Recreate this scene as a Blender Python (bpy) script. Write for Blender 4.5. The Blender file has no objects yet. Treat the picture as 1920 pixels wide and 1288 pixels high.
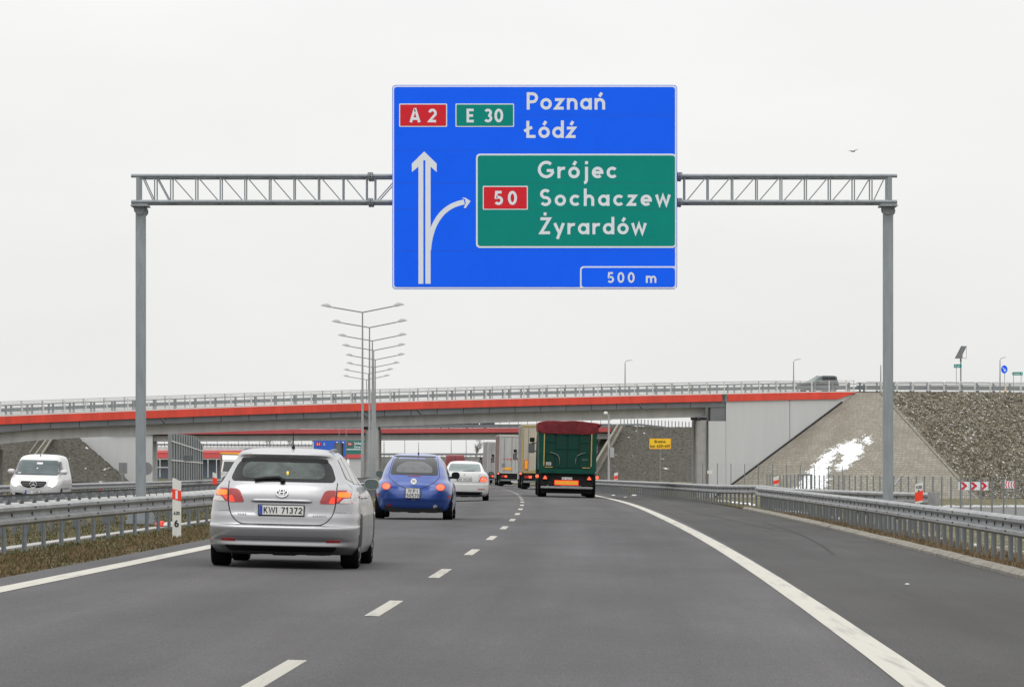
import bpy, bmesh, math, random
import numpy as np
from mathutils import Vector, Matrix
from mathutils.geometry import delaunay_2d_cdt

random.seed(7)
rng = np.random.default_rng(11)
SC = bpy.context.scene
COL = SC.collection
R = math.radians

# ------------------------------------------------------------------ camera
F_PX, H_EYE, HORIZON = 8000.0, 1.25, 872.0          # focal length and horizon in photo pixels (1920 x 1288)
cam_d = bpy.data.cameras.new("camera")
cam = bpy.data.objects.new("camera", cam_d)
COL.objects.link(cam)
cam.location = (0, 0, H_EYE)
cam.rotation_euler = (R(90), 0, 0)
cam_d.sensor_width = 36.0
cam_d.lens = F_PX / 1920 * 36.0
cam_d.shift_y = (HORIZON - 644.0) / 1920
cam_d.clip_start = 0.5
cam_d.clip_end = 20000
SC.camera = cam

# ------------------------------------------------------------------ light: overcast winter day
SUN_EL, SUN_AZ = 56, 205
world = bpy.data.worlds.new("World")
SC.world = world
world.use_nodes = True
wn = world.node_tree
wn.nodes.clear()
w_out = wn.nodes.new("ShaderNodeOutputWorld")
w_bg = wn.nodes.new("ShaderNodeBackground")
w_bg.inputs["Strength"].default_value = 0.1
sky = wn.nodes.new("ShaderNodeTexSky")
sky.sky_type = 'NISHITA'
sky.sun_disc = False
sky.sun_elevation = R(SUN_EL)
sky.sun_rotation = R(SUN_AZ)
tc = wn.nodes.new("ShaderNodeTexCoord")
sep = wn.nodes.new("ShaderNodeSeparateXYZ")
wn.links.new(tc.outputs["Generated"], sep.inputs[0])
zmax = wn.nodes.new("ShaderNodeMath"); zmax.operation = 'MAXIMUM'; zmax.inputs[1].default_value = 0.0
wn.links.new(sep.outputs["Z"], zmax.inputs[0])
grad = wn.nodes.new("ShaderNodeMath"); grad.operation = 'MULTIPLY_ADD'     # cloud deck: zenith about three times the horizon
grad.inputs[1].default_value = 11.5
grad.inputs[2].default_value = 8.3
wn.links.new(zmax.outputs[0], grad.inputs[0])
tint = wn.nodes.new("ShaderNodeMix"); tint.data_type = 'RGBA'; tint.blend_type = 'MULTIPLY'
tint.inputs[0].default_value = 1.0
tint.inputs[7].default_value = (1.0, 1.0, 0.985, 1)
# faint unevenness of the cloud deck
cmap = wn.nodes.new("ShaderNodeMapping"); cmap.inputs["Scale"].default_value = (6, 6, 16)
wn.links.new(tc.outputs["Generated"], cmap.inputs[0])
cno = wn.nodes.new("ShaderNodeTexNoise"); cno.inputs["Scale"].default_value = 1.6; cno.inputs["Detail"].default_value = 5
wn.links.new(cmap.outputs[0], cno.inputs["Vector"])
cmr = wn.nodes.new("ShaderNodeMapRange"); cmr.inputs[1].default_value = .3; cmr.inputs[2].default_value = .7; cmr.inputs[3].default_value = .965; cmr.inputs[4].default_value = 1.03
wn.links.new(cno.outputs["Fac"], cmr.inputs[0])
cmu = wn.nodes.new("ShaderNodeMath"); cmu.operation = 'MULTIPLY'
wn.links.new(grad.outputs[0], cmu.inputs[0]); wn.links.new(cmr.outputs[0], cmu.inputs[1])
wn.links.new(cmu.outputs[0], tint.inputs[6])
mixs = wn.nodes.new("ShaderNodeMix"); mixs.data_type = 'RGBA'
mixs.inputs[0].default_value = 0.96                                          # the clouds hide nearly all of the clear sky
wn.links.new(sky.outputs[0], mixs.inputs[6])
wn.links.new(tint.outputs[2], mixs.inputs[7])
wn.links.new(mixs.outputs[2], w_bg.inputs["Color"])
wn.links.new(w_bg.outputs[0], w_out.inputs[0])

sun_d = bpy.data.lights.new("sun", 'SUN')
sun_d.energy = 0.7
sun_d.angle = R(40)
sun_d.color = (1.0, 0.97, 0.93)
sun = bpy.data.objects.new("sun", sun_d)
COL.objects.link(sun)
sun.rotation_euler = (R(90 - SUN_EL), 0, R(180 - SUN_AZ + 0))
sun.location = (-20, -20, 40)

vs = SC.view_settings
vs.view_transform = 'Standard'
vs.look = 'None'
vs.exposure = 0.0
vs.gamma = 1.0
vs.use_curve_mapping = False

# ------------------------------------------------------------------ materials
def mat(name, col, rough=0.6, metal=0.0, var=0.0, scale=6.0, bump=0.0, col2=None, emis=None, emis_s=0.0, coat=0.0, stretch=None, detail=6.0, spec=None, ramp=(0.35, 0.65)):
    m = bpy.data.materials.new(name)
    m.use_nodes = True
    nt = m.node_tree
    b = nt.nodes["Principled BSDF"]
    b.inputs["Roughness"].default_value = rough
    b.inputs["Metallic"].default_value = metal
    if spec is not None:
        b.inputs["Specular IOR Level"].default_value = spec
    b.inputs["Coat Weight"].default_value = coat
    b.inputs["Coat Roughness"].default_value = 0.08
    c = (*col, 1) if len(col) == 3 else col
    b.inputs["Base Color"].default_value = c
    if emis:
        b.inputs["Emission Color"].default_value = (*emis, 1)
        b.inputs["Emission Strength"].default_value = emis_s
    if var > 0 or col2 or bump > 0:
        t = nt.nodes.new("ShaderNodeTexCoord")
        mp = nt.nodes.new("ShaderNodeMapping")
        if stretch:
            mp.inputs["Scale"].default_value = stretch
        nt.links.new(t.outputs["Object"], mp.inputs[0])
        n = nt.nodes.new("ShaderNodeTexNoise")
        n.inputs["Scale"].default_value = scale
        n.inputs["Detail"].default_value = detail
        n.inputs["Roughness"].default_value = 0.65
        nt.links.new(mp.outputs[0], n.inputs["Vector"])
        if var > 0 or col2:
            cr = nt.nodes.new("ShaderNodeValToRGB")
            if col2:
                lo, hi = c, (*col2, 1)
            else:
                lo = tuple(x * (1 - var) for x in c[:3]) + (1,)
                hi = tuple(min(1, x * (1 + var)) for x in c[:3]) + (1,)
            cr.color_ramp.elements[0].position = ramp[0]
            cr.color_ramp.elements[1].position = ramp[1]
            cr.color_ramp.elements[0].color = lo
            cr.color_ramp.elements[1].color = hi
            nt.links.new(n.outputs["Fac"], cr.inputs[0])
            nt.links.new(cr.outputs[0], b.inputs["Base Color"])
        if bump > 0:
            bp = nt.nodes.new("ShaderNodeBump")
            bp.inputs["Strength"].default_value = 1.0
            bp.inputs["Distance"].default_value = bump
            nt.links.new(n.outputs["Fac"], bp.inputs["Height"])
            nt.links.new(bp.outputs[0], b.inputs["Normal"])
    return m

def mix_rgb(nt, fac, a, b_):
    mx = nt.nodes.new("ShaderNodeMix"); mx.data_type = 'RGBA'
    for sock, v in ((0, fac), (6, a), (7, b_)):
        if hasattr(v, 'links'):
            nt.links.new(v, mx.inputs[sock])
        elif sock == 0:
            mx.inputs[0].default_value = v
        else:
            mx.inputs[sock].default_value = (*v, 1)
    return mx.outputs[2]

def noise(nt, vec, scale, detail=5, lo=0.4, hi=0.6, rough=0.6):
    n = nt.nodes.new("ShaderNodeTexNoise")
    n.inputs["Scale"].default_value = scale
    n.inputs["Detail"].default_value = detail
    n.inputs["Roughness"].default_value = rough
    nt.links.new(vec, n.inputs["Vector"])
    r_ = nt.nodes.new("ShaderNodeMapRange")
    r_.inputs[1].default_value = lo
    r_.inputs[2].default_value = hi
    nt.links.new(n.outputs["Fac"], r_.inputs[0])
    return r_.outputs[0]

def coords(nt, scale=(1, 1, 1), rot=(0, 0, 0)):
    t = nt.nodes.new("ShaderNodeTexCoord")
    mp = nt.nodes.new("ShaderNodeMapping")
    mp.inputs["Scale"].default_value = scale
    mp.inputs["Rotation"].default_value = rot
    nt.links.new(t.outputs["Object"], mp.inputs[0])
    return mp.outputs[0]

def asphalt(name, base, tracks=True):
    """uses the UV map of the road sheets: u = metres across, v = metres along"""
    m = mat(name, base, rough=0.92, spec=0.2)
    nt = m.node_tree
    b = nt.nodes["Principled BSDF"]
    uvn = nt.nodes.new("ShaderNodeUVMap")
    def mp(sx, sy):
        q = nt.nodes.new("ShaderNodeMapping"); q.inputs["Scale"].default_value = (sx, sy, 1)
        nt.links.new(uvn.outputs[0], q.inputs[0]); return q.outputs[0]
    def mul(x, y):
        q = nt.nodes.new("ShaderNodeMix"); q.data_type = 'RGBA'; q.blend_type = 'MULTIPLY'; q.inputs[0].default_value = 1
        nt.links.new(x, q.inputs[6]); nt.links.new(y, q.inputs[7]); return q.outputs[2]
    g = lambda k: (k, k, k)
    c = mix_rgb(nt, noise(nt, mp(60, 14), 1.0, 3, 0.3, 0.7), tuple(x * 0.72 for x in base), tuple(x * 1.3 for x in base))
    c = mul(c, mix_rgb(nt, noise(nt, mp(16, 3.5), 1.0, 4, 0.3, 0.7), g(.92), g(1.08)))
    c = mul(c, mix_rgb(nt, noise(nt, mp(1.5, 0.02), 1.0, 5, 0.3, 0.7), g(.9), g(1.1)))
    c = mul(c, mix_rgb(nt, noise(nt, mp(.45, .09), 1.0, 5, 0.35, 0.68), (.83, .825, .82), (1.11, 1.11, 1.12)))
    if tracks:                                       # polished wheel tracks and the darker oily strip between them
        sx = nt.nodes.new("ShaderNodeSeparateXYZ"); nt.links.new(uvn.outputs[0], sx.inputs[0])
        wob = noise(nt, mp(.3, .02), 1.0, 3, 0, 1)
        ad = nt.nodes.new("ShaderNodeMath"); ad.operation = 'MULTIPLY_ADD'; ad.inputs[1].default_value = .5
        nt.links.new(wob, ad.inputs[0]); nt.links.new(sx.outputs["X"], ad.inputs[2])
        fr = nt.nodes.new("ShaderNodeMath"); fr.operation = 'MULTIPLY_ADD'; fr.inputs[1].default_value = 2 * math.pi / 1.875; fr.inputs[2].default_value = .3
        nt.links.new(ad.outputs[0], fr.inputs[0])
        cs = nt.nodes.new("ShaderNodeMath"); cs.operation = 'COSINE'; nt.links.new(fr.outputs[0], cs.inputs[0])
        r_ = nt.nodes.new("ShaderNodeMapRange"); r_.inputs[1].default_value = -1; r_.inputs[2].default_value = 1; nt.links.new(cs.outputs[0], r_.inputs[0])
        c = mul(c, mix_rgb(nt, r_.outputs[0], g(.93), g(1.07)))
    # tar-dark spots
    c = mul(c, mix_rgb(nt, noise(nt, mp(2.2, .5), 1.0, 2, 0.74, 0.80), g(1), g(.72)))
    nt.links.new(c, b.inputs["Base Color"])
    return m

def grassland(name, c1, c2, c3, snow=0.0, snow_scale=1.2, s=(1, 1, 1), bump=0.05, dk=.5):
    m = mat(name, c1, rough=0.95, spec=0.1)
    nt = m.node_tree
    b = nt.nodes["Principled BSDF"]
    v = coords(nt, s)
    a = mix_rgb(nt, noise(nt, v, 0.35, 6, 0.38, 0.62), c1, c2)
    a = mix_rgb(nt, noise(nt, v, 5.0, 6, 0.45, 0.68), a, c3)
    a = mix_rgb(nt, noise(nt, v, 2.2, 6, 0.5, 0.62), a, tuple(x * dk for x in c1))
    if snow > 0:
        a = mix_rgb(nt, noise(nt, v, snow_scale, 7, 0.70 - snow, 0.73 - snow, 0.7), a, (0.82, 0.83, 0.85))
    nt.links.new(a, b.inputs["Base Color"])
    bp = nt.nodes.new("ShaderNodeBump"); bp.inputs["Distance"].default_value = bump
    nn = nt.nodes.new("ShaderNodeTexNoise"); nn.inputs["Scale"].default_value = 4; nn.inputs["Detail"].default_value = 8
    nt.links.new(v, nn.inputs["Vector"]); nt.links.new(nn.outputs["Fac"], bp.inputs["Height"])
    nt.links.new(bp.outputs[0], b.inputs["Normal"])
    return m

M = {}
M['asphalt'] = asphalt('asphalt', (0.081, 0.0785, 0.082))
M['asphalt_dark'] = asphalt('asphalt_dark', (0.060, 0.0585, 0.0585), False)
M['paint_line'] = mat('road_paint', (0.43, 0.415, 0.37), 0.8, var=0.0, col2=(0.20, 0.195, 0.185), scale=1.1, stretch=(9, 0.3, 1), ramp=(0.52, 0.8))
M['grass'] = grassland('grass_verge', (0.075, 0.075, 0.035), (0.105, 0.085, 0.048), (0.155, 0.13, 0.08))
M['grass_snow'] = grassland('grass_snow', (0.095, 0.095, 0.045), (0.13, 0.11, 0.06), (0.22, 0.19, 0.12), snow=0.085, snow_scale=0.9)
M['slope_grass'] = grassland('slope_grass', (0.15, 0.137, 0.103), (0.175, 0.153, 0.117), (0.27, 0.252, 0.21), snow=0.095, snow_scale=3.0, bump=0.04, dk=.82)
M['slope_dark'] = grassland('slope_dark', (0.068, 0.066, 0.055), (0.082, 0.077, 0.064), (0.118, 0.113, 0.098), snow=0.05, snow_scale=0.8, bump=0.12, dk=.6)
M['concrete'] = mat('concrete', (0.36, 0.355, 0.345), 0.9, var=0.1, scale=1.5, bump=0.004)
M['concrete_wall'] = mat('concrete_wall', (0.52, 0.53, 0.535), 0.85, var=0.025, scale=1.2, stretch=(1, 1, .12), bump=0.003)
M['concrete_dark'] = mat('concrete_dark', (0.2, 0.2, 0.2), 0.9, var=0.12, scale=0.6)
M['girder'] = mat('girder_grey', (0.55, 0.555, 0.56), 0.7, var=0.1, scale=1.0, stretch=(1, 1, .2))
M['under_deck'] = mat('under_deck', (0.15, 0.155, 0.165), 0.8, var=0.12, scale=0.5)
M['kerb'] = mat('kerb_stone', (0.21, 0.195, 0.165), 0.95, var=0.2, scale=2.2, bump=0.01)
M['red_fascia'] = mat('red_fascia', (0.66, 0.06, 0.035), 0.55, var=0.13, scale=1.0, stretch=(1, 1, .15))
M['red_fascia_hazed'] = mat('red_fascia_hazed', (0.42, 0.07, 0.075), 0.6, var=0.08, scale=0.3)  # duller red: haze and shade of the far overpass put into the colour
M['red_bright'] = mat('red_bright', (0.62, 0.09, 0.095), 0.5, var=0.06, scale=0.3)
M['galv'] = mat('galvanised', (0.27, 0.275, 0.28), 0.58, metal=0.3, var=0.2, scale=2.5, bump=0.001)
M['galv_dull'] = mat('galvanised_dull', (0.19, 0.2, 0.21), 0.6, metal=0.3, var=0.12, scale=3, bump=0.001)
M['post_steel'] = mat('post_steel', (0.185, 0.205, 0.22), 0.6, metal=0.3, var=0.15, scale=6)
M['gantry'] = mat('gantry_steel', (0.26, 0.285, 0.305), 0.6, metal=0.3, var=0.1, scale=2.2, stretch=(4, 4, 0.8))
M['rail_white'] = mat('railing_paint', (0.62, 0.62, 0.61), 0.55, var=0.05)
M['rail_grey'] = mat('railing_grey', (0.38, 0.385, 0.39), 0.55, var=0.05)
M['bolt'] = mat('bolt_dark', (0.05, 0.05, 0.052), 0.6, var=0.1)
M['sign_blue'] = mat('sign_blue', (0.006, 0.122, 0.97), 0.55, spec=.12, var=0.035, scale=1.2)
M['sign_green'] = mat('sign_green', (0.002, 0.235, 0.195), 0.55, spec=.12, var=0.035, scale=1.2)
M['sign_red'] = mat('sign_red', (0.62, 0.022, 0.035), 0.55, spec=.12, var=0.04)
M['sign_white'] = mat('sign_white', (0.70, 0.74, 0.79), 0.45, var=0.02)
M['sign_seam'] = mat('sign_seam', (0.012, 0.07, 0.5), 0.5, var=0.05)
M['sign_back'] = mat('sign_back', (0.2, 0.205, 0.215), 0.6, metal=0.2, var=0.06)
M['sign_yellow'] = mat('sign_yellow', (0.85, 0.52, 0.01), 0.5, var=0.03)
M['black'] = mat('black_plastic', (0.009, 0.009, 0.010), 0.55, var=0.1, spec=.25)
M['rubber'] = mat('rubber', (0.007, 0.007, 0.0075), 0.9, var=0.2, scale=12, spec=.12)
M['seam'] = mat('seam_dark', (0.02, 0.02, 0.022), 0.8, var=0.1)
M['white'] = mat('white_plastic', (0.62, 0.62, 0.59), 0.6, var=0.05)
M['orange_red'] = mat('orange_red', (0.8, 0.045, 0.015), 0.5, var=0.03)
M['chrome'] = mat('chrome', (0.7, 0.7, 0.7), 0.25, metal=0.9, var=0.04)
M['rim'] = mat('alloy_rim', (0.35, 0.35, 0.36), 0.35, metal=0.8, var=0.06)
M['glass'] = mat('car_glass', (0.018, 0.022, 0.024), 0.08, var=0.3, scale=3, spec=.3)
M['glass_green'] = mat('glass_green', (0.085, 0.125, 0.125), 0.12, var=0.35, scale=2.6, spec=.35)
M['glass_fog'] = mat('glass_fogged', (0.035, 0.04, 0.04), 0.22, col2=(0.12, 0.145, 0.14), scale=3.6, ramp=(0.3, 0.72), spec=.2)
M['glass_frit'] = mat('glass_frit', (0.022, 0.022, 0.025), 0.25, var=0.15, spec=.2)
M['glass_ws'] = mat('windscreen', (0.055, 0.075, 0.082), 0.08, var=0.3, scale=1.6, spec=.35)
M['mirror'] = mat('mirror_glass', (0.11, 0.145, 0.14), 0.06, metal=0.7, var=0.01)
M['silver'] = mat('silver_paint', (0.38, 0.38, 0.395), 0.3, metal=0.8, coat=0.5, var=0.025, scale=3, bump=0.0)
M['blue_paint'] = mat('blue_paint', (0.022, 0.07, 0.31), 0.3, metal=0.12, coat=0.7, var=0.06, scale=4)
M['white_paint'] = mat('white_paint', (0.51, 0.51, 0.515), 0.35, coat=0.6, var=0.03, scale=3)
M['dark_paint'] = mat('dark_paint', (0.03, 0.038, 0.046), 0.35, metal=0.1, coat=0.2, var=0.05)
M['red_paint'] = mat('red_van_paint', (0.2, 0.022, 0.03), 0.45, coat=0.3, var=0.08)
M['plate'] = mat('plate_white', (0.7, 0.7, 0.68), 0.5, var=0.06, scale=20)
M['plate_blue'] = mat('plate_blue', (0.02, 0.06, 0.4), 0.5, var=0.05)
M['ink'] = mat('ink', (0.012, 0.012, 0.014), 0.6, var=0.05)
M['ink_soft'] = mat('ink_soft', (0.14, 0.14, 0.145), 0.6, var=0.05)
M['lamp_red'] = mat('lamp_red', (0.33, 0.02, 0.022), 0.2, var=0.2, scale=18, coat=0.5)
M['lamp_red_lit'] = mat('lamp_red_lit', (0.75, 0.05, 0.03), 0.25, var=0.08, scale=18, emis=(1.0, 0.06, 0.02), emis_s=0.55)
M['lamp_red_hot'] = mat('lamp_red_hot', (0.9, 0.1, 0.05), 0.25, var=0.08, scale=18, emis=(1.0, 0.09, 0.03), emis_s=1.6)
M['lamp_amber_lit'] = mat('lamp_amber_lit', (0.9, 0.16, 0.02), 0.25, var=0.15, scale=40, stretch=(.2, 1, 1), emis=(1.0, 0.17, 0.008), emis_s=0.95)
M['lamp_clear'] = mat('lamp_clear', (0.62, 0.58, 0.58), 0.15, var=0.12, scale=25, coat=0.4)
M['headlamp_lit'] = mat('headlamp_lit', (1, 0.97, 0.9), 0.2, var=0.03, emis=(1.0, 0.95, 0.82), emis_s=6.0)
M['headlamp'] = mat('headlamp_glass', (0.75, 0.74, 0.72), 0.12, var=0.1, scale=15, emis=(1.0, 0.94, 0.84), emis_s=0.55)
M['yellow_lit'] = mat('pendant_yellow_glow', (1.0, 0.75, 0.1), 0.4, var=0.05, emis=(1.0, 0.7, 0.1), emis_s=0.25)  # pendant is no lamp; a faint glow is added to it
M['truck_green'] = mat('truck_green', (0.003, 0.042, 0.029), 0.6, col2=(0.016, 0.034, 0.026), scale=2.6, ramp=(.42, .75), spec=.15)
M['truck_green_lit'] = mat('truck_green_lit_rib', (0.004, 0.052, 0.036), 0.6, var=0.2, scale=2.0, spec=.15)  # lit copy of the body green: light put into frame and ribs
M['tarp'] = mat('red_tarp', (0.135, 0.022, 0.026), 0.75, var=0.25, scale=3.5, bump=0.02, spec=.12)
M['trailer_grey'] = mat('trailer_grey', (0.42, 0.42, 0.41), 0.6, var=0.12, scale=0.8, stretch=(1, 1, 0.3))
M['trailer_beige'] = mat('trailer_beige', (0.44, 0.41, 0.34), 0.6, var=0.12, scale=0.9, stretch=(1, 1, 0.3))
M['trailer_side'] = mat('trailer_side', (0.33, 0.325, 0.32), 0.7, var=0.14, scale=0.8)
M['trailer_brown'] = mat('trailer_brown', (0.26, 0.2, 0.19), 0.7, var=0.16, scale=0.9)
M['chassis'] = mat('truck_chassis', (0.012, 0.012, 0.0125), 0.85, col2=(0.03, 0.028, 0.026), scale=5, ramp=(.4, .8), spec=.12)
M['yellow_mark'] = mat('yellow_mark', (0.36, 0.27, 0.09), 0.6, var=0.15, scale=8)
M['orange_mark'] = mat('orange_mark', (0.85, 0.38, 0.02), 0.5, var=0.05)
M['snow'] = mat('snow', (0.86, 0.87, 0.89), 0.8, var=0.03, scale=4, bump=0.02)
M['lamp_grey'] = mat('lamp_head_grey', (0.36, 0.36, 0.36), 0.5, var=0.05)
M['pole_grey'] = mat('pole_grey', (0.24, 0.25, 0.255), 0.6, metal=0.15, var=0.08)
M['noise_wall'] = mat('noise_wall', (0.21, 0.225, 0.235), 0.7, var=0.2, scale=1.0, stretch=(3, 3, 0.15))
M['noise_glass'] = mat('noise_glass', (0.14, 0.18, 0.23), 0.25, var=0.15, scale=0.4)
M['solar'] = mat('solar_cells', (0.18, 0.19, 0.2), 0.3, var=0.1, scale=4)
M['bark'] = mat('bark', (0.2, 0.18, 0.16), 0.9, var=0.2)
M['feather'] = mat('feather', (0.12, 0.12, 0.12), 0.8, var=0.2)
for k_, c_ in (('blade_a', (0.15, 0.108, 0.062)), ('blade_b', (0.185, 0.135, 0.08)), ('blade_c', (0.075, 0.086, 0.036)), ('blade_d', (0.105, 0.073, 0.045)),
               ('straw', (0.36, 0.325, 0.255)), ('straw_dark', (0.2, 0.178, 0.132))):
    M[k_] = mat(k_, c_, 0.9, var=0.25, scale=1.0, spec=0.1)

def pavers():
    m = mat('paving_blocks', (0.3, 0.27, 0.22), 0.95)
    nt = m.node_tree
    b = nt.nodes["Principled BSDF"]
    uv = nt.nodes.new("ShaderNodeUVMap")
    br = nt.nodes.new("ShaderNodeTexBrick")
    br.inputs["Color1"].default_value = (0.285, 0.265, 0.225, 1)
    br.inputs["Color2"].default_value = (0.235, 0.215, 0.178, 1)
    br.inputs["Mortar"].default_value = (0.155, 0.145, 0.122, 1)
    br.inputs["Scale"].default_value = 1.0
    br.inputs["Mortar Size"].default_value = 0.028
    br.inputs["Brick Width"].default_value = 0.62
    br.inputs["Row Height"].default_value = 0.4
    nt.links.new(uv.outputs[0], br.inputs["Vector"])
    mx = mix_rgb(nt, noise(nt, coords(nt), 0.5, 6, 0.4, 0.62), br.outputs["Color"], (0.165, 0.146, 0.115))
    mx2 = nt.nodes.new("ShaderNodeMix"); mx2.data_type = 'RGBA'; mx2.inputs[0].default_value = 0.5
    nt.links.new(br.outputs["Color"], mx2.inputs[6]); nt.links.new(mx, mx2.inputs[7])
    fine = mix_rgb(nt, noise(nt, coords(nt), 6.0, 5, 0.35, 0.65), (0.8, 0.8, 0.8), (1.2, 1.2, 1.2))
    mu = nt.nodes.new("ShaderNodeMix"); mu.data_type = 'RGBA'; mu.blend_type = 'MULTIPLY'; mu.inputs[0].default_value = 1
    nt.links.new(mx2.outputs[2], mu.inputs[6]); nt.links.new(fine, mu.inputs[7])
    nt.links.new(mu.outputs[2], b.inputs["Base Color"])
    bp = nt.nodes.new("ShaderNodeBump"); bp.inputs["Distance"].default_value = 0.03
    inv = nt.nodes.new("ShaderNodeMath"); inv.operation = 'SUBTRACT'; inv.inputs[0].default_value = 1
    nt.links.new(br.outputs["Fac"], inv.inputs[1]); nt.links.new(inv.outputs[0], bp.inputs["Height"])
    nt.links.new(bp.outputs[0], b.inputs["Normal"])
    return m
M['pavers'] = pavers()

# ------------------------------------------------------------------ mesh helpers
class MB:
    def __init__(s):
        s.v, s.f, s.m, s.uv = [], [], [], None
    def add(s, verts, faces, mi=0):
        o = len(s.v)
        s.v.extend(tuple(p) for p in verts)
        s.f.extend(tuple(i + o for i in f) for f in faces)
        s.m.extend([mi] * len(faces))
        return s
    def box(s, x0, x1, y0, y1, z0, z1, mi=0):
        v = [(x, y, z) for x in (x0, x1) for y in (y0, y1) for z in (z0, z1)]
        return s.add(v, [(0, 1, 3, 2), (4, 6, 7, 5), (0, 4, 5, 1), (2, 3, 7, 6), (0, 2, 6, 4), (1, 5, 7, 3)], mi)
    def hexa(s, lo, hi, mi=0):                       # two quads (4 points each), joined
        v = list(lo) + list(hi)
        return s.add(v, [(3, 2, 1, 0), (4, 5, 6, 7), (0, 1, 5, 4), (1, 2, 6, 5), (2, 3, 7, 6), (3, 0, 4, 7)], mi)
    def bar(s, p, q, w, h=None, mi=0, up=(0, 0, 1)):
        p, q = Vector(p), Vector(q)
        d = (q - p).normalized()
        u = Vector(up)
        if abs(d.dot(u)) > 0.98:
            u = Vector((0, 1, 0))
        a = d.cross(u).normalized(); b = a.cross(d).normalized()
        h = w if h is None else h
        c = [(-w / 2, -h / 2), (w / 2, -h / 2), (w / 2, h / 2), (-w / 2, h / 2)]
        return s.hexa([p + a * i + b * j for i, j in c], [q + a * i + b * j for i, j in c], mi)
    def tube(s, pts, r, n=8, mi=0, cap=True):
        pts = [Vector(p) for p in pts]
        rs = r if isinstance(r, (list, tuple)) else [r] * len(pts)
        rings = []
        ref = Vector((0, 0, 1))
        for i, p in enumerate(pts):
            d = (pts[min(i + 1, len(pts) - 1)] - pts[max(i - 1, 0)]).normalized()
            u = ref if abs(d.dot(ref)) < 0.95 else Vector((1, 0, 0))
            a = d.cross(u).normalized(); b = a.cross(d)
            rings.append([p + (a * math.cos(k * 2 * math.pi / n) + b * math.sin(k * 2 * math.pi / n)) * rs[i] for k in range(n)])
        v = [q for rg in rings for q in rg]
        f = [(i * n + k, i * n + (k + 1) % n, (i + 1) * n + (k + 1) % n, (i + 1) * n + k) for i in range(len(pts) - 1) for k in range(n)]
        if cap:
            f.append(tuple(range(n - 1, -1, -1))); f.append(tuple((len(pts) - 1) * n + k for k in range(n)))
        return s.add(v, f, mi)
    def lathe(s, prof, c=(0, 0, 0), axis='z', n=24, mi=0):
        v = []
        for r, h in prof:
            for k in range(n):
                a = 2 * math.pi * k / n
                x, y = r * math.cos(a), r * math.sin(a)
                p = (x, y, h) if axis == 'z' else ((h, x, y) if axis == 'x' else (x, h, y))
                v.append((p[0] + c[0], p[1] + c[1], p[2] + c[2]))
        f = [(i * n + k, i * n + (k + 1) % n, (i + 1) * n + (k + 1) % n, (i + 1) * n + k) for i in range(len(prof) - 1) for k in range(n)]
        f.append(tuple(range(n - 1, -1, -1))); f.append(tuple((len(prof) - 1) * n + k for k in range(n)))
        return s.add(v, f, mi)
    def prism(s, poly, fn, depth, mi=0):             # 2-D polygon (convex or not) -> slab; fn(u, v, w)
        n = len(poly)
        a = [fn(u, v, 0) for u, v in poly]; b = [fn(u, v, depth) for u, v in poly]
        return s.add(a + b, [tuple(range(n - 1, -1, -1)), tuple(range(n, 2 * n))] + [(i, (i + 1) % n, n + (i + 1) % n, n + i) for i in range(n)], mi)
    def strip(s, a, b, mi=0):
        n = len(a)
        return s.add(list(a) + list(b), [(i, i + 1, n + i + 1, n + i) for i in range(n - 1)], mi)
    def ribbon(s, pts, w, fn, mi=0, lift=0.0):       # flat stroke of constant width, mitred
        P = [Vector((p[0], p[1])) for p in pts]
        P = [p for i, p in enumerate(P) if i == 0 or (p - P[i - 1]).length > 1e-5]
        n = len(P)
        closed = (P[0] - P[-1]).length < 1e-6 and n > 2
        L, Rr = [], []
        for i in range(n):
            if closed:
                d0 = (P[i] - P[i - 1]) if i else (P[0] - P[n - 2]); d1 = (P[i + 1] - P[i]) if i < n - 1 else (P[1] - P[0])
            else:
                d0 = (P[i] - P[i - 1]) if i else (P[1] - P[0]); d1 = (P[i + 1] - P[i]) if i < n - 1 else (P[i] - P[i - 1])
            d0.normalize(); d1.normalize()
            n0 = Vector((-d0.y, d0.x)); n1 = Vector((-d1.y, d1.x))
            m_ = n0 + n1
            if m_.length < 1e-4:
                m_ = n0
            m_.normalize()
            k = min(2.2, 1 / max(0.2, m_.dot(n0)))
            L.append(P[i] + m_ * (w / 2 * k)); Rr.append(P[i] - m_ * (w / 2 * k))
        return s.strip([fn(p.x, p.y, lift) for p in Rr], [fn(p.x, p.y, lift) for p in L], mi)
    def build(s, name, mats, parent=None, smooth=False, org=(0, 0, 0), sharp=None, recalc=False):
        me = bpy.data.meshes.new(name)
        o = Vector(org)
        me.from_pydata([tuple(Vector(p) - o) for p in s.v] if any(org) else s.v, [], s.f)
        mats = mats if isinstance(mats, (list, tuple)) else [mats]
        for m_ in mats:
            me.materials.append(M[m_] if isinstance(m_, str) else m_)
        if len(mats) > 1:
            me.polygons.foreach_set('material_index', s.m)
        if recalc:
            bm = bmesh.new(); bm.from_mesh(me); bmesh.ops.recalc_face_normals(bm, faces=bm.faces); bm.to_mesh(me); bm.free()
        if smooth or sharp:
            me.polygons.foreach_set('use_smooth', [True] * len(me.polygons))
            if sharp:
                me.set_sharp_from_angle(angle=R(sharp))
        me.update()
        ob = bpy.data.objects.new(name, me)
        COL.objects.link(ob)
        if parent:
            ob.parent = parent
        return ob

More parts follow.
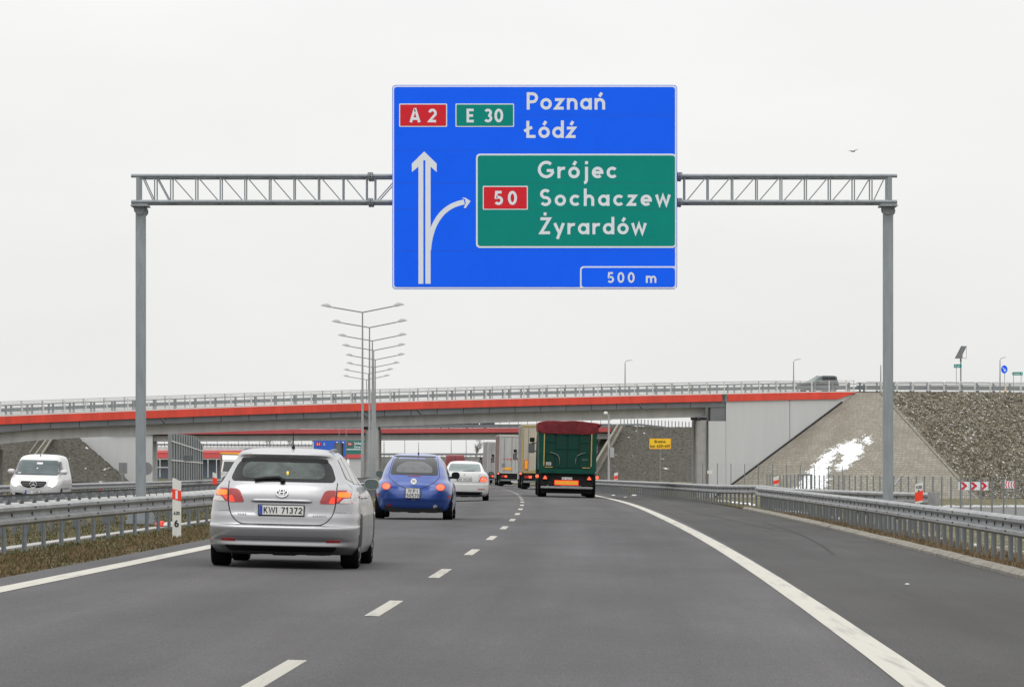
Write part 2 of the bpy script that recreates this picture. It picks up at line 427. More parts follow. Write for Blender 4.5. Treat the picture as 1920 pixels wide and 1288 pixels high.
def thing(name, label, cat, loc=(0, 0, 0), rot=(0, 0, 0), group=None):
    o = bpy.data.objects.new(name, None)
    COL.objects.link(o)
    o.empty_display_size = 0.3
    o.location = loc
    o.rotation_euler = rot
    o['label'] = label
    o['category'] = cat
    if group:
        o['group'] = group
    return o
def tag(o, label, cat, group=None):
    o['label'] = label; o['category'] = cat
    if group:
        o['group'] = group
    return o
def struct(o, kind='structure'):
    o['kind'] = kind
    return o
def link_copy(src, parent, loc=None, rot=None):
    c = src.copy(); COL.objects.link(c); c.parent = parent
    if loc is not None:
        c.location = loc
    if rot is not None:
        c.rotation_euler = rot
    return c
def copy_thing(src, loc, rot=None, label=None, group=None):
    c = src.copy(); COL.objects.link(c); c.location = loc
    if rot is not None:
        c.rotation_euler = rot
    if label:
        c['label'] = label
    if group:
        c['group'] = group
    for ch in list(src.children):
        d = ch.copy(); COL.objects.link(d); d.parent = c
        for g in list(ch.children):
            e = g.copy(); COL.objects.link(e); e.parent = d
    return c

def W(x, y, d):                                      # photo pixel at distance d -> world point
    s = F_PX / d
    return Vector(((x - 960) / s, d, H_EYE - (y - HORIZON) / s))

def pchip(xs, ys):
    xs = np.array(xs, float); ys = np.array(ys, float)
    h = np.diff(xs); dl = np.diff(ys) / h
    m = np.zeros_like(ys); m[0], m[-1] = dl[0], dl[-1]
    for i in range(1, len(xs) - 1):
        if dl[i - 1] * dl[i] > 0:
            w1 = 2 * h[i] + h[i - 1]; w2 = h[i] + 2 * h[i - 1]
            m[i] = (w1 + w2) / (w1 / dl[i - 1] + w2 / dl[i])
    def f(x):
        x = min(max(x, xs[0]), xs[-1])
        i = min(max(int(np.searchsorted(xs, x)) - 1, 0), len(h) - 1)
        t = (x - xs[i]) / h[i]
        return float((1 + 2 * t) * (1 - t) ** 2 * ys[i] + t * (1 - t) ** 2 * h[i] * m[i] + t * t * (3 - 2 * t) * ys[i + 1] + t * t * (t - 1) * h[i] * m[i + 1])
    return f

def rpoly(pts, r, n=6):                              # polygon with rounded corners
    out = []
    N = len(pts)
    rs = r if isinstance(r, (list, tuple)) else [r] * N
    for i in range(N):
        p = Vector(pts[i]); a = Vector(pts[i - 1]) - p; b = Vector(pts[(i + 1) % N]) - p
        rr = rs[i]
        if rr <= 0:
            out.append(tuple(p)); continue
        k = min(rr, a.length * 0.49, b.length * 0.49)
        pa, pb = p + a.normalized() * k, p + b.normalized() * k
        for j in range(n + 1):
            t = j / n
            out.append(tuple(pa * (1 - t) ** 2 + p * 2 * t * (1 - t) + pb * t * t))
    return out
def rect(x0, z0, x1, z1):
    return [(x0, z0), (x1, z0), (x1, z1), (x0, z1)]
def ell(cx, cy, rx, ry, n=28):
    return [(cx + rx * math.cos(2 * math.pi * k / n), cy + ry * math.sin(2 * math.pi * k / n)) for k in range(n)]
def mir(poly):
    return [(-x, z) for x, z in poly][::-1]

def inside(p, poly):
    x, y = p; c = False
    for i in range(len(poly)):
        x0, y0 = poly[i - 1]; x1, y1 = poly[i]
        if (y0 > y) != (y1 > y) and x < (x1 - x0) * (y - y0) / (y1 - y0) + x0:
            c = not c
    return c
def patch(mb, poly, fn, off, th=0.012, step=0.07, mi=0):       # polygon laid on a curved surface; fn(u, v, outward)
    pts = []
    n = len(poly)
    for i in range(n):                                # refine the outline
        a, b = Vector(poly[i]), Vector(poly[(i + 1) % n])
        k = max(1, int((b - a).length / step))
        pts += [a.lerp(b, j / k) for j in range(k)]
    nb = len(pts)
    xs = [p.x for p in pts]; ys = [p.y for p in pts]
    pl = [tuple(p) for p in pts]
    inner = []
    y = min(ys) + step / 2
    while y < max(ys):
        x = min(xs) + step / 2
        while x < max(xs):
            if inside((x, y), pl) and min((Vector((x, y)) - p).length for p in pts) > step * 0.4:
                inner.append(Vector((x, y)))
            x += step
        y += step
    vo, eo, fo, *_ = delaunay_2d_cdt(pts + inner, [(i, (i + 1) % nb) for i in range(nb)], [list(range(nb))], 1, 1e-5)
    top = [fn(p.x, p.y, off) for p in vo]
    mb.add(top, [tuple(f) for f in fo], mi)
    bo = [fn(p.x, p.y, off) for p in pts]; bi = [fn(p.x, p.y, off - th) for p in pts]
    mb.add(bo + bi, [(i, (i + 1) % nb, nb + (i + 1) % nb, nb + i) for i in range(nb)], mi)
    return mb

# ------------------------------------------------------------------ lettering: strokes of constant width, cap height 1
def arc(cx, cy, rx, ry, a0, a1, n=None):
    n = n or max(4, int(abs(a1 - a0) / 12))
    return [(cx + rx * math.cos(R(a0 + (a1 - a0) * k / n)), cy + ry * math.sin(R(a0 + (a1 - a0) * k / n))) for k in range(n + 1)]
def arch(x0, x1, top=0.58):
    c = (x0 + x1) / 2; r_ = (x1 - x0) / 2
    return [(x0, top - 0.23)] + arc(c, top - 0.23, r_, 0.23, 180, 0, 12) + [(x1, 0)]
O_ = arc(.33, .33, .245, .245, 0, 360, 30)
ACU = lambda x: [(x - .03, .75), (x + .11, .97)]
GL = {
 'o': (.66, [O_]), 'ó': (.66, [O_, ACU(.33)]), 'a': (.67, [O_, [(.585, 0), (.585, .66)]]), 'd': (.67, [O_, [(.585, 0), (.585, 1.02)]]),
 'e': (.66, [arc(.33, .33, .245, .245, 0, 315, 26), [(.1, .33), (.66, .33)]]), 'c': (.6, [arc(.33, .33, .245, .245, 42, 318, 24)]),
 'n': (.62, [[(.09, 0), (.09, .66)], arch(.09, .53)]), 'ń': (.62, [[(.09, 0), (.09, .66)], arch(.09, .53), ACU(.31)]),
 'h': (.62, [[(.09, 0), (.09, 1.02)], arch(.09, .53)]), 'm': (.98, [[(.09, 0), (.09, .66)], arch(.09, .49), arch(.49, .89)]),
 'r': (.44, [[(.09, 0), (.09, .66)], [(.09, .3)] + arc(.36, .32, .27, .255, 175, 72, 8)]),
 'z': (.56, [[(.03, .575), (.46, .575), (.08, .085), (.53, .085)]]), 'ź': (.56, [[(.03, .575), (.46, .575), (.08, .085), (.53, .085)], ACU(.28)]),
 'w': (.86, [[(.05, .66), (.235, .06), (.43, .60), (.625, .06), (.81, .66)]]), 'y': (.62, [[(.05, .66), (.33, .06)], [(.57, .66), (.21, -.27)]]),
 'j': (.32, [[(.2, .66), (.2, -.08)] + arc(.04, -.1, .16, .16, 0, -85, 8), [(.2, .8), (.2, .98)]]),
 'k': (.56, [[(.09, 0), (.09, 1.02)], [(.1, .24), (.46, .66)], [(.2, .36), (.5, 0)]]),
 'P': (.64, [[(.09, 0), (.09, 1)], [(.09, .91), (.34, .91)] + arc(.34, .68, .23, .23, 90, -90, 12) + [(.09, .45)]]),
 'L': (.56, [[(.09, 1), (.09, .09), (.54, .09)]]), 'Ł': (.56, [[(.09, 1), (.09, .09), (.54, .09)], [(-.12, .4), (.34, .63)]]),
 'G': (.92, [arc(.47, .5, .4, .41, 48, 345, 30), [(.5, .44), (.9, .44)]]), 'Z': (.66, [[(.05, .91), (.58, .91), (.09, .09), (.62, .09)]]),
 'Ż': (.66, [[(.05, .91), (.58, .91), (.09, .09), (.62, .09)], [(.33, 1.1), (.33, 1.28)]]),
 'S': (.66, [arc(.34, .70, .23, .21, 35, 270, 18) + arc(.34, .285, .245, .205, 90, -150, 18)]),
 'E': (.56, [[(.52, .91), (.09, .91), (.09, .09), (.53, .09)], [(.09, .5), (.48, .5)]]), 'A': (.78, [[(.07, 0), (.37, .96), (.41, .96), (.71, 0)], [(.17, .27), (.61, .27)]]),
 'K': (.66, [[(.09, 0), (.09, 1)], [(.1, .36), (.56, 1)], [(.24, .56), (.6, 0)]]), 'W': (1.0, [[(.05, 1), (.26, .06), (.5, .94), (.74, .06), (.95, 1)]]),
 'I': (.2, [[(.1, 0), (.1, 1)]]), 'B': (.64, [[(.09, 0), (.09, 1)], [(.09, .91), (.33, .91)] + arc(.33, .715, .2, .195, 90, -90, 10) + [(.09, .52)], [(.3, .5)] + arc(.34, .295, .22, .205, 90, -90, 10) + [(.09, .09)]]),
 'M': (.86, [[(.09, 0), (.09, 1), (.43, .3), (.77, 1), (.77, 0)]]), 'O': (.8, [arc(.4, .5, .31, .41, 0, 360, 30)]), 'C': (.7, [arc(.4, .5, .31, .41, 50, 310, 24)]),
 '0': (.64, [arc(.32, .5, .23, .41, 0, 360, 30)]), '1': (.42, [[(.05, .72), (.27, .93), (.27, 0)]]),
 '2': (.62, [arc(.31, .67, .22, .24, 165, -25, 14) + [(.09, .09), (.57, .09)]]), '3': (.62, [arc(.3, .71, .2, .2, 150, -80, 16), arc(.3, .3, .22, .21, 85, -150, 16)]),
 '4': (.66, [[(.42, 0), (.42, .95), (.06, .28), (.62, .28)]]), '5': (.62, [[(.53, .91), (.16, .91), (.12, .52)] + arc(.3, .32, .235, .235, 130, -145, 18)]),
 '6': (.64, [arc(.32, .3, .22, .22, 0, 360, 24), [(.115, .38)] + arc(.52, .36, .42, .56, 170, 105, 8)]), '7': (.58, [[(.04, .91), (.5, .91), (.2, 0)]]),
 '8': (.64, [arc(.32, .71, .19, .19, 0, 360, 22), arc(.32, .29, .225, .21, 0, 360, 22)]), '9': (.64, [arc(.32, .7, .22, .22, 0, 360, 24), [(.53, .62)] + arc(.12, .64, .42, .56, -10, -75, 8)]),
 'V': (.76, [[(.05, 1), (.38, .06), (.71, 1)]]), 'N': (.72, [[(.09, 0), (.09, 1), (.63, 0), (.63, 1)]]), 'T': (.62, [[(.02, .91), (.6, .91)], [(.31, 0), (.31, .88)]]),
 'l': (.22, [[(.11, 0), (.11, 1.02)]]), 'p': (.67, [O_, [(.085, -.3), (.085, .66)]]),
 '+': (.6, [[(.08, .42), (.52, .42)], [(.3, .2), (.3, .64)]]), '.': (.24, [[(.12, 0), (.12, .16)]]), '-': (.4, [[(.05, .4), (.35, .4)]]), ' ': (.4, []),
}
def text(mb, s, x0, x1, base, cap, fn, mi=0, sw=0.18, lift=0.0):
    """lay the word s between x0 and x1 on the base line; letter gaps stretch to fit"""
    adv = [GL[c][0] for c in s]
    tot = sum(adv) * cap
    gap = (x1 - x0 - tot) / max(1, len(s) - 1)
    k = 1.0
    if gap < 0.03 * cap:
        gap = 0.03 * cap; k = (x1 - x0 - gap * (len(s) - 1)) / tot
    x = x0; li = lift
    for c, a in zip(s, adv):
        for st in GL[c][1]:
            mb.ribbon([(x + px * cap * k, base + py * cap) for px, py in st], sw * cap * (0.5 + 0.5 * k), fn, mi, li)
            li += 0.0002
        x += a * cap * k + gap
    return mb

# ------------------------------------------------------------------ the road's line: bends right, then left; falls gently beyond 150 m
def xc(d):
    return 0.37 - (d - 155) ** 2 / (2 * (4700 if d < 155 else 6500))
def slope(d):
    return -(d - 155) / (4700 if d < 155 else 6500)
def zp(d):
    t = max(0.0, d - 140)
    return -0.0021 * t * t / (t + 25) if t > 0 else 0.0
def camber(d):                                        # the left lane's cross fall turns over as the curve begins
    return 0.025 - 0.045 * min(1.0, max(0.0, (d - 70) / 80))
def zroad(off, d):
    return zp(d) - (0.025 if off > 0 else camber(d)) * off
def zleft(off, d):                                    # the median follows the left edge of the road
    if off >= 0 or off < -10:
        return 0.0
    w_ = off if off > -4.2 else -4.2 * (1 - (-4.2 - off) / 5.8)
    return (0.025 - camber(d)) * w_
def zopp(off, d):
    return zp(d) + 0.0 - 0.025 * (abs(off) - 10.3)
GP = [(-900, -3.0), (-120, -2.4), (-60, -2.0), (-30, -1.4), (-22.5, -0.45), (-20.35, -0.27), (-20.3, -0.55), (-10.15, -0.35), (-10.1, 0.0), (-9.0, -0.03), (-7.4, -0.03), (-6.6, -0.02), (-5.6, 0.05),
      (-4.25, 0.1), (-4.2, -0.2), (7.25, -0.5), (7.3, -0.15), (8.4, -0.17), (9.2, -0.45), (12.0, -1.35), (20, -1.55), (60, -1.7), (900, -2.5)]
def zground(off, d):
    return zp(d) + zleft(off, d) + float(np.interp(off, [g[0] for g in GP], [g[1] for g in GP]))
def rp(off, d, dz=0.0, kind='g'):                     # point at an offset from the lane line
    z = zroad(off, d) if kind == 'r' else (zopp(off, d) if kind == 'o' else zground(off, d))
    return Vector((xc(d) + off, d, z + dz))

DS = list(np.arange(-30, 60, 10.0)) + list(np.arange(60, 300, 6.0)) + list(np.arange(300, 700, 20.0)) + list(np.arange(700, 1300, 60.0))
def sheet(name, off0, off1, dz, kind, material, ds=DS, nx=1, uv=False):
    mb = MB()
    cols = [[rp(off0 + (off1 - off0) * i / nx, d, dz, kind) for d in ds] for i in range(nx + 1)]
    for a, b in zip(cols[:-1], cols[1:]):
        mb.strip(b, a)
    ob = mb.build(name, material)
    if uv:
        ul = ob.data.uv_layers.new(name='UVMap')
        nd = len(ds)
        flat = []
        for i in range(nx):
            for oo in (off0 + (off1 - off0) * (i + 1) / nx, off0 + (off1 - off0) * i / nx):
                flat += [(oo, d) for d in ds]
        for lp in ob.data.loops:
            ul.data[lp.index].uv = flat[lp.vertex_index]
    return ob

# ground: one sheet out to the horizon
mb = MB()
GD = list(np.arange(-60, 330, 6.0)) + list(np.arange(330, 760, 25.0)) + [800, 900, 1000, 1150, 1300, 1700, 2500, 4000, 8000]
GO = sorted(set([g[0] for g in GP] + [-5000, -2500, -400, -250, -45, -7.7, -6.6, -5.2, 8.0, 10, 11, 14, 16, 30, 250, 2500, 5000]))
def gxy(o, d):
    dd = min(d, 1300)
    return (xc(dd) + o, d, zp(dd) + zleft(o, d) + float(np.interp(o, [g[0] for g in GP], [g[1] for g in GP])))
vv = [gxy(o, d) for d in GD for o in GO]
no = len(GO)
mb.add(vv, [(i * no + k, i * no + k + 1, (i + 1) * no + k + 1, (i + 1) * no + k) for i in range(len(GD) - 1) for k in range(no - 1)])
gr = mb.build('ground', ['grass', 'grass_snow'])
gr.data.polygons.foreach_set('material_index', [1 if ((GO[k] + GO[k + 1]) / 2 > 7.9) else 0 for i in range(len(GD) - 1) for k in range(no - 1)])
struct(gr)

struct(sheet('road_margin', -4.24, -4.02, 0.0, 'r', 'asphalt', uv=True))
struct(sheet('motorway_road', -4.02, 4.02, 0.0, 'r', 'asphalt', nx=2, uv=True))
struct(sheet('hard_shoulder', 4.02, 7.12, 0.0, 'r', 'asphalt_dark', uv=True))
struct(sheet('opposite_road', -20.35, -10.1, 0.0, 'o', 'asphalt', uv=True))
# markings
struct(sheet('edge_line', -3.83, -3.59, 0.004, 'r', 'paint_line'))
mb = MB()
ds = [d for d in DS]
lo_ = lambda d: 3.92 - .18 * min(1, max(0, (d - 25) / 80))
mb.strip([rp(lo_(d) + .13, d, 0.004, 'r') for d in ds], [rp(lo_(d) - .13, d, 0.004, 'r') for d in ds])
struct(mb.build('edge_line', 'paint_line'))
mb = MB()
d0 = F_PX * H_EYE / (1155 - HORIZON) - 36
while d0 < 700:
    for j in range(5):                               # extruded paint in six narrow ribs
        a, b = -0.07 + j * 0.0245, -0.07 + j * 0.0245 + 0.0195
        mb.strip([rp(b, d0 + t, 0.004, 'r') for t in (0, 2, 4)], [rp(a, d0 + t, 0.004, 'r') for t in (0, 2, 4)])
    mb.strip([rp(0.052, d0 + t, 0.002, 'r') for t in (0, 2, 4)], [rp(-0.07, d0 + t, 0.002, 'r') for t in (0, 2, 4)])
    d0 += 12.0
struct(mb.build('lane_markings', 'paint_line'))
mb = MB()
for o in (-10.8, -18.5):
    mb.strip([rp(o + .12, d, 0.004, 'o') for d in ds], [rp(o - .12, d, 0.004, 'o') for d in ds])
for k in range(40):
    q = [40 + 12 * k, 44 + 12 * k]
    mb.strip([rp(-14.6, d, 0.004, 'o') for d in q], [rp(-14.74, d, 0.004, 'o') for d in q])
struct(mb.build('opposite_road_markings', 'paint_line'))
# skid marks, joints and small debris on the shoulder
mb = MB()
for d in (100.5, 121.0, 78.0):
    mb.strip([rp(3.99 + 3.1 * t, d + 0.12 + 0.5 * t, 0.003, 'r') for t in (0, .5, 1)][::-1], [rp(3.99 + 3.1 * t, d + 0.5 * t, 0.003, 'r') for t in (0, .5, 1)][::-1])
struct(mb.build('asphalt_joints', mat('joint_grey', (0.085, 0.083, 0.08), 0.9, var=0.3, scale=2, spec=.15)))
mb = MB()
for pts in ([(4.9, 128), (5.3, 112), (5.55, 100), (5.7, 92)], [(6.1, 106), (6.0, 90), (5.75, 76), (5.45, 66)]):
    cv = pchip([p[1] for p in pts[::-1]], [p[0] for p in pts[::-1]])
    dd = np.linspace(pts[-1][1], pts[0][1], 14)
    mb.strip([rp(cv(d) + .035, d, .0025, 'r') for d in dd], [rp(cv(d) - .035, d, .0025, 'r') for d in dd])
struct(mb.build('skid_marks', mat('skid_dark', (.047, .046, .046), .95, col2=(.060, .0585, .0585), scale=6, ramp=(.35, .6), spec=.12)))
# kerb: blocks with thin gaps along the shoulder
mb = MB()
d = 20.0
while d < 138:
    L_ = 0.994
    j = random.uniform(-0.006, 0.006); jz = random.uniform(-0.004, 0.004)
    o0 = 7.12 + j
    p = [rp(o0, d, -0.06, 'r'), rp(o0 + .2, d, -0.06, 'r'), rp(o0 + .2, d, 0.085 + jz, 'r'), rp(o0 + .05, d, 0.08 + jz, 'r'), rp(o0, d, 0.04 + jz, 'r')]
    q = [rp(o0, d + L_, -0.06, 'r'), rp(o0 + .2, d + L_, -0.06, 'r'), rp(o0 + .2, d + L_, 0.085 + jz, 'r'), rp(o0 + .05, d + L_, 0.08 + jz, 'r'), rp(o0, d + L_, 0.04 + jz, 'r')]
    n = 5
    mb.add(p + q, [(4, 3, 2, 1, 0), (5, 6, 7, 8, 9)] + [(i, (i + 1) % n, n + (i + 1) % n, n + i) for i in range(n)])
    d += 1.0
struct(mb.build('kerb', 'kerb'))
# concrete gutter in the median and the base slabs
mb = MB()
ds2 = list(np.arange(20, 240, 6.0))
mb.strip([rp(-7.0, d, 0.03) for d in ds2], [rp(-7.3, d, 0.03) for d in ds2])
mb.strip([rp(-7.3, d, 0.03) for d in ds2], [rp(-7.3, d, -0.1) for d in ds2])
mb.strip([rp(-7.0, d, -0.1) for d in ds2], [rp(-7.0, d, 0.03) for d in ds2])
struct(mb.build('drain_channel', 'concrete'))
# ramp road behind the fence, with its snowy edge
mb = MB()
mb.strip([Vector((60 - 0.02 * (t - 230), t, -1.62)) for t in (235, 262, 290)], [Vector((21 + .02 * (t - 235), t, -1.58)) for t in (235, 262, 290)])
struct(mb.build('ramp_road', mat('ramp_asphalt', (.12, .118, .115), .9, var=.12, scale=1.5)))
mb = MB()
for i in range(60):
    x0 = 24 + i * 0.62
    mb.box(x0, x0 + random.uniform(.45, .64), 290.2, 290.6 + random.uniform(0.1, .8), -1.7, -1.52 + random.uniform(0, .05))
struct(mb.build('snow_bank', 'snow'), 'stuff')
mb = MB()
for i in range(200):
    dd = random.uniform(124, 180); o = random.uniform(8.0, 12.5)
    p = rp(o, dd)
    mb.lathe([(random.uniform(.08, .3), -0.03), (random.uniform(.05, .2), 0.03)], p, n=7)
for i in range(160):
    dd = random.uniform(46, 120); o = random.uniform(8.3, 11.5)
    p = rp(o, dd)
    mb.lathe([(random.uniform(.04, .14), -0.03), (random.uniform(.02, .08), 0.05)], p, n=6)
struct(mb.build('snow', 'snow'), 'stuff')
# litter and small stones on the shoulder
for (x, y, d_, w) in ((1701, 1104, 49.5, .05), (1150, 925, 205, .16), (1189, 924, 207, .24), (1172, 930, 190, .12)):
    p = W(x, y, d_)
    off = p.x - xc(d_)
    z = zroad(off, d_)
    mb = MB()
    mb.lathe([(w * .5, 0), (w * .62, w * .15), (w * .3, w * .38)], (0, 0, 0), n=7)
    o = mb.build('litter', 'white')
    o.location = (p.x, d_, z + 0.001); o.scale = (1, .7, .8)
    tag(o, {1701: 'small white scrap lying alone on the near hard shoulder', 1150: 'small white scrap on the asphalt just right of the dump trailer',
            1189: 'widest white scrap on the asphalt right of the dump trailer', 1172: 'white scrap on the far shoulder nearest the edge line'}[x], 'litter')

for (x, y, d_, m_, lb) in ((302, 976, 88, 'orange_red', 'crumpled orange scrap in the median grass behind the left guard rail'), (318, 978, 87, 'white', 'crumpled white scrap in the median grass right of the orange one')):
    p = W(x, y, d_); z = zground(p.x - xc(d_), d_)
    mb = MB()
    mb.lathe([(.09, 0), (.13, .05), (.10, .11), (.03, .15)], (0, 0, 0), n=7)
    o = mb.build('litter', m_); o.location = (p.x, d_, z); o.scale = (1.2, .8, 1); o.rotation_euler = (0, .2, .5)
    tag(o, lb, 'litter')

# ------------------------------------------------------------------ grass blades (near verge and median)
def blades(name, n, area, mats, h=(0.05, 0.14), w=0.012):
    V = np.empty((n * 3, 3)); 
    for i in range(n):
        p = area()
        a = random.uniform(0, math.pi); hh = random.uniform(*h); ww = w * random.uniform(.6, 1.6)
        lx, ly = random.gauss(0, .5) * hh, random.gauss(0, .5) * hh
        c, s_ = math.cos(a) * ww, math.sin(a) * ww
        V[i * 3] = (p.x - c, p.y - s_, p.z - .01); V[i * 3 + 1] = (p.x + c, p.y + s_, p.z - .01); V[i * 3 + 2] = (p.x + lx, p.y + ly, p.z + hh)
    me = bpy.data.meshes.new(name)
    me.from_pydata(V.tolist(), [], [(3 * i, 3 * i + 1, 3 * i + 2) for i in range(n)])
    for m_ in mats:
        me.materials.append(M[m_])
    me.polygons.foreach_set('material_index', [min(len(mats) - 1, int(abs(random.gauss(0, .9)))) for _ in range(n)])
    o = bpy.data.objects.new(name, me); COL.objects.link(o)
    return struct(o, 'stuff')
def med(o0, o1):
    def f():
        while True:
            d = 42 + 110 * random.random() ** 1.7
            o = random.uniform(o0, o1)
            if -7.35 < o < -6.95:
                continue
            p = rp(o, d)
            if math.sin(o * 5 + d * .8) + math.sin(d * 2.1 - o * 3) + random.uniform(-1.6, 1.6) > -1.2:
                return p
    return f
blades('verge_grass', 26000, med(-6.2, -4.2), ['blade_a', 'blade_c', 'blade_b', 'blade_d'], (0.015, 0.06))
blades('median_grass', 20000, med(-9.9, -6.2), ['blade_c', 'blade_a', 'blade_d', 'blade_b'], (0.015, 0.06))
def ver():
    d = 42 + 82 * random.random() ** 1.5
    o = 7.33 + 4.0 * random.random() ** 1.8
    return rp(o, d)
blades('verge_grass', 30000, ver, ['blade_b', 'blade_a', 'blade_c', 'blade_d'], (0.02, 0.09))

# ------------------------------------------------------------------ guard rails
WP = [(0.012, .31), (.05, .303), (.092, .268), (.092, .222), (.012, .19), (.0, .155), (.012, .12), (.092, .088), (.092, .042), (.05, .007), (0.012, 0)]
def guard_rail(name, label, path, side, top=0.75, post_step=2.0, post_w=0.065, post_d=0.05, mats=('galv', 'post_steel'), bolts=True, cap_end=False, spacer=True, dens=2.0, block=False):
    """path: ground points along the rail; side +1: beam on the right of the travel direction (+Y), -1: on the left"""
    P = [Vector(p) for p in path]
    org = P[0].copy()
    root = thing(name, label, 'guard rail', tuple(org))
    mb = MB()
    th = 0.005
    def frame(i):
        d = (P[min(i + 1, len(P) - 1)] - P[max(i - 1, 0)]); d.z = 0; d.normalize()
        return Vector((d.y, -d.x, 0)) * side
    prof = WP + [(a - th, b) for a, b in WP[::-1]]
    n = len(prof)
    vv = []
    for i, p in enumerate(P):
        r_ = frame(i)
        vv += [p + r_ * a + Vector((0, 0, top - .31 + b)) for a, b in prof]
    ff = [(i * n + k, i * n + (k + 1) % n, (i + 1) * n + (k + 1) % n, (i + 1) * n + k) for i in range(len(P) - 1) for k in range(n)]
    ff += [tuple(range(n)), tuple((len(P) - 1) * n + k for k in range(n - 1, -1, -1))]
    mb.add(vv, ff)
    mb.build('beam', mats[0], root, org=org, sharp=50, recalc=True)
    # walk along for posts
    cum = [0.0]
    for a, b in zip(P[:-1], P[1:]):
        cum.append(cum[-1] + (b - a).length)
    def at(s):
        i = min(max(int(np.searchsorted(cum, s)) - 1, 0), len(P) - 2)
        t = (s - cum[i]) / (cum[i + 1] - cum[i])
        d = (P[i + 1] - P[i]); d.z = 0; d.normalize()
        return P[i].lerp(P[i + 1], t), Vector((d.y, -d.x, 0)) * side, d
    pm = MB()
    pm.box(-post_w / 2, post_w / 2, -post_d / 2, post_d / 2, -0.25, top - 0.03)
    pm.box(-post_w / 2, -post_w / 2 + .012, -post_d / 2 - .02, post_d / 2 + .02, -0.25, top - 0.03)
    if spacer:
        pm.box(post_w / 2, post_w / 2 + .07, -.05, .05, top - .25, top - .07)
    if block:
        pm.hexa([(-.10, .06, .51), (.05, .06, .51), (.05, .16, .51), (-.10, .16, .51)], [(-.10, .06, .60), (.05, .06, .60), (.05, .13, .60), (-.10, .13, .60)], 1)
    proto, rest = None, MB()
    s, k = 0.3, 0
    bl = MB()
    while s < cum[-1] - .1:
        p, r_, d = at(s)
        base = p - r_ * (post_w / 2 + .075)
        ang = math.atan2(r_.y, r_.x)
        if k < 100:
            if proto is None:
                proto = pm.build('post', [mats[1], 'rail_white'] if block else mats[1], root)  # blocks get paler paint to stand for sky light on their tops
                q = proto
            else:
                q = link_copy(proto, root)
            q.location = base - org; q.rotation_euler = (0, 0, ang)
        else:
            mtx = Matrix.Translation(base) @ Matrix.Rotation(ang, 4, 'Z')
            rest.add([mtx @ Vector(v) for v in pm.v], pm.f)
        if bolts and k < 110:                        # slot in the valley at each post, bolt pairs on the ridges
            c = p + r_ * 0.012 + Vector((0, 0, top - .155))
            bl.bar(c - d * .05, c + d * .05, .012, .05)
        s += post_step; k += 1
    if rest.v:
        o = rest.build('post_row', mats[1], root, org=org)
        o['kind'] = 'stuff'
    if bolts:
        s = 1.0
        while s < min(cum[-1] - .3, 220):
            p, r_, d = at(s)
            for hz in (.243, .067):
                for dd_ in (-.06, .03, .12):
                    c = p + r_ * .094 + d * dd_ + Vector((0, 0, top - .31 + hz + .012))
                    bl.bar(c - d * .014, c + d * .014, .008, .025)
            s += 4.0 if dens == 2.0 else dens
        bl.build('bolts', 'bolt', root, org=org)['kind'] = 'stuff'
    if cap_end:
        p, r_, d = at(0.01)
        c = MB()
        a = p + r_ * 0.05 + Vector((0, 0, top - .155))
        c.bar(a - d * .5, a + d * .35, .11, .36)
        c.build('end_terminal', 'galv', root, org=org)
    return root

dl = list(np.arange(30, 120, 5.0)) + list(np.arange(120, 420, 10.0))
guard_rail('guard_rail', 'long galvanised guard rail behind the brown grass strip left of the silver car', [rp(-6.6, d) for d in dl], +1, .71, 2.2, mats=('galv', 'post_steel'))
# the rail on the other side of the median, seen from behind
far = guard_rail('guard_rail', 'median guard rail seen from behind with its spacer blocks in front of the white van', [rp(-9.0, d) for d in dl], -1, .74, 1.85, post_w=.08, mats=('galv_dull', 'galv_dull'), bolts=False, block=True)
guard_rail('guard_rail', 'near galvanised guard rail with closely set posts along the kerb of the hard shoulder', [rp(7.72, d, .0) for d in np.arange(36, 141, 4.0)], -1, .70, 1.3, post_w=.065, post_d=.05, mats=('galv', 'galv_dull'), dens=3.0)
dB = [(111, 11.0), (118, 10.0), (126, 9.3), (134, 8.75), (142, 8.3), (155, 7.55), (170, 7.1), (185, 6.75), (207, 6.2), (225, 5.5), (240, 5.05), (262, 4.95), (300, 4.9), (360, 4.9)]
def zB(x, d):
    o = x - xc(d)
    return max(zground(o, d), zroad(min(o, 7.3), d) - .02) if o < 8.4 else zp(d) - .22
guard_rail('guard_rail', 'far guard rail flaring away from the shoulder behind the start of the near rail', [Vector((x if d < 241 else xc(d) + 4.9, d, zB(x if d < 241 else xc(d) + 4.9, d))) for d, x in dB], -1, .75, 1.33, mats=('galv', 'galv_dull'), cap_end=True)
guard_rail('guard_rail', 'outermost guard rail along the far edge of the opposite carriageway behind the white van', [rp(-20.6, d) for d in list(np.arange(120, 200, 8.0)) + list(np.arange(200, 420, 15.0))], +1, .78, 2.0, mats=('galv', 'galv_dull'), bolts=False)

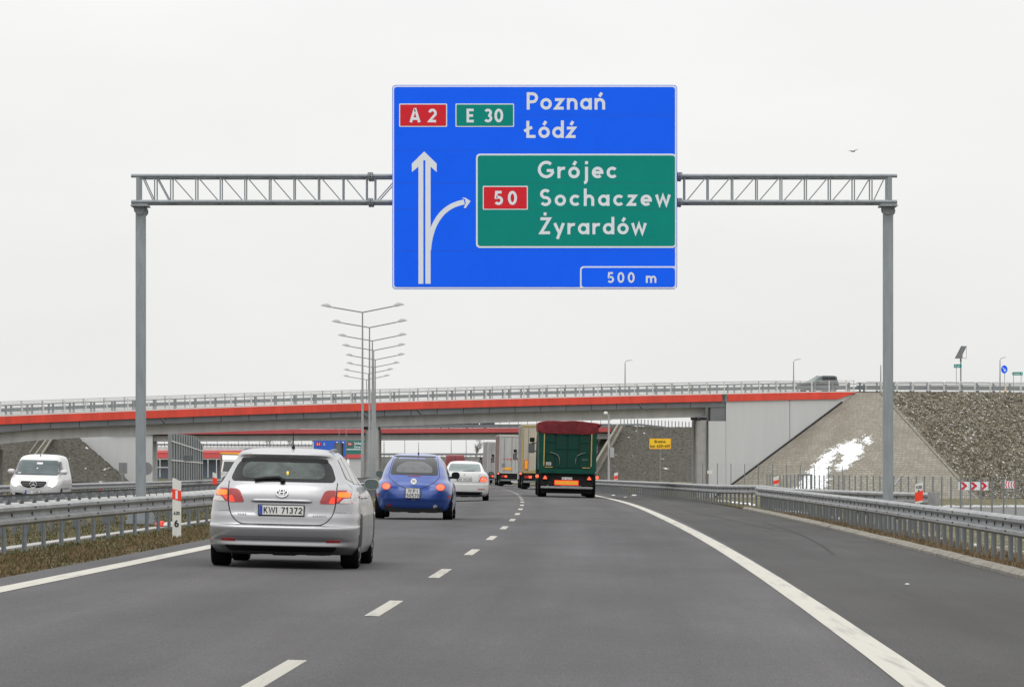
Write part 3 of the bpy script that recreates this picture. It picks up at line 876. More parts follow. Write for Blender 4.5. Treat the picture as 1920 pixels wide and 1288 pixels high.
# ------------------------------------------------------------------ marker posts
def marker_post(loc, label, band, h=1.0, txt=None, w=.14, rot=0):
    root = thing('marker_post', label, 'marker post', tuple(loc), (0, 0, rot), 'roadside marker posts')
    mb = MB()
    dpt = .05
    fn = lambda u, v, w_: (u, dpt / 2 - w_, v)
    mb.prism([(-w / 2, -.1), (w / 2, -.1), (w / 2, h - .06), (-w / 2 + .02, h), (-w / 2, h)], fn, dpt)
    mb.build('post', 'white', root)
    mb = MB()
    f2 = lambda u, v, w_: (u, -dpt / 2 - .004 - w_, v)
    z0, z1 = band
    mb.prism([(-w / 2 - .003, z0), (w / 2 + .003, z0 - .04), (w / 2 + .003, z1 - .04), (-w / 2 - .003, z1)], lambda u, v, w_: (u, dpt / 2 + .003 - w_, v), dpt + .007)
    bd = mb.build('red_band', 'orange_red', root)
    if txt:
        mb = MB()
        f3 = lambda u, v, w_: (u, -dpt / 2 - .006 - w_, v)
        for s, zb, cap in txt:
            ww = sum(GL[c][0] for c in s) * cap * .95
            text(mb, s, -ww / 2, ww / 2, zb, cap, f3, sw=.2)
        mb.build('lettering', 'ink', root)
    return root
mp = marker_post(rp(-5.1, 70), 'tall white marker post with red band and numbers 420 and 6 in the grass', (.63, .80), .97, [('420', .37, .055), ('6', .17, .12)], rot=R(-2))
mb = MB(); mb.box(-.018, .018, -.036, -.033, .63, .765)
mb.build('reflector', 'sign_white', mp)
marker_post(Vector((-9.75, 140, 0.02)), 'white and red marker post showing just left of the silver estate car', (.5, .84), 1.0, rot=R(8))
marker_post(rp(-20.9, 216, -.05), 'small red and white marker post before the dark slope behind the van', (.35, .62), .95)
def rail_marker(loc, label, txt=None, w=.15, h=.46, rot=0.0, k=1.0):
    root = thing('rail_marker', label, 'marker post', tuple(loc), (0, 0, rot), 'red and white markers on the guard rails')
    mb = MB()
    mb.prism([(-w / 2, 0), (w / 2, .03), (w / 2, h), (-w / 2, h - .05)], lambda u, v, q: (u, .02 - q, v), .04)
    mb.box(-.02, .02, .0, .015, -.3, .05)
    mb.build('board', 'white', root)
    mb = MB()
    mb.prism([(-w / 2 - .004, .04), (w / 2 + .004, .07), (w / 2 + .004, h * .62), (-w / 2 - .004, h * .62 - .05)], lambda u, v, q: (u, .023 - q, v), .046)
    mb.build('red_panel', 'orange_red', root)
    if txt:
        mb = MB()
        text(mb, txt[0], -.058, .058, h - .13, .055, lambda u, v, q: (u, -.026 - q, v), sw=.2)
        text(mb, txt[1], -.018, .02, h - .2, .05, lambda u, v, q: (u, -.026 - q, v), sw=.2)
        mb.build('lettering', 'ink', root)
    return root
p = W(1723, 944, 84); rail_marker(p, 'red and white marker with the number 420 on the near guard rail', ('420', '6'), h=.43, rot=R(-6))
p = W(1455, 910, 139); rail_marker(p, 'red and white marker on the far rail in front of the snow patch', h=.32, w=.17)
p = W(1155, 900, 225); rail_marker(p, 'tiny red and white marker beside the camera pole on the far rail', h=.42, w=.2)

# ------------------------------------------------------------------ sign gantry
GY = 92.0
S_G = F_PX / GY
gx = lambda px: (px - 960) / S_G
gz = lambda py: H_EYE - (py - HORIZON) / S_G
def gantry():
    root = thing('sign_gantry', 'grey steel gantry of two posts and a lattice beam spanning the carriageway', 'gantry', (gx(965), GY, -.05))
    o = Vector(root.location)
    xl, xr = gx(261.5), gx(1667.5)
    zt = gz(386)
    for x, zb in ((xl, .04), (xr, -.32)):
        mb = MB()
        w = .105
        q = rpoly([(-w, -.13), (w, -.13), (w, .13), (-w, .13)], .03, 3)
        mb.prism(q, lambda u, v, h: (x + u, GY + v + .33, zb + h), zt - zb)
        mb.box(x - .3, x + .3, GY + .03, GY + .63, zb - .05, zb + .03)
        for dx in (-.22, .22):
            mb.bar((x + dx, GY + .33, zb + .03), (x + dx * .45, GY + .33, zb + .3), .02, .2)
        for dx, dy in ((-.24, .1), (.24, .1), (-.24, .56), (.24, .56)):
            mb.lathe([(.03, 0), (.03, .08)], (x + dx, GY + dy, zb + .03), n=8)
        mb.build('post', 'gantry', root, org=o)
        mb = MB()
        zb2 = gz(377.5)
        mb.box(x - .175, x + .165, GY - .02, GY + .68, zt + .02, zb2)
        mb.box(x - .19, x + .18, GY - .03, GY + .69, zt - .01, zt + .02)
        for y_ in (GY + .19, GY + .47):
            mb.lathe([(.12, -.03), (.12, .0)], (x - .02, y_, zt - .06), axis='y', n=14)
            mb.lathe([(.12, -.03), (.12, .0)], (x + .03, y_ + .05, zt - .1), axis='y', n=14)
        for dx in (-.1, 0, .1):
            mb.lathe([(.014, 0), (.014, .03)], (x + dx, GY - .06, zt + .0), axis='y', n=8)
        mb.build('post_head', 'gantry', root, org=o)
    x0, x1 = gx(246), gx(1682)
    ztop, zbot = gz(330), gz(378.5)
    mb = MB()
    for y_ in (GY, GY + .65):
        i = 0.0 if y_ == GY else .07
        mb.tube([(x0 + i, y_, ztop), (x1 - i, y_, ztop)], .042, 10)
        mb.tube([(x0 + i, y_, zbot), (x1 - i, y_, zbot)], .042, 10)
    mb.build('chords', 'gantry', root, org=o, sharp=40)
    mb = MB()
    left = [290, 320, 367, 413, 459, 505, 551, 597, 643, 687]
    mid = list(np.linspace(703, 1268, 13))
    right = [1284, 1328, 1374, 1420, 1466, 1512, 1557, 1602, 1635]
    for p in left + mid + right:
        for y_ in (GY, GY + .65):
            mb.tube([(gx(p), y_, zbot), (gx(p), y_, ztop)], .016, 6)
    for p, y_ in ((258.5, 0), (258.5, .65), (1668.5, 0), (1668.5, .65)):
        mb.bar((gx(p), GY + y_, zbot), (gx(p), GY + y_, ztop), .07 if p < 900 else .09, .06)
    L_ = [264] + left; Rr_ = right + [1662]
    for a, b in zip(L_[:-1], L_[1:]):
        mb.tube([(gx(a + 2), GY, ztop), (gx(b - 2), GY, zbot)], .014, 6)
        if b < 330:
            mb.tube([(gx(a + 2), GY + .65, ztop), (gx(b - 2), GY + .65, zbot)], .014, 6)
    for a, b in zip(Rr_[:-1], Rr_[1:]):
        mb.tube([(gx(a + 2), GY, zbot), (gx(b - 2), GY, ztop)], .014, 6)
    for a, b in zip(mid[:-1], mid[1:]):
        mb.tube([(gx(a + 2), GY, zbot), (gx(b - 2), GY, ztop)], .014, 6)
        mb.tube([(gx(a + 2), GY + .65, zbot), (gx(b - 2), GY + .65, ztop)], .014, 6)
    ps = [262] + left + mid + right + [1666]
    for i, (a, b) in enumerate(zip(ps[:-1], ps[1:])):      # horizontal lacing between front and back
        for z_ in (ztop, zbot):
            u, v = (GY, GY + .65) if i % 2 else (GY + .65, GY)
            mb.tube([(gx(a), u, z_), (gx(b), v, z_)], .014, 6)
    mb.build('lattice', 'gantry', root, org=o)
    for p in (694.5, 1274):
        for z_ in (ztop, zbot):
            for y_ in (GY, GY + .65):
                mb = MB()
                for dx in (-.035, .02):
                    mb.lathe([(.085, 0), (.085, .02)], (gx(p) + dx, y_, z_), axis='x', n=12)
                mb.lathe([(.05, -.05), (.05, .055)], (gx(p), y_, z_), axis='x', n=10)
                for k in range(8):
                    a = k * math.pi / 4
                    mb.bar((gx(p) - .06, y_ + .066 * math.cos(a), z_ + .066 * math.sin(a)), (gx(p) + .06, y_ + .066 * math.cos(a), z_ + .066 * math.sin(a)), .018)
                mb.build('flange', 'gantry', root, org=o)
gantry()

def big_sign():
    KX = 3.0667                                     # units of the drawing below: sign crop pixels
    SY = GY - .16
    root = thing('direction_sign', 'huge blue gantry sign for Poznań and Łódź with green panel for Grójec', 'road sign', (gx(1002), SY, gz(541)))
    s = F_PX / SY
    def P(u, v, w):                                  # w metres towards the viewer
        return ((720 + u / KX - 960) / s - root.location.x, -w, H_EYE - (140 + v / KX - HORIZON) / s - root.location.z)
    L = 0.004
    def slab(name, poly, lo, hi, m_, parent=root):
        mb = MB(); mb.prism(poly, lambda u, v, w: P(u, v, lo + w), hi - lo)
        return mb.build(name, m_, parent, recalc=True)
    def rr(x0, y0, x1, y1, r):
        return rpoly([(x0, y0), (x1, y0), (x1, y1), (x0, y1)], r, 6)
    slab('panel', rr(47, 61, 1686, 1234, 24), -.05, 0, 'sign_blue')
    slab('border', rr(50, 64, 1683, 1231, 22), 0, L, 'sign_white')
    slab('blue_field', rr(58, 73, 1673, 1222, 18), L, 2 * L, 'sign_blue')
    # seams of the panel strips
    mb = MB()
    for v in (235, 435, 623, 775, 1012):
        mb.ribbon([(58, v), (1673, v)], 1.6, lambda u, v_, w: P(u, v_, 2 * L + .001))
    mb.build('panel_seams', 'sign_seam', root)
    g = slab('green_panel', rr(529, 456, 1680, 997, 26), 2 * L, 3 * L, 'sign_white')
    slab('green_field', rr(539, 466, 1673, 986, 18), 3 * L, 4 * L, 'sign_green', g)
    mb = MB()
    for v in (623, 775):
        mb.ribbon([(539, v), (1673, v)], 1.6, lambda u, v_, w: P(u, v_, 4 * L + .001))
    mb.build('panel_seams', mat('sign_seam_green', (0.004, 0.13, 0.11), .5, var=.05), g)
    b = slab('distance_panel', rpoly([(1127, 1231), (1127, 1102), (1680, 1102), (1680, 1231)], [0, 24, 6, 0], 6), 2 * L, 3 * L, 'sign_white')
    slab('blue_field', rr(1136, 1111, 1673, 1222, 18), 3 * L, 4 * L, 'sign_blue', b)
    for nm, x0, y0, x1, y1, m_, tx, ta, tb, base, cap, zl in (('route_plate', 87, 168, 363, 302, 'sign_red', 'A 2', 148, 303, 276, 78, 2), ('route_plate', 411, 168, 748, 302, 'sign_green', 'E 30', 475, 685, 276, 78, 2), ('route_plate', 568, 641, 827, 778, 'sign_red', '50', 634, 764, 750, 80, 4)):
        q = slab(nm, rr(x0, y0, x1, y1, 7), zl * L, (zl + 1) * L, 'sign_white')
        slab('colour_field', rr(x0 + 6, y0 + 6, x1 - 6, y1 - 6, 5), (zl + 1) * L, (zl + 2) * L, m_, q)
        mb = MB()
        # cap height upward is negative v
        text(mb, tx, ta, tb, -base, cap, lambda u, v, w: P(u, -v, (zl + 2) * L + .002 + w), sw=.19)
        mb.build('lettering', 'sign_white', q)
    for tx, ta, tb, base, cap, zl in (('Poznań', 820, 1272, 203, 100, 2), ('Łódź', 818, 1104, 366, 99, 2), ('Grójec', 886, 1340, 597, 100, 4), ('Sochaczew', 895, 1646, 756, 98, 4), ('Żyrardów', 894, 1508, 919, 98, 4), ('500 m', 1284, 1566, 1198, 62, 4)):
        mb = MB(); text(mb, tx, ta, tb, -base, cap, lambda u, v, w: P(u, -v, zl * L + .002 + w), sw=.172)
        mb.build('lettering', 'sign_white', root)
    mb = MB()
    w0 = 2 * L
    mb.prism([(231, 443), (303, 513), (303, 562), (268, 530), (268, 1203), (198, 1203), (198, 530), (160, 562), (160, 513)][::-1], lambda u, v, w: P(u, v, w0 + w), L)
    mb.build('straight_arrow', 'sign_white', root, recalc=True)
    mb = MB()
    mb.prism(rpoly([(226.5, 493), (237.5, 493), (237.5, 1204), (226.5, 1204)], 5, 3), lambda u, v, w: P(u, v, w0 + L + w), .002)
    mb.build('arrow_gap', 'sign_blue', root, recalc=True)
    mb = MB()
    b0, b1, b2, b3 = Vector((256, 1010)), Vector((268, 850)), Vector((340, 752)), Vector((462, 734))
    cv = []
    for i in range(25):
        t = i / 24
        cv.append(tuple(b0 * (1 - t) ** 3 + b1 * 3 * t * (1 - t) ** 2 + b2 * 3 * t * t * (1 - t) + b3 * t ** 3))
    mb.ribbon(cv, 29, lambda u, v, w: P(u, v, w0 + L * .8))
    mb.add([P(u, v, w0 + L * .75) for u, v in ((446, 709), (468, 709), (498, 728), (470, 768), (458, 768), (470, 742), (466, 718))], [(0, 1, 2, 6), (6, 2, 5), (5, 2, 3, 4)])
    mb.build('exit_arrow', 'sign_white', root)
    mb = MB()
    for u in (260, 640, 1000, 1380):
        for v in (587, 738):
            a = Vector(P(u, v, -.05)); 
            mb.bar(a, a + Vector((0, .1, 0)), .06, .12)
        a = Vector(P(u, 90, -.075)); b_ = Vector(P(u, 1205, -.075))
        mb.bar(a, b_, .05, .05)
    mb.build('brackets', 'gantry', root)
big_sign()

# ------------------------------------------------------------------ first overpass (oblique to the road)
U = Vector((0.860, 0.511, 0)); N = Vector((-0.511, 0.860, 0)); B0 = Vector((-49.6, 413.0, 0))
decktop = pchip([-60, -30, 0, 41.3, 84.2, 101, 124, 160, 220], [2.8, 4.45, 5.95, 7.57, 8.83, 9.2, 9.32, 9.3, 9.0])
def BP(t, back, z):                                  # along the bridge, behind its near face, height
    p = B0 + U * t + N * back
    return Vector((p.x, p.y, z))
def bsweep(mb, prof, ts, zf, mi=0, caps=True):       # profile (back, dz) swept along the deck line
    n = len(prof)
    vv = [BP(t, b, zf(t) + z) for t in ts for b, z in prof]
    ff = [(i * n + k, i * n + (k + 1) % n, (i + 1) * n + (k + 1) % n, (i + 1) * n + k) for i in range(len(ts) - 1) for k in range(n)]
    if caps:
        ff += [tuple(range(n)), tuple((len(ts) - 1) * n + k for k in range(n - 1, -1, -1))]
    return mb.add(vv, ff, mi)
def bbox(mb, t0, t1, b0, b1, z0, z1, mi=0):
    lo = [BP(t0, b0, z0), BP(t1, b0, z0), BP(t1, b1, z0), BP(t0, b1, z0)]
    hi = [BP(t0, b0, z1), BP(t1, b0, z1), BP(t1, b1, z1), BP(t0, b1, z1)]
    return mb.hexa(lo, hi, mi)
DW = 10.5                                            # deck width
bridge = thing('overpass', 'near road overpass with bright red fascia and grey girders crossing the motorway', 'bridge', tuple(BP(41.7, 5, -.6)))
bo = Vector(bridge.location)
TS = list(np.arange(-68, 84.1, 4.0)) + [84.2]
mb = MB()
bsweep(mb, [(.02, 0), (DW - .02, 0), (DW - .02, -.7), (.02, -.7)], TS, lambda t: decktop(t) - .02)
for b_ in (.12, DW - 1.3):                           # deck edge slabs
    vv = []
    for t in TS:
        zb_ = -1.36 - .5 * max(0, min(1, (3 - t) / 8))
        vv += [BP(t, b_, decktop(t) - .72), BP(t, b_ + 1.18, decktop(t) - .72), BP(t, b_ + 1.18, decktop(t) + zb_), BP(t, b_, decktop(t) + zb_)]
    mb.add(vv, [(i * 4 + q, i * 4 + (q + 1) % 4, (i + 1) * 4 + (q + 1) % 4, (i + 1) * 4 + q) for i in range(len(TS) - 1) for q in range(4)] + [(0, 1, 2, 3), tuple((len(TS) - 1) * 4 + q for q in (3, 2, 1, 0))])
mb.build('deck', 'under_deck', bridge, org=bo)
def fascia(t0, t1, cut=0.0):
    mb = MB()
    ts = list(np.arange(t0, t1 - .5, 2.0)) + [t1]
    prof = [(-.06, .0), (.0, .0), (.0, -.76), (-.06, -.76)]
    bsweep(mb, prof, ts, decktop)
    if cut:
        z = decktop(t1)
        a = [BP(t1, b, z + dz) for b, dz in prof]
        e = [BP(t1 + cut, -.06, z + .02), BP(t1 + cut, 0, z + .02)]
        mb.add(a + e, [(0, 4, 3), (1, 2, 5), (0, 1, 5, 4), (3, 4, 5, 2)])
    return mb.build('fascia', 'red_fascia', bridge, org=bo)
fascia(-68, 83.75)
fascia(84.5, 98.8, 2.6)
for back in (DW + .0,):
    mb = MB(); bsweep(mb, [(DW, 0), (DW + .06, 0), (DW + .06, -.76), (DW, -.76)], TS, decktop); mb.build('fascia', 'red_fascia', bridge, org=bo)
mb = MB()
for t in np.arange(-38, 98, 5.4):                   # fascia panel joints
    if not 83 < t < 85:
        z = decktop(t)
        bbox(mb, t, t + .03, -.066, -.058, z - .75, z - .01)
mb.build('fascia_joints', mat('fascia_joint', (0.55, 0.12, 0.09), .7, var=.1), bridge, org=bo)
mb = MB(); bsweep(mb, [(-.02, .0), (.55, .0), (.55, .14), (-.02, .14)], TS + [90, 101.2], decktop); bsweep(mb, [(DW - .55, .0), (DW + .02, .0), (DW + .02, .14), (DW - .55, .14)], TS, decktop)
mb.build('kerb_beam', 'rail_white', bridge, org=bo)
def soffit(t):                                       # lower edge of the girders; haunched over the left pier
    return decktop(t) - 2.40 - 0.35 * max(0, 1 - abs(t + 1) / 9) ** 1.5
for k, b in enumerate((1.45, 4.6, 8.2)):
    mb = MB()
    ts = [t for t in TS if t <= 82.4] + [82.6]
    n = 4
    vv = []
    for t in ts:
        top = decktop(t) - 1.3; bot = soffit(t)
        vv += [BP(t, b, top), BP(t, b + .9, top), BP(t, b + .9, bot), BP(t, b, bot)]
    ff = [(i * n + q, i * n + (q + 1) % n, (i + 1) * n + (q + 1) % n, (i + 1) * n + q) for i in range(len(ts) - 1) for q in range(n)] + [(0, 1, 2, 3), tuple((len(ts) - 1) * n + q for q in (3, 2, 1, 0))]
    mb.add(vv, ff)
    mb.build('girder', 'girder', bridge, org=bo)
mb = MB()
for t in np.arange(-38, 82, 3.1):                   # formwork joints and drain pipes under the deck edge
    bbox(mb, t, t + .05, .10, .12, decktop(t) - 1.34, decktop(t) - .77)
mb.build('deck_joints', 'seam', bridge, org=bo)
mb = MB()
for t in (17.4, 40, 46.5, 73.3):
    a = BP(t, .06, decktop(t) - .8); b = BP(t + .5, .06, decktop(t) - 1.34)
    mb.tube([a, b], .07, 6)
mb.build('drain_pipe', 'post_steel', bridge, org=bo)
SK = 0.594                                           # the supports stand parallel to the motorway, the deck crosses askew
def pier(t, wid, ztop, m_='concrete'):
    zb = -2.2
    for b in (.9, 4.6, 8.3):
        tt = t + SK * (b - .9)
        mb = MB()
        c = BP(tt, b + .5, 0)
        q = rpoly([(-wid / 2, -.75), (wid / 2, -.75), (wid / 2, .75), (-wid / 2, .75)], .35, 4)
        mb.prism(q, lambda u, v, h: (c.x + u, c.y + v, zb + h), ztop - .35 - zb)
        bbox(mb, tt - wid * .28, tt + wid * .3, b, b + 1.1, ztop - .36, ztop + .02)
        mb.build('pier', m_, bridge, org=bo, recalc=True)
pier(41.9, 1.35, soffit(41.9))
pier(82.0, 1.22, soffit(81))
pier(-1.2, 1.9, soffit(-1.2))
def sbox(mb, t0, t1, b0, b1, z0, z1):
    lo = [BP(t0 + SK * b0, b0, z0), BP(t1 + SK * b0, b0, z0), BP(t1 + SK * b1, b1, z0), BP(t0 + SK * b1, b1, z0)]
    return mb.hexa(lo, [Vector((p.x, p.y, z1(i) if callable(z1) else z1)) for i, p in enumerate(lo)])
mb = MB()
bbox(mb, 81.2, 82.4, .9, 2.2, soffit(81) - .28, soffit(81))
bbox(mb, 41.2, 42.6, 1.2, 2.2, soffit(42) - .3, soffit(42)); bbox(mb, -2.2, 0, 1.2, 2.2, soffit(-1) - .3, soffit(-1))
mb.build('bearing', 'bolt', bridge, org=bo)
# abutment wall with its notch below the girder seat
mb = MB()
sbox(mb, 82.05, 84.25, .1, DW, -2.5, soffit(82) - .42)
sbox(mb, 84.28, 92.5, .1, DW, -2.5, lambda i: decktop(84 + 8 * (i in (1, 2))) - .2)
sbox(mb, 92.56, 103, .1, DW, -2.5, lambda i: decktop(92 + 10 * (i in (1, 2))) - .2)
mb.build('abutment', 'concrete_wall', bridge, org=bo)
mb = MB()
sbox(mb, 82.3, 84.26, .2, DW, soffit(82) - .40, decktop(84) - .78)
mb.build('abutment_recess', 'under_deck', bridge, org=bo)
mb = MB()
bbox(mb, 83.75, 84.5, .02, .3, decktop(84) - .8, decktop(84) + .02)
mb.build('expansion_joint', 'concrete_dark', bridge, org=bo)
# railing of vertical bars on both edges
def bar_railing(b, name='railing', m_='rail_white', t0=-68.0, t1=101.0, hh=1.12, zz=.14):
    rt = bpy.data.objects.new(name, None); COL.objects.link(rt); rt.parent = bridge
    rt.location = BP(30, b, decktop(30)) - bo
    o = BP(30, b, decktop(30))
    mb = MB()
    tt = list(np.arange(t0, t1, 2.27)) + [t1]
    for a, c in zip(tt[:-1], tt[1:]):
        for z_ in (zz + .12, zz + hh):
            mb.bar(BP(a, b, decktop(a) + z_), BP(c, b, decktop(c) + z_), .06, .05)
    mb.build('handrail', m_, rt, org=o)
    mb = MB()
    t = t0
    while t < t1:
        z = decktop(t)
        mb.bar(BP(t, b, z + zz + .12), BP(t, b, z + zz + hh), .022, .022)
        t += .142
    mb.build('bars', m_, rt, org=o)
    mb = MB()
    mb.box(-.05, .05, -.05, .05, zz - .3, zz + hh + .03)
    pr = None
    for t in tt:
        p = BP(t + .05, b, decktop(t)) - o
        if pr is None:
            pr = mb.build('post', m_, rt); pr.location = p; pr.rotation_euler = (0, 0, math.atan2(U.y, U.x))
        else:
            link_copy(pr, rt, p)
    return rt
bar_railing(.12)
bar_railing(DW - .1, m_='rail_grey', hh=1.25)
# crash barriers on the deck (two rails on strong posts)
def deck_barrier(b, label, t0, t1, toward=1):
    root = thing('guard_rail', label, 'guard rail', tuple(BP(t0, b, decktop(t0))))
    o = Vector(root.location)
    mb = MB()
    ts = list(np.arange(t0, t1, 3.0)) + [t1]
    bsweep(mb, [(b + .05, .42), (b + .13, .48), (b + .13, .52), (b + .05, .57), (b + .13, .62), (b + .13, .68), (b + .05, .74), (b + .04, .74), (b + .04, .42)], ts, decktop)
    mb.build('beam', 'post_steel', root, org=o)
    mb = MB()
    bsweep(mb, [(b, 1.0), (b + .08, 1.0), (b + .08, 1.08), (b, 1.08)], ts, decktop)
    mb.build('top_rail', 'post_steel', root, org=o)
    mb = MB(); mb.box(-.09, .09, -.06, .06, -.02, 1.08)
    pr = None
    t = t0 + .4
    while t < t1:
        p = BP(t, b, decktop(t)) - o
        if pr is None:
            pr = mb.build('post', 'post_steel', root); pr.location = p; pr.rotation_euler = (0, 0, math.atan2(U.y, U.x))
        else:
            link_copy(pr, root, p)
        t += 2.27
    return root
deck_barrier(.75, 'grey crash barrier on the near edge of the overpass deck behind the white railing', -67.5, 101)
deck_barrier(DW - .8, 'grey crash barrier on the far edge of the overpass deck', -67.5, 101)

# crossing road on the embankment, right of the overpass
TR = list(np.arange(101.2, 230, 4.0))
mb = MB(); bsweep(mb, [(.3, -.04), (DW, -.04), (DW, -.2), (.3, -.2)], TR, decktop)
struct(mb.build('crossing_road', 'asphalt'))
# paved end slope: quarter cone plus its sloping face, and the grass slope beside it
APEX = 101.3
def toe_z(t, ang):
    return -2.6
def slope_pt(t0, ang, k):
    """ang 0 = along the wall, 1 = square to the crossing road; k 0 top .. 1 toe"""
    a = math.radians(90 * ang)
    Rr = 19.0 - 1.2 * ang
    dirv = -U * math.cos(a) + (-N) * math.sin(a)
    top = BP(t0, .0, decktop(t0) - .02)
    zt = toe_z(t0, ang)
    p = top + dirv * (Rr * k)
    p.z = top.z + (zt - top.z) * k
    return p
def grid_mesh(name, rows, mats, uvs=None):
    mb = MB()
    nn = len(rows[0])
    mb.add([p for r_ in rows for p in r_], [(i * nn + k, i * nn + k + 1, (i + 1) * nn + k + 1, (i + 1) * nn + k) for i in range(len(rows) - 1) for k in range(nn - 1)])
    ob = mb.build(name, mats, smooth=True)
    if uvs:
        flat = [q for r_ in uvs for q in r_]
        ul = ob.data.uv_layers.new(name='UVMap')
        for lp in ob.data.loops:
            ul.data[lp.index].uv = flat[lp.vertex_index]
    return ob
KK = 30
rows, uvs = [], []
for i in range(25):
    ang = i / 24
    rows.append([slope_pt(APEX, ang, k / KK) for k in range(KK + 1)])
    uvs.append([(ang * 20.0, k / KK * 19.5) for k in range(KK + 1)])
for j in range(1, 4):
    t = APEX + j * 1.0
    rows.append([slope_pt(t, 1.0, k / KK) for k in range(KK + 1)])
    uvs.append([(20.0 + j * 1.0, k / KK * 19.5) for k in range(KK + 1)])
struct(grid_mesh('paved_slope', rows, 'pavers', uvs))
mb = MB()                                            # dark joint along the wall, pale kerb along the grass
w_ = -N
for k in range(3, KK):
    p, q = slope_pt(APEX, 0, k / KK), slope_pt(APEX, 0, (k + 1) / KK)
    mb.hexa([p + w_ * -.05 + Vector((0, 0, .0)), q + w_ * -.05, q + w_ * .06, p + w_ * .06], [p + w_ * -.05 + Vector((0, 0, .2)), q + w_ * -.05 + Vector((0, 0, .2)), q + w_ * .06 + Vector((0, 0, .2)), p + w_ * .06 + Vector((0, 0, .2))])
struct(mb.build('wall_joint', 'seam'))
mb = MB()
for k in range(KK):
    p, q = slope_pt(APEX + 3.0, 1, k / KK), slope_pt(APEX + 3.0, 1, (k + 1) / KK)
    mb.hexa([p, q, q + U * .25, p + U * .25], [v + Vector((0, 0, .14)) for v in (p, q, q + U * .25, p + U * .25)])
struct(mb.build('slope_edging', 'kerb'))
def nz(x, y, s=1.0, seed=0):
    return (math.sin(x * 1.3 * s + seed) * math.cos(y * 1.7 * s - seed) + .6 * math.sin(x * 2.9 * s + y * 2.3 * s + 1.3 * seed) + .4 * math.cos(x * 5.1 * s - y * 4.3 * s)) / 2
rows = []
for j in range(0, 60):
    t = APEX + 3.2 + j * 1.6
    rows.append([slope_pt(t, 1.0, k / 44) + Vector((0, 0, .06 + .035 * nz(t, k * .45, 1.4) * (0 < k < 44))) for k in range(45)])
struct(grid_mesh('embankment', rows, 'slope_grass'))
mb = MB()                                            # shoulder strip between slope and crossing road
bsweep(mb, [(-.02, .06), (.4, .06), (.4, -.4), (-.02, -.4)], TR, decktop)
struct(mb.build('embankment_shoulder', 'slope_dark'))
# tufts on the grass slope
def tufts(name, n, pt, mats, h=(.12, .34), w=.05):
    V, Fc, Mi = [], [], []
    for i in range(n):
        p = pt()
        mi = 0 if random.random() < .5 else 1
        for q in range(3):
            a = random.uniform(0, math.pi); hh = random.uniform(*h)
            c, s_ = math.cos(a) * w * random.uniform(.6, 1.8), math.sin(a) * w
            b = len(V)
            lx = random.gauss(.0, .22); ly = -abs(random.gauss(.1, .15))
            V += [(p.x - c, p.y - s_, p.z), (p.x + c, p.y + s_, p.z), (p.x + lx + c * .4, p.y + ly, p.z + hh)]
            Fc.append((b, b + 1, b + 2)); Mi.append(mi)
    me = bpy.data.meshes.new(name); me.from_pydata(V, [], Fc)
    for m_ in mats:
        me.materials.append(M[m_])
    me.polygons.foreach_set('material_index', Mi)
    o = bpy.data.objects.new(name, me); COL.objects.link(o)
    return struct(o, 'stuff')
tufts('dry_grass', 26000, lambda: slope_pt(APEX + 3.6 + random.random() * 34, 1.0, random.random() ** .9 * .99) + Vector((0, 0, .05)), ['straw', 'straw_dark'], (.05, .15), .032)
# scraps of old snow caught in the grass
mb = MB()
for i in range(3000):
    t = APEX + 3.6 + random.random() * 34; k = random.random() ** .8
    if nz(t * .25, k * 6, 1.0, 3) + random.uniform(-.5, .5) < -.05:
        continue
    p = slope_pt(t, 1.0, k * .98) + Vector((0, -.05, .13))
    w_ = random.uniform(.02, .11); h_ = random.uniform(.012, .035)
    mb.add([p + U * -w_, p + U * (w_ * .3) + Vector((0, -.05, -h_)), p + U * w_, p + U * (-w_ * .2) + Vector((0, .05, h_ * 1.1))], [(0, 1, 2, 3)])
struct(mb.build('snow_scraps', 'snow'), 'stuff')
# the snow patch lying on the paved slope
SNOW = [(1492, 918), (1500, 903), (1517, 884), (1527, 870), (1545, 852), (1568, 838), (1590, 828), (1603, 824), (1606, 832), (1615, 834), (1619, 846), (1611, 856), (1597, 866), (1588, 880), (1570, 884), (1566, 872), (1580, 864), (1578, 852), (1568, 848), (1562, 860), (1555, 874), (1552, 890), (1548, 918)]
SN2 = [(1617, 826), (1622, 820), (1631, 816), (1634, 824), (1628, 834), (1622, 832)]
def proj(p):
    s = F_PX / p.y
    return (960 + p.x * s, HORIZON - (p.z - H_EYE) * s)
mb = MB()
NI, NK = 260, 330
cell = {}
for i in range(NI + 1):
    for k in range(NK + 1):
        p = slope_pt(APEX, i / NI, k / NK)
        cell[i, k] = p
keep = []
for i in range(NI):
    for k in range(NK):
        q = proj(cell[i, k])
        j = (q[0] + 7 * nz(q[0] * .09, q[1] * .3, 1, 2) + random.gauss(0, 3.0), q[1] + 3.5 * nz(q[0] * .2, q[1] * .25, 1, 5) + random.gauss(0, 1.7))
        if (inside(j, SNOW) or inside(j, SN2)) and nz(q[0] * .21, q[1] * .8, 1, 9) + random.gauss(0, .22) < .62:
            keep.append((i, k))
ids = {}
for i, k in keep:
    f = []
    for a, b in ((i, k), (i, k + 1), (i + 1, k + 1), (i + 1, k)):
        if (a, b) not in ids:
            ids[a, b] = len(mb.v); mb.v.append(tuple(cell[a, b] + Vector((0, -.02, .05 + .015 * nz(a, b, .7)))))
        f.append(ids[a, b])
    mb.f.append(tuple(f)); mb.m.append(0)
struct(mb.build('snow_patch', 'snow', smooth=True), 'stuff')

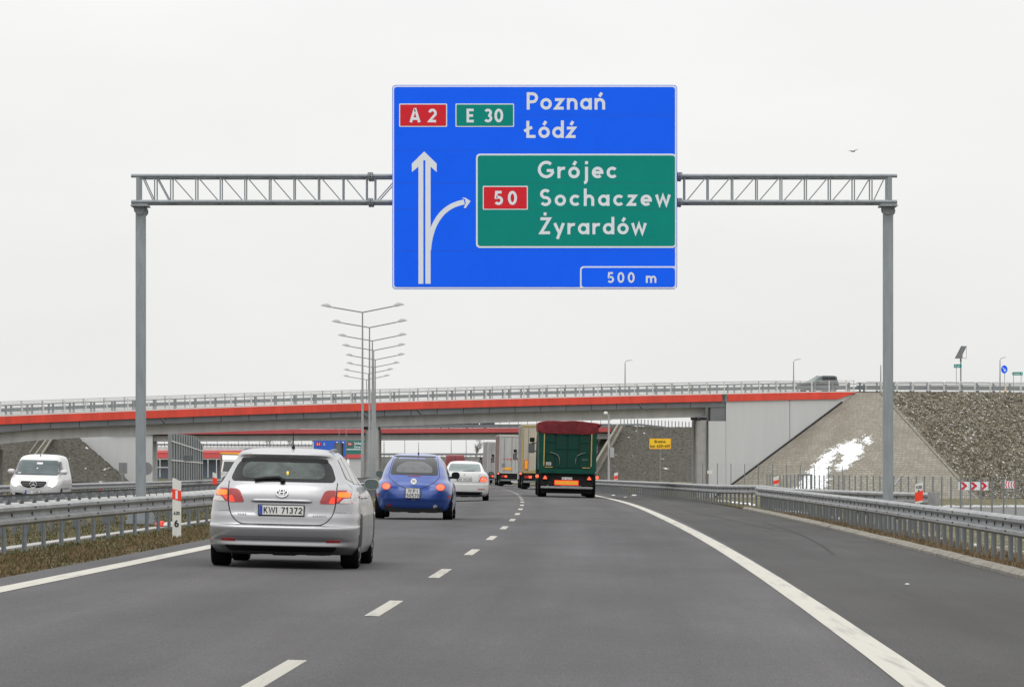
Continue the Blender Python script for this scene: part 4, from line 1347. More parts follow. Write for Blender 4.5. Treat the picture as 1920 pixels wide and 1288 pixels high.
# tubular railing on the embankment
root = thing('railing', 'pale tubular railing with rounded corners along the top of the grass embankment', 'railing', tuple(BP(102.5, -.1, decktop(102))))
ro = Vector(root.location)
mb = MB()
z0 = .12
q = [(0, z0), (0, 1.0)] + arc(.16, 1.0, .16, .16, 180, 90, 5) + arc(1.84, 1.0, .16, .16, 90, 0, 5) + [(2.0, z0)]
mb.tube([(u, 0, v) for u, v in q], .045, 6)
mb.tube([(0, 0, .22), (2, 0, .22)], .03, 6)
for k in range(1, 16):
    mb.bar((k * .125, 0, .22), (k * .125, 0, 1.14), .014)
pr = mb.build('panel', 'rail_white', root)
pr.rotation_euler = (0, 0, math.atan2(U.y, U.x))
for k in range(1, 32):
    t = 102.5 + k * 2.12
    link_copy(pr, root, BP(t, -.1, decktop(t)) - ro)
deck_barrier(.9, 'grey crash barrier on the embankment behind the rounded tubular railing', 102.0, 200)
deck_barrier(DW - .8, 'grey crash barrier on the far side of the embankment road', 102.0, 200)

# ------------------------------------------------------------------ second overpass and what lies beyond
Y2 = 700.0
b2 = thing('overpass', 'second overpass with dull red fascia seen under the near one', 'bridge', (-20, Y2, -1.6))
o2 = Vector(b2.location)
top2 = lambda x: 7.12 + (x + 42) * .0055
def sweep2(name, prof, m_, xs=(-66, -40, -20, 0, 16.3)):
    mb = MB(); n = len(prof)
    vv = [Vector((x, Y2 + y, top2(x) + z)) for x in xs for y, z in prof]
    mb.add(vv, [(i * n + k, i * n + (k + 1) % n, (i + 1) * n + (k + 1) % n, (i + 1) * n + k) for i in range(len(xs) - 1) for k in range(n)] + [tuple(range(n)), tuple((len(xs) - 1) * n + k for k in range(n - 1, -1, -1))])
    return mb.build(name, m_, b2, org=o2)
sweep2('fascia', [(-.08, 0), (0, 0), (0, -.74), (-.08, -.74)], 'red_fascia_hazed')
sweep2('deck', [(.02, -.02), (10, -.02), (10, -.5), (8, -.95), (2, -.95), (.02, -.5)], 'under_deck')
for y_ in (1.5, 7.5):
    sweep2('girder', [(y_, -.95), (y_ + 1, -.95), (y_ + 1, -1.86), (y_, -1.86)], 'girder')
sweep2('guard_beam', [(.5, .04), (.6, .04), (.6, .62), (.5, .62)], 'galv_dull')
sweep2('handrail', [(.1, 1.18), (.18, 1.18), (.18, 1.26), (.1, 1.26)], 'galv_dull')
mb = MB()
for x in np.arange(-65, 16, 1.5):
    mb.box(x, x + .09, Y2 + .1, Y2 + .2, top2(x), top2(x) + 1.2)
mb.build('railing_posts', 'galv_dull', b2, org=o2)
for x in (-28.6, -24.2):
    mb = MB()
    for y_ in (1.6, 7.6):
        mb = MB(); mb.lathe([(.62, 0), (.62, 6.6)], (x, Y2 + y_ + .4, -1.7), n=14)
        mb.build('pier', 'concrete_dark', b2, org=o2, smooth=True, sharp=40)
mb = MB()
mb.box(-80, -59.0, Y2 + .2, Y2 + 10, -3, 5.25)
mb.box(-80, -59.0, Y2 + .25, Y2 + 10, 5.26, 7.0)
mb.build('abutment', 'concrete_wall', b2, org=o2)
# grass slope with stairs left
def quad_slope(name, A, B, C, D, m_, n=24, amp=.15):  # A,B crest; C,D toe (C below A)
    rows = []
    for i in range(n + 1):
        a = A.lerp(B, i / n); c = C.lerp(D, i / n)
        rows.append([a.lerp(c, k / n) + Vector((0, 0, amp * nz(i * .6, k * .7, 1.6))) for k in range(n + 1)])
    return struct(grid_mesh(name, rows, m_))
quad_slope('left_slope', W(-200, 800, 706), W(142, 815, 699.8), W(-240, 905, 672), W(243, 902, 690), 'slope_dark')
mb = MB()
for (x0, y0, x1, y1, w_) in ((79, 820, 55, 853, .12), (93, 820, 66, 856, .25), (101, 820, 78, 856, .25)):
    a, b = W(x0, y0, 699), W(x1, y1, 687)
    mb.bar(a + Vector((0, -.3, .25)), b + Vector((0, -.3, .25)), w_, .3)
for k in range(16):
    a, b = W(97, 820, 699).lerp(W(72, 856, 687), k / 15), None
    mb.box(a.x - .55, a.x + .55, a.y - .5, a.y - .1, a.z, a.z + .28)
o = mb.build('stairs', 'kerb'); tag(o, 'concrete steps running up the left grey slope above the white van', 'stairs')
# right slope with stairs behind the first overpass
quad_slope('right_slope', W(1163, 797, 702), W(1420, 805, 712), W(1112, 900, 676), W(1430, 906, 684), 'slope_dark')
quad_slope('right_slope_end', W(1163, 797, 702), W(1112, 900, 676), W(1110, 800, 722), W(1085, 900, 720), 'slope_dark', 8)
mb = MB()
for (x0, y0, x1, y1) in ((1158, 800, 1112, 877), (1166, 802, 1116, 892)):
    a, b = W(x0, y0, 699), W(x1, y1, 676)
    mb.bar(a + Vector((0, -.5, .2)), b + Vector((0, -.5, .2)), .3, .35)
for k in range(22):
    a = W(1162, 801, 699).lerp(W(1114, 886, 676), k / 21)
    mb.box(a.x - .3, a.x + .35, a.y - .8, a.y - .3, a.z - .2, a.z + .3)
o = mb.build('stairs', 'kerb'); tag(o, 'concrete steps on the grass slope right of the dump trailer', 'stairs')
root = thing('fence', 'row of fence posts on top of the dark slope under the near overpass', 'fence', tuple(W(1200, 800, 700)))
ro = Vector(root.location)
pm = MB(); pm.box(-.07, .07, -.07, .07, -.3, 1.0)
pr = None
for k in range(28):
    x = 1164 + k * 6.4
    p = W(x, 797.5 + max(0, (x - 1200) * .05), 702 + k * .3)
    if pr is None:
        pr = pm.build('post', 'post_steel', root); pr.location = p - ro
    else:
        link_copy(pr, root, p - ro)
mb = MB()
mb.bar(W(1120, 797, 702), W(1200, 796, 702), .1, .3); mb.bar(W(1200, 796, 702), W(1245, 801, 704), .1, .3)
mb.build('rail', 'galv_dull', root, org=ro)

# third, lowest red bridge far beyond
Y3 = 880.0
s3 = F_PX / Y3
b3 = thing('overpass', 'farthest low overpass with a broad red band left of the silver car', 'bridge', tuple(W(470, 890, Y3)))
o3 = Vector(b3.location)
def slab3(name, x0, x1, y0, y1, m_, dy=0, th=2.0):
    a = W(x0, y1, Y3 + dy); b = W(x1, y0, Y3 + dy)
    mb = MB(); mb.box(a.x, b.x, Y3 + dy, Y3 + dy + th, a.z, b.z)
    return mb.build(name, m_, b3, org=o3)
slab3('parapet', 250, 694, 837.5, 844.5, 'girder', .1, 9)
slab3('fascia', 250, 690, 844.5, 858.5, 'red_bright', -.1, .2)
slab3('light_edge', 250, 690, 845, 849, mat('red_pale', (0.75, 0.16, 0.16), .5, var=.04), -.2, .09)
slab3('soffit', 250, 655, 858.5, 861.5, 'white', .1, 8)
slab3('abutment', 655, 720, 858.5, 900, 'concrete_wall', .3, 8)
mb = MB()
for k in range(60):
    p = W(268 + k * 6.6, 831.5, Y3)
    mb.box(p.x, p.x + .16, Y3 + .5, Y3 + .7, p.z - .8, p.z + .0)
    if k % 3 == 0:
        mb.box(p.x, p.x + .08, Y3 + .5, Y3 + .7, p.z, p.z + 1.1)
mb.bar(W(255, 833, Y3) + Vector((0, .6, 0)), W(700, 836, Y3) + Vector((0, .6, 0)), .1, .35)
mb.build('railing_posts', 'galv_dull', b3, org=o3)
for x in (300, 318, 390, 406, 420, 455):
    mb = MB(); mb.bar(W(x, 860, Y3 - .6), W(x, 895, Y3 - .6), .16, .16); mb.build('column', 'rail_white', b3, org=o3)
mb = MB(); mb.bar(W(286, 876, Y3 - .8), W(322, 876, Y3 - .8), .16, .16); mb.build('crossbeam', 'rail_white', b3, org=o3)
tg = MB(); a = W(286, 897, Y3 + 3); b = W(440, 861, Y3 + 3); tg.box(a.x, b.x, a.y, a.y + .3, a.z, b.z)
o = tg.build('noise_barrier', 'noise_glass'); tag(o, 'blue-grey glazed noise barrier under the farthest red band', 'noise barrier')
# ribbed noise wall beside the opposite carriageway
mb = MB()
A_, B_ = W(321, 900, 560), W(379, 900, 640)
for k in range(26):
    t0, t1 = k / 26, (k + 1) / 26
    p, q = A_.lerp(B_, t0), A_.lerp(B_, t1)
    zt = lambda t: 5.5 - 1.15 * max(0, (t - .7) / .3) 
    off_ = Vector((.12 * (k % 2), -.1 * (k % 2), 0))
    mb.hexa([Vector((v.x, v.y, -2)) + off_ for v in (p, q)] + [Vector((q.x - .3, q.y + .2, -2)), Vector((p.x - .3, p.y + .2, -2))],
            [Vector((p.x, p.y, zt(t0))) + off_, Vector((q.x, q.y, zt(t1))) + off_, Vector((q.x - .3, q.y + .2, zt(t1))), Vector((p.x - .3, p.y + .2, zt(t0)))])
nw = thing('noise_barrier', 'tall ribbed grey noise wall standing left of the silver car under the overpass', 'noise barrier', tuple(A_))
mb.hexa([Vector((A_.x - .3, A_.y + .25, -2)), Vector((B_.x - .3, B_.y + .25, -2)), Vector((B_.x - .45, B_.y + .4, -2)), Vector((A_.x - .45, A_.y + .4, -2))], [Vector((A_.x - .3, A_.y + .25, 5.45)), Vector((B_.x - .3, B_.y + .25, 4.3)), Vector((B_.x - .45, B_.y + .4, 4.3)), Vector((A_.x - .45, A_.y + .4, 5.45))])
mb.build('panel', 'noise_wall', nw, org=tuple(A_))
mb = MB()
for (z0_, z1_) in ((4.4, 3.35), (1.9, 1.6)):
    mb.bar(Vector((A_.x + .12, A_.y - .25, z0_)), Vector((B_.x + .12, B_.y - .25, z1_)), .1, .16)
mb.build('waler', 'rail_white', nw, org=tuple(A_))
mb = MB(); c = W(349, 859, 590); mb.box(c.x - .9, c.x + .9, c.y - .9, c.y - .85, c.z - .42, c.z + .42)
mb.build('hatch', 'post_steel', nw, org=tuple(A_))
# ramp wall and rail on the skyline right of the median pier
root = thing('ramp_wall', 'grey ramp wall with a guard rail on its crest behind the blue car', 'wall', tuple(W(815, 890, 860)))
ro = Vector(root.location)
def wslab(name, x0, x1, y0, y1, d, m_, th=1.0):
    a, b = W(x0, y1, d), W(x1, y0, d)
    mb = MB(); mb.box(a.x, b.x, d, d + th, a.z, b.z); return mb.build(name, m_, root, org=ro)
wslab('wall', 700, 1118, 856, 905, 860, 'concrete_dark', 6)
wslab('guard_beam', 700, 1118, 849.5, 853.5, 861, 'galv_dull', .3)
wslab('lower_beam', 860, 960, 860.5, 865, 859.5, 'galv', .3)
mb = MB()
for x in range(702, 958, 9):
    p = W(x, 856, 861.5); mb.box(p.x, p.x + .12, p.y, p.y + .1, p.z - .3, p.z + .6)
mb.build('rail_posts', 'galv_dull', root, org=ro)

# ------------------------------------------------------------------ double-armed lamps in the median
def lamp(px, ytop, d, label, first=None, k=1.0):
    top = W(px, ytop, d)
    zb = zp(d) - .1
    h = top.z - zb
    root = thing('street_lamp', label, 'street lamp', (top.x, d, zb), (0, 0, -math.atan(slope(d)) * -1 * 0), 'double-armed lamps along the median')
    mb = MB()
    mb.tube([(0, 0, 0), (0, 0, h * .25), (0, 0, h * .252), (0, 0, h)], [.125, .11, .095, .045], 10)
    mb.tube([(0, 0, -.05), (0, 0, .05)], .24, 10)
    mb.build('pole', 'pole_grey', root, smooth=True, sharp=40)
    for sgn, rise in ((-1, .42), (1, .5)):
        mb = MB()
        L_ = 2.15
        mb.tube([(0, 0, h - .03), (sgn * L_, 0, h + rise * .8)], .042, 8)
        mb.build('arm', 'pole_grey', root, smooth=True, sharp=40)
        mb = MB()
        a = Vector((sgn * (L_ - .1), 0, h + rise * .78))
        tilt = rise * .28
        V = []
        for t, wy, zt_, zb_ in ((-.08, .05, .03, -.03), (.08, .12, .08, -.05), (.26, .2, .20, -.05), (.46, .21, .20, -.03), (.64, .15, .13, -.01), (.80, .03, .03, 0)):
            c = a + Vector((sgn * t, 0, t * .12))
            V.append([c + Vector((0, -wy, zb_)), c + Vector((0, -wy, zb_ + (zt_ - zb_) * .5)), c + Vector((0, -wy * .4, zt_)), c + Vector((0, wy * .4, zt_)), c + Vector((0, wy, zb_ + (zt_ - zb_) * .5)), c + Vector((0, wy, zb_))])
        n = 6
        mb.add([p for r_ in V for p in r_], [(i * n + q, i * n + (q + 1) % n, (i + 1) * n + (q + 1) % n, (i + 1) * n + q) for i in range(len(V) - 1) for q in range(n)] + [tuple(range(n)), tuple((len(V) - 1) * n + q for q in range(n - 1, -1, -1))])
        mb.build('lamp_head', 'lamp_grey', root, smooth=True, sharp=60)
    return root
order = ['nearest and tallest double-armed lamp in the median, its arms topmost in the row', 'second double-armed median lamp, arms just below the topmost pair', 'third double-armed median lamp counted down from the topmost arms',
         'fourth double-armed median lamp counted down from the topmost arms', 'fifth double-armed median lamp, its pole furthest to the right in the row', 'sixth double-armed median lamp counted down from the topmost arms', 'seventh double-armed median lamp, arms last but one above the overpass railing', 'eighth double-armed median lamp, its arms lowest above the overpass railing']
for (px, y, d), lb in zip([(679.7, 585, 290), (692.8, 613.5, 320), (698.2, 638.5, 351), (700.8, 656.5, 381), (703.6, 674, 408), (699.5, 688.5, 455), (690.8, 700.3, 486), (687.3, 711.5, 518)], order):
    lamp(px, y, d, lb)

# single-arm lamps on the crossing road and bare poles
def lamp1(px, ytop, d, zb, label, arm=1.0, head=True):
    top = W(px, ytop, d)
    root = thing('street_lamp', label, 'street lamp', (top.x, d, zb), (0, 0, 0), 'single-arm lamps beyond the overpass')
    h = top.z - zb
    mb = MB()
    pts = [(0, 0, 0), (0, 0, h - .3)] + ([(.08 * arm, 0, h - .1), (.45 * arm, 0, h)] if head else [(0, 0, h)])
    mb.tube(pts, [.08, .055] + ([.04, .035] if head else [.045]), 8)
    mb.build('pole', 'pole_grey', root, smooth=True)
    if head:
        mb = MB()
        mb.hexa([(.4 * arm, -.12, h - .05), (.95 * arm, -.1, h + .03), (.95 * arm, .1, h + .03), (.4 * arm, .12, h - .05)], [(.4 * arm, -.1, h + .06), (.95 * arm, -.06, h + .09), (.95 * arm, .06, h + .09), (.4 * arm, .1, h + .06)])
        mb.build('lamp_head', 'lamp_grey', root)
    return root
lamp1(1172, 676, 520, 8.0, 'slim single-arm lamp above the overpass railing midway between sign and dark car')
lamp1(1488, 674, 520, 8.5, 'slim single-arm lamp just left of the dark car on the overpass')
lamp1(1651.5, 684, 500, 8.7, 'plain thin pole beside the right gantry post', head=False)
lamp1(1875, 671, 512, 8.8, 'slim single-arm lamp behind the blue arrow sign', .8)
for px, yt, d, lb in ((636, 800, 610, 'thin lamp pole left of the pair under the overpass, beside the grey silhouette'), (649, 800, 600, 'thin lamp pole nearer the green sign under the overpass'), (720, 826, 640, 'thin pole against the right side of the median pier'),
                      (759, 824, 850, 'thin pole on the skyline above the blue car'), (846, 824, 850, 'thin pole on the skyline above the red van'), (874, 824, 850, 'thin pole on the skyline right of the red van'), (1141 + 54, 786, 690, 'thin pole in the gap under the overpass above the yellow sign')):
    lamp1(px, yt, d, -2.0, lb, head=False)

# ------------------------------------------------------------------ signs
def board(name, label, cat, px0, py0, px1, py1, d, m_, zb, posts=(0.5,), th=.04, border=None, post_m='pole_grey', post_r=.03, r=.04, rot=0):
    a, b = W(px0, py1, d), W(px1, py0, d)
    cx = (a.x + b.x) / 2
    root = thing(name, label, cat, (cx, d, zb), (0, 0, rot))
    w, h = b.x - a.x, b.z - a.z
    z0 = a.z - zb
    mb = MB()
    mb.prism(rpoly(rect(-w / 2, z0, w / 2, z0 + h), r, 4), lambda u, v, q: (u, -q, v), th)
    pl = mb.build('panel', border or m_, root, recalc=True)
    if border:
        e = .06 * h
        mb = MB(); mb.prism(rpoly(rect(-w / 2 + e, z0 + e, w / 2 - e, z0 + h - e), r, 4), lambda u, v, q: (u, -th - q, v), .004)
        mb.build('field', m_, pl, recalc=True)
    for f in posts:
        mb = MB(); mb.tube([(-w / 2 + f * w, .05, -.3), (-w / 2 + f * w, .05, z0 + h * .96)], post_r, 8)
        mb.build('post', post_m, root, smooth=True, sharp=40)
    fn = lambda u, v, q: (u * w - w / 2, -th - .008 - q, z0 + v * h)
    return root, fn, w, h, z0
def btext(root, lines, w, h, z0, th=.04, m_='ink', sw=.2):
    mb = MB()
    for s, x0, x1, zb_, cap in lines:
        text(mb, s, x0 * w - w / 2, x1 * w - w / 2, z0 + zb_ * h, cap * h, lambda u, v, q: (u, -th - .008 - q, v), sw=sw)
    return mb.build('lettering', m_, root)
rt, fn, w, h, z0 = board('gate_sign', 'yellow sign reading Brama km 420+401 on a post behind the far rail', 'sign', 1217.5, 822, 1258, 841.5, 300, 'sign_yellow', -1.7, border='orange_mark')
btext(rt, [('Brama', .24, .74, .58, .27), ('km 420+401', .05, .96, .14, .27)], w, h, z0)
# chevron boards
def chevrons(px0, py0, px1, py1, d, n, label, post, dirn=1):
    rt, fn, w, h, z0 = board('chevron_board', label, 'road sign', px0, py0, px1, py1, d, 'sign_white', -1.65, posts=post, r=.02)
    mb = MB()
    for k in range(n):
        u0 = (k + .12) / n; du = 1.0 / n
        a = .36 * du
        if dirn > 0:
            mb.add([fn(u, v, 0) for u, v in ((u0, .03), (u0 + a, .03), (u0 + a + .42 * du, .5), (u0 + a, .97), (u0, .97), (u0 + .42 * du, .5))], [(0, 1, 2, 5), (5, 2, 3, 4)])
        else:
            mb.add([fn(u, v, 0) for u, v in ((u0 + .4 * du, .03), (u0 + .4 * du + a, .03), (u0 + a, .5), (u0 + .4 * du + a, .97), (u0 + .4 * du, .97), (u0, .5))], [(0, 1, 2, 5), (5, 2, 3, 4)])
    mb.build('chevrons', 'sign_red', rt)
chevrons(1797, 903, 1853, 918.5, 286, 3, 'wide red and white chevron board behind the wire fence', (.13, .9))
chevrons(1884, 901.5, 1904, 915.5, 286, 4, 'narrow red and white chevron board at the right edge behind the fence', (.2,), -1)
# crossing-road signs
rt, fn, w, h, z0 = board('arrow_sign', 'small green arrow sign under the solar panel', 'road sign', 1788.5, 683, 1802, 689.5, 478, 'sign_green', 9.1, posts=(.35,), r=.02)
mb = MB(); mb.add([fn(1, 0, -.03), fn(1.12, .5, -.03), fn(1, 1, -.03), fn(1, 0, 0), fn(1.12, .5, 0), fn(1, 1, 0)], [(0, 2, 1), (3, 4, 5), (0, 1, 4, 3), (1, 2, 5, 4)]); mb.build('arrow_tip', 'sign_green', rt)
btext(rt, [('Grojec', .1, .85, .3, .45)], w, h, z0, m_='sign_white')
rt, fn, w, h, z0 = board('arrow_sign', 'green direction sign on two posts at the right edge beyond the railing', 'road sign', 1899, 697.5, 1917.5, 703.5, 478, 'sign_green', 9.1, posts=(.08, .85), r=.02)
mb = MB(); mb.add([fn(0, 0, -.03), fn(-.09, .5, -.03), fn(0, 1, -.03), fn(0, 0, 0), fn(-.09, .5, 0), fn(0, 1, 0)], [(0, 1, 2), (3, 5, 4), (0, 3, 4, 1), (1, 4, 5, 2)]); mb.build('arrow_tip', 'sign_green', rt)
btext(rt, [('Zyrardow', .06, .74, .3, .45), ('8', .85, .93, .3, .45)], w, h, z0, m_='sign_white')
c = W(1883, 692.5, 477.2)
rt = thing('keep_right_sign', 'round blue sign with a white arrow pointing down right beyond the railing', 'road sign', (c.x, c.y, 9.1))
z = c.z - 9.1
mb = MB(); mb.prism(ell(0, z, .36, .45), lambda u, v, q: (u, -q, v), .03); dsk = mb.build('disc', 'sign_blue', rt, recalc=True)
mb = MB(); f_ = lambda u, v, q: (u, -.036 - q, v)
mb.ribbon([(-.17, z + .2), (.1, z - .13)], .1, f_); mb.add([f_(u, v, .001) for u, v in ((.18, z - .23), (-.1, z - .19), (.16, z + .07))], [(0, 2, 1)]); mb.build('arrow', 'sign_white', dsk)
mb = MB(); mb.tube([(0.05, .03, -.3), (0.05, .03, z + .3)], .03, 8); mb.build('post', 'pole_grey', rt)
c = W(1885, 721, 477)
o = MB(); o.lathe([(.15, 0), (.15, .8), (.12, .95), (.05, 1.0)], (0, 0, 0), n=14)
o = o.build('bollard', 'orange_mark', smooth=True, sharp=40); o.location = (c.x, c.y, 9.2); tag(o, 'yellow traffic bollard below the round blue arrow sign', 'bollard')
# solar panel mast
c = W(1801.5, 725, 479)
rt = thing('solar_mast', 'steel mast carrying a tilted solar panel above the embankment railing', 'solar panel', (c.x, c.y, 9.0))
mb = MB(); zt = W(0, 672, 479).z - 9.0
mb.tube([(0, 0, -.2), (0, 0, zt)], .075, 8); mb.tube([(0, 0, zt - .3), (0, 0, zt - .12)], .11, 8); mb.build('pole', 'pole_grey', rt, smooth=True, sharp=40)
mb = MB()
mb.hexa([(-.66, -.55, zt), (-.1, -.55, zt), (-.1, .55, zt), (-.66, .55, zt)], [(.06, -.55, zt + 1.38), (.56, -.55, zt + 1.36), (.56, .55, zt + 1.36), (.06, .55, zt + 1.38)])
mb.build('solar_panel', 'solar', rt)
mb = MB()
mb.bar((-.66, -.5, zt), (.58, -.5, zt), .05); mb.bar((.57, -.5, zt), (.57, -.5, zt + 1.35), .035); mb.bar((-.7, -.56, zt + .02), (.04, -.56, zt + 1.4), .05); mb.bar((-.08, -.56, zt + .02), (.58, -.56, zt + 1.38), .06)
mb.build('frame', 'post_steel', rt)
mb = MB(); mb.box(-.3, .2, -.2, .2, zt, zt + .34); mb.build('battery_box', 'white', rt)
# backs of signs on the left, seen against the grey wall
c = W(230.5, 895, 300)
rt = thing('road_sign', 'grey back of a small rectangular sign in front of the left concrete wall', 'road sign', (c.x, c.y, -.7))
mb = MB(); k = 300 / F_PX
mb.box(-.3, .3, 0, .03, (895 - 856) * k + .5 - .6, (895 - 841) * k + .1); mb.build('panel', 'sign_back', rt)
mb = MB(); mb.box(-.15, .12, 0, .03, .95, 1.34); mb.build('plate', 'sign_back', rt)
mb = MB(); mb.tube([(0, -.04, -.3), (0, -.04, (895 - 841) * k)], .028, 8); mb.build('post', 'galv', rt)
c = W(272.5, 895, 300)
rt = thing('road_sign', 'grey back of a round sign half hidden by the left gantry post', 'road sign', (c.x, c.y, -.7))
mb = MB(); mb.prism(ell(.05, (895 - 851.5) * k + .08, .46, .46), lambda u, v, q: (u, .03 - q, v), .03); mb.build('disc', 'sign_back', rt, recalc=True)
mb = MB(); mb.tube([(0, -.04, -.3), (0, -.04, (895 - 838) * k)], .03, 8); mb.build('post', 'galv', rt)
# overhead sign beyond the bridge
dS = 730.0
k = dS / F_PX
rt = thing('direction_sign', 'distant overhead sign, half blue with red A2 plate, half green', 'road sign', tuple(W(636, 852, dS)))
ro = Vector(rt.location)
def sslab(name, x0, x1, y0, y1, m_, lift, parent=rt):
    a, b = W(x0, y1, dS), W(x1, y0, dS)
    mb = MB(); mb.box(a.x, b.x, dS - lift, dS - lift + .05, a.z, b.z); return mb.build(name, m_, parent, org=ro)
sslab('blue_panel', 586, 649, 824, 856, mat('hazed_blue', (.035, .13, .6), .6, var=.05), .0); sslab('green_panel', 649.6, 687, 824, 851.5, mat('hazed_green', (.03, .2, .165), .6, var=.05), .0)  # distance haze put into the duller panel colours
sslab('border', 586, 588, 828, 856, 'sign_white', .06); sslab('border', 650, 687, 841.5, 843.5, 'sign_white', .06)
for x0, x1, tx in ((592, 602, 'A 2'), (651, 660.5, '50')):
    q = sslab('route_plate', x0, x1, 829.5, 835.5, 'sign_red', .08)
    mb = MB(); fS = lambda u, v, w: Vector((u, dS - .1 - w, v)) - ro
    a, b = W(x0 + 2, 834.3, dS), W(x1 - 2, 830.5, dS)
    text(mb, tx, a.x, b.x, a.z, b.z - a.z, fS, sw=.22); mb.build('lettering', 'sign_white', q)
for tx, x0, x1, yb, yt in (('E', 607, 610.5, 835, 830.5), ('Sochaczew', 664, 686, 833.5, 828.2), ('Żyrardów', 664, 686, 840, 835.5)):
    a, b = W(x0, yb, dS), W(x1, yt, dS)
    mb = MB(); text(mb, tx, a.x, b.x, a.z, b.z - a.z, fS, sw=.2); mb.build('lettering', 'sign_white', rt)
mb = MB()
for x in (632, 643.5):
    a = W(x, 829, dS); mb.add([a + Vector((-.2, -.12, .1)) - ro, a + Vector((.2, -.12, .1)) - ro, a + Vector((0, -.12, -.25)) - ro], [(0, 1, 2)])
mb.build('down_arrows', 'sign_white', rt)
mb = MB()
for x in (590, 684):
    a, b = W(x, 900, dS), W(x, 826, dS); mb.bar(a + Vector((0, .4, 0)) - ro, b + Vector((0, .4, 0)) - ro, .3)
mb.build('post', 'pole_grey', rt)

# ------------------------------------------------------------------ camera pole
c = W(1141.5, 897, 240)
rt = thing('camera_pole', 'pale pole with a surveillance camera on top beside the dump trailer', 'camera pole', (c.x, c.y, -.9))
zt = W(0, 778, 240).z + .9
mb = MB(); mb.tube([(0, 0, -.3), (0, 0, zt)], [.07, .045], 8); mb.build('pole', 'lamp_grey', rt, smooth=True, sharp=40)
mb = MB(); mb.bar((0, 0, zt - .05), (-.16, 0, zt + .05), .05); mb.lathe([(.02, .13), (.1, .1), (.12, .02), (.1, -.05), (.03, -.1)], (-.17, 0, zt + .07), n=12); mb.build('camera_head', 'white', rt, smooth=True)
mb = MB(); mb.box(.06, .3, -.1, .1, zt - 2.38, zt - 1.82); mb.build('box', 'lamp_grey', rt)

# ------------------------------------------------------------------ wire fences on the right
def wire_fence(label, pts, h, step, gate=None, r=.03):
    org = Vector(pts[0])
    root = thing('wire_fence', label, 'fence', tuple(org))
    pm = MB(); pm.tube([(0, 0, -.4), (0, 0, h)], r, 6)
    pr = None
    P = [Vector(p) for p in pts]
    tops = []
    for a, b in zip(P[:-1], P[1:]):
        n = max(1, round((b - a).length / step))
        for k in range(n):
            p = a.lerp(b, k / n); tops.append(p)
            if pr is None:
                pr = pm.build('post', 'post_steel', root); pr.location = p - org
            else:
                link_copy(pr, root, p - org)
    tops.append(P[-1]); link_copy(pr, root, P[-1] - org)
    mb = MB()
    for a, b in zip(tops[:-1], tops[1:]):
        for k in range(9):
            z = Vector((0, 0, .1 + (h - .15) * k / 8))
            mb.bar(a + z, b + z, .005)
        m = max(1, int((b - a).length / .5))
        for k in range(1, m):
            p = a.lerp(b, k / m); mb.bar(p + Vector((0, 0, .1)), p + Vector((0, 0, h - .05)), .004)
    mb.build('wire_mesh', 'post_steel', root, org=org)
    return root, org
zf = lambda d: zp(d) - 1.32
f1, fo = wire_fence('long wire fence on dark steel posts behind the near guard rail', [(14.1, d, zf(d)) for d in (96, 140, 190, 236)], 2.2, 2.95)
mb = MB(); a = Vector((14.1, 172, zf(172)))
mb.bar(a + Vector((0, 0, 0)), a + Vector((2.0, 4, 2.2)), .06); mb.build('brace', 'galv', f1, org=fo)
mb = MB()
for y0 in (206.0, 209.5):
    p = Vector((14.05, y0, zf(y0)))
    for dx in (0, .42):
        mb.bar(p + Vector((dx, 0, -.3)), p + Vector((dx, 0, 2.25)), .07)
    mb.bar(p + Vector((0, 0, 2.2)), p + Vector((.42, 0, 2.2)), .06); mb.bar(p + Vector((0, 0, .45)), p + Vector((.42, 0, .45)), .06)
mb.build('gate_post', 'post_steel', f1, org=fo)
wire_fence('short wire fence in front of the pale abutment wall', [W(1290, 906, 425), W(1345, 906, 425), W(1580, 912, 415)], 2.0, 1.72, r=.045)
wire_fence('wire fence at the foot of the dark slope behind the camera pole', [W(1100, 903, 455), W(1175, 905, 455), W(1300, 905, 455)], 2.1, 1.1, r=.028)
c = W(1331, 885, 424.5)
mb = MB(); mb.box(-.26, .26, -.02, .02, -.16, .16); o = mb.build('notice_board', 'white'); o.location = c; tag(o, 'small white notice fixed to the fence at the foot of the abutment', 'notice')

# distant bare trees on the skyline
def bare_tree(px, py, d, h, label, seed):
    rr_ = random.Random(seed)
    base = W(px, py, d)
    root = thing('bare_tree', label, 'tree', tuple(base), (0, 0, 0), 'bare trees on the skyline')
    mt, mc = MB(), MB()
    mt.tube([(0, 0, 0), (.1, 0, h * .3), (0, .1, h * .55)], [.22, .15, .08], 7)
    def br(p, d_, L_, r, lv):
        q = p + d_ * L_
        mc.tube([p, p.lerp(q, .5) + Vector((rr_.gauss(0, .08), 0, rr_.gauss(0, .08))) * L_, q], [r, r * .7, r * .4], 4, cap=False)
        if lv:
            for _ in range(4):
                t = rr_.uniform(.35, 1)
                dd = (d_ + Vector((rr_.gauss(0, .55), rr_.gauss(0, .55), rr_.uniform(-.1, .6)))).normalized()
                br(p.lerp(q, t), dd, L_ * rr_.uniform(.45, .7), r * .55, lv - 1)
    for k in range(9):
        z = h * rr_.uniform(.25, .55)
        a = rr_.uniform(0, 6.28)
        br(Vector((0, 0, z)), Vector((math.cos(a) * .7, math.sin(a) * .7, rr_.uniform(.5, 1.4))).normalized(), h * rr_.uniform(.25, .42), .06, 3)
    mt.build('trunk', 'bark', root, smooth=True); mc.build('crown', 'bark', root)
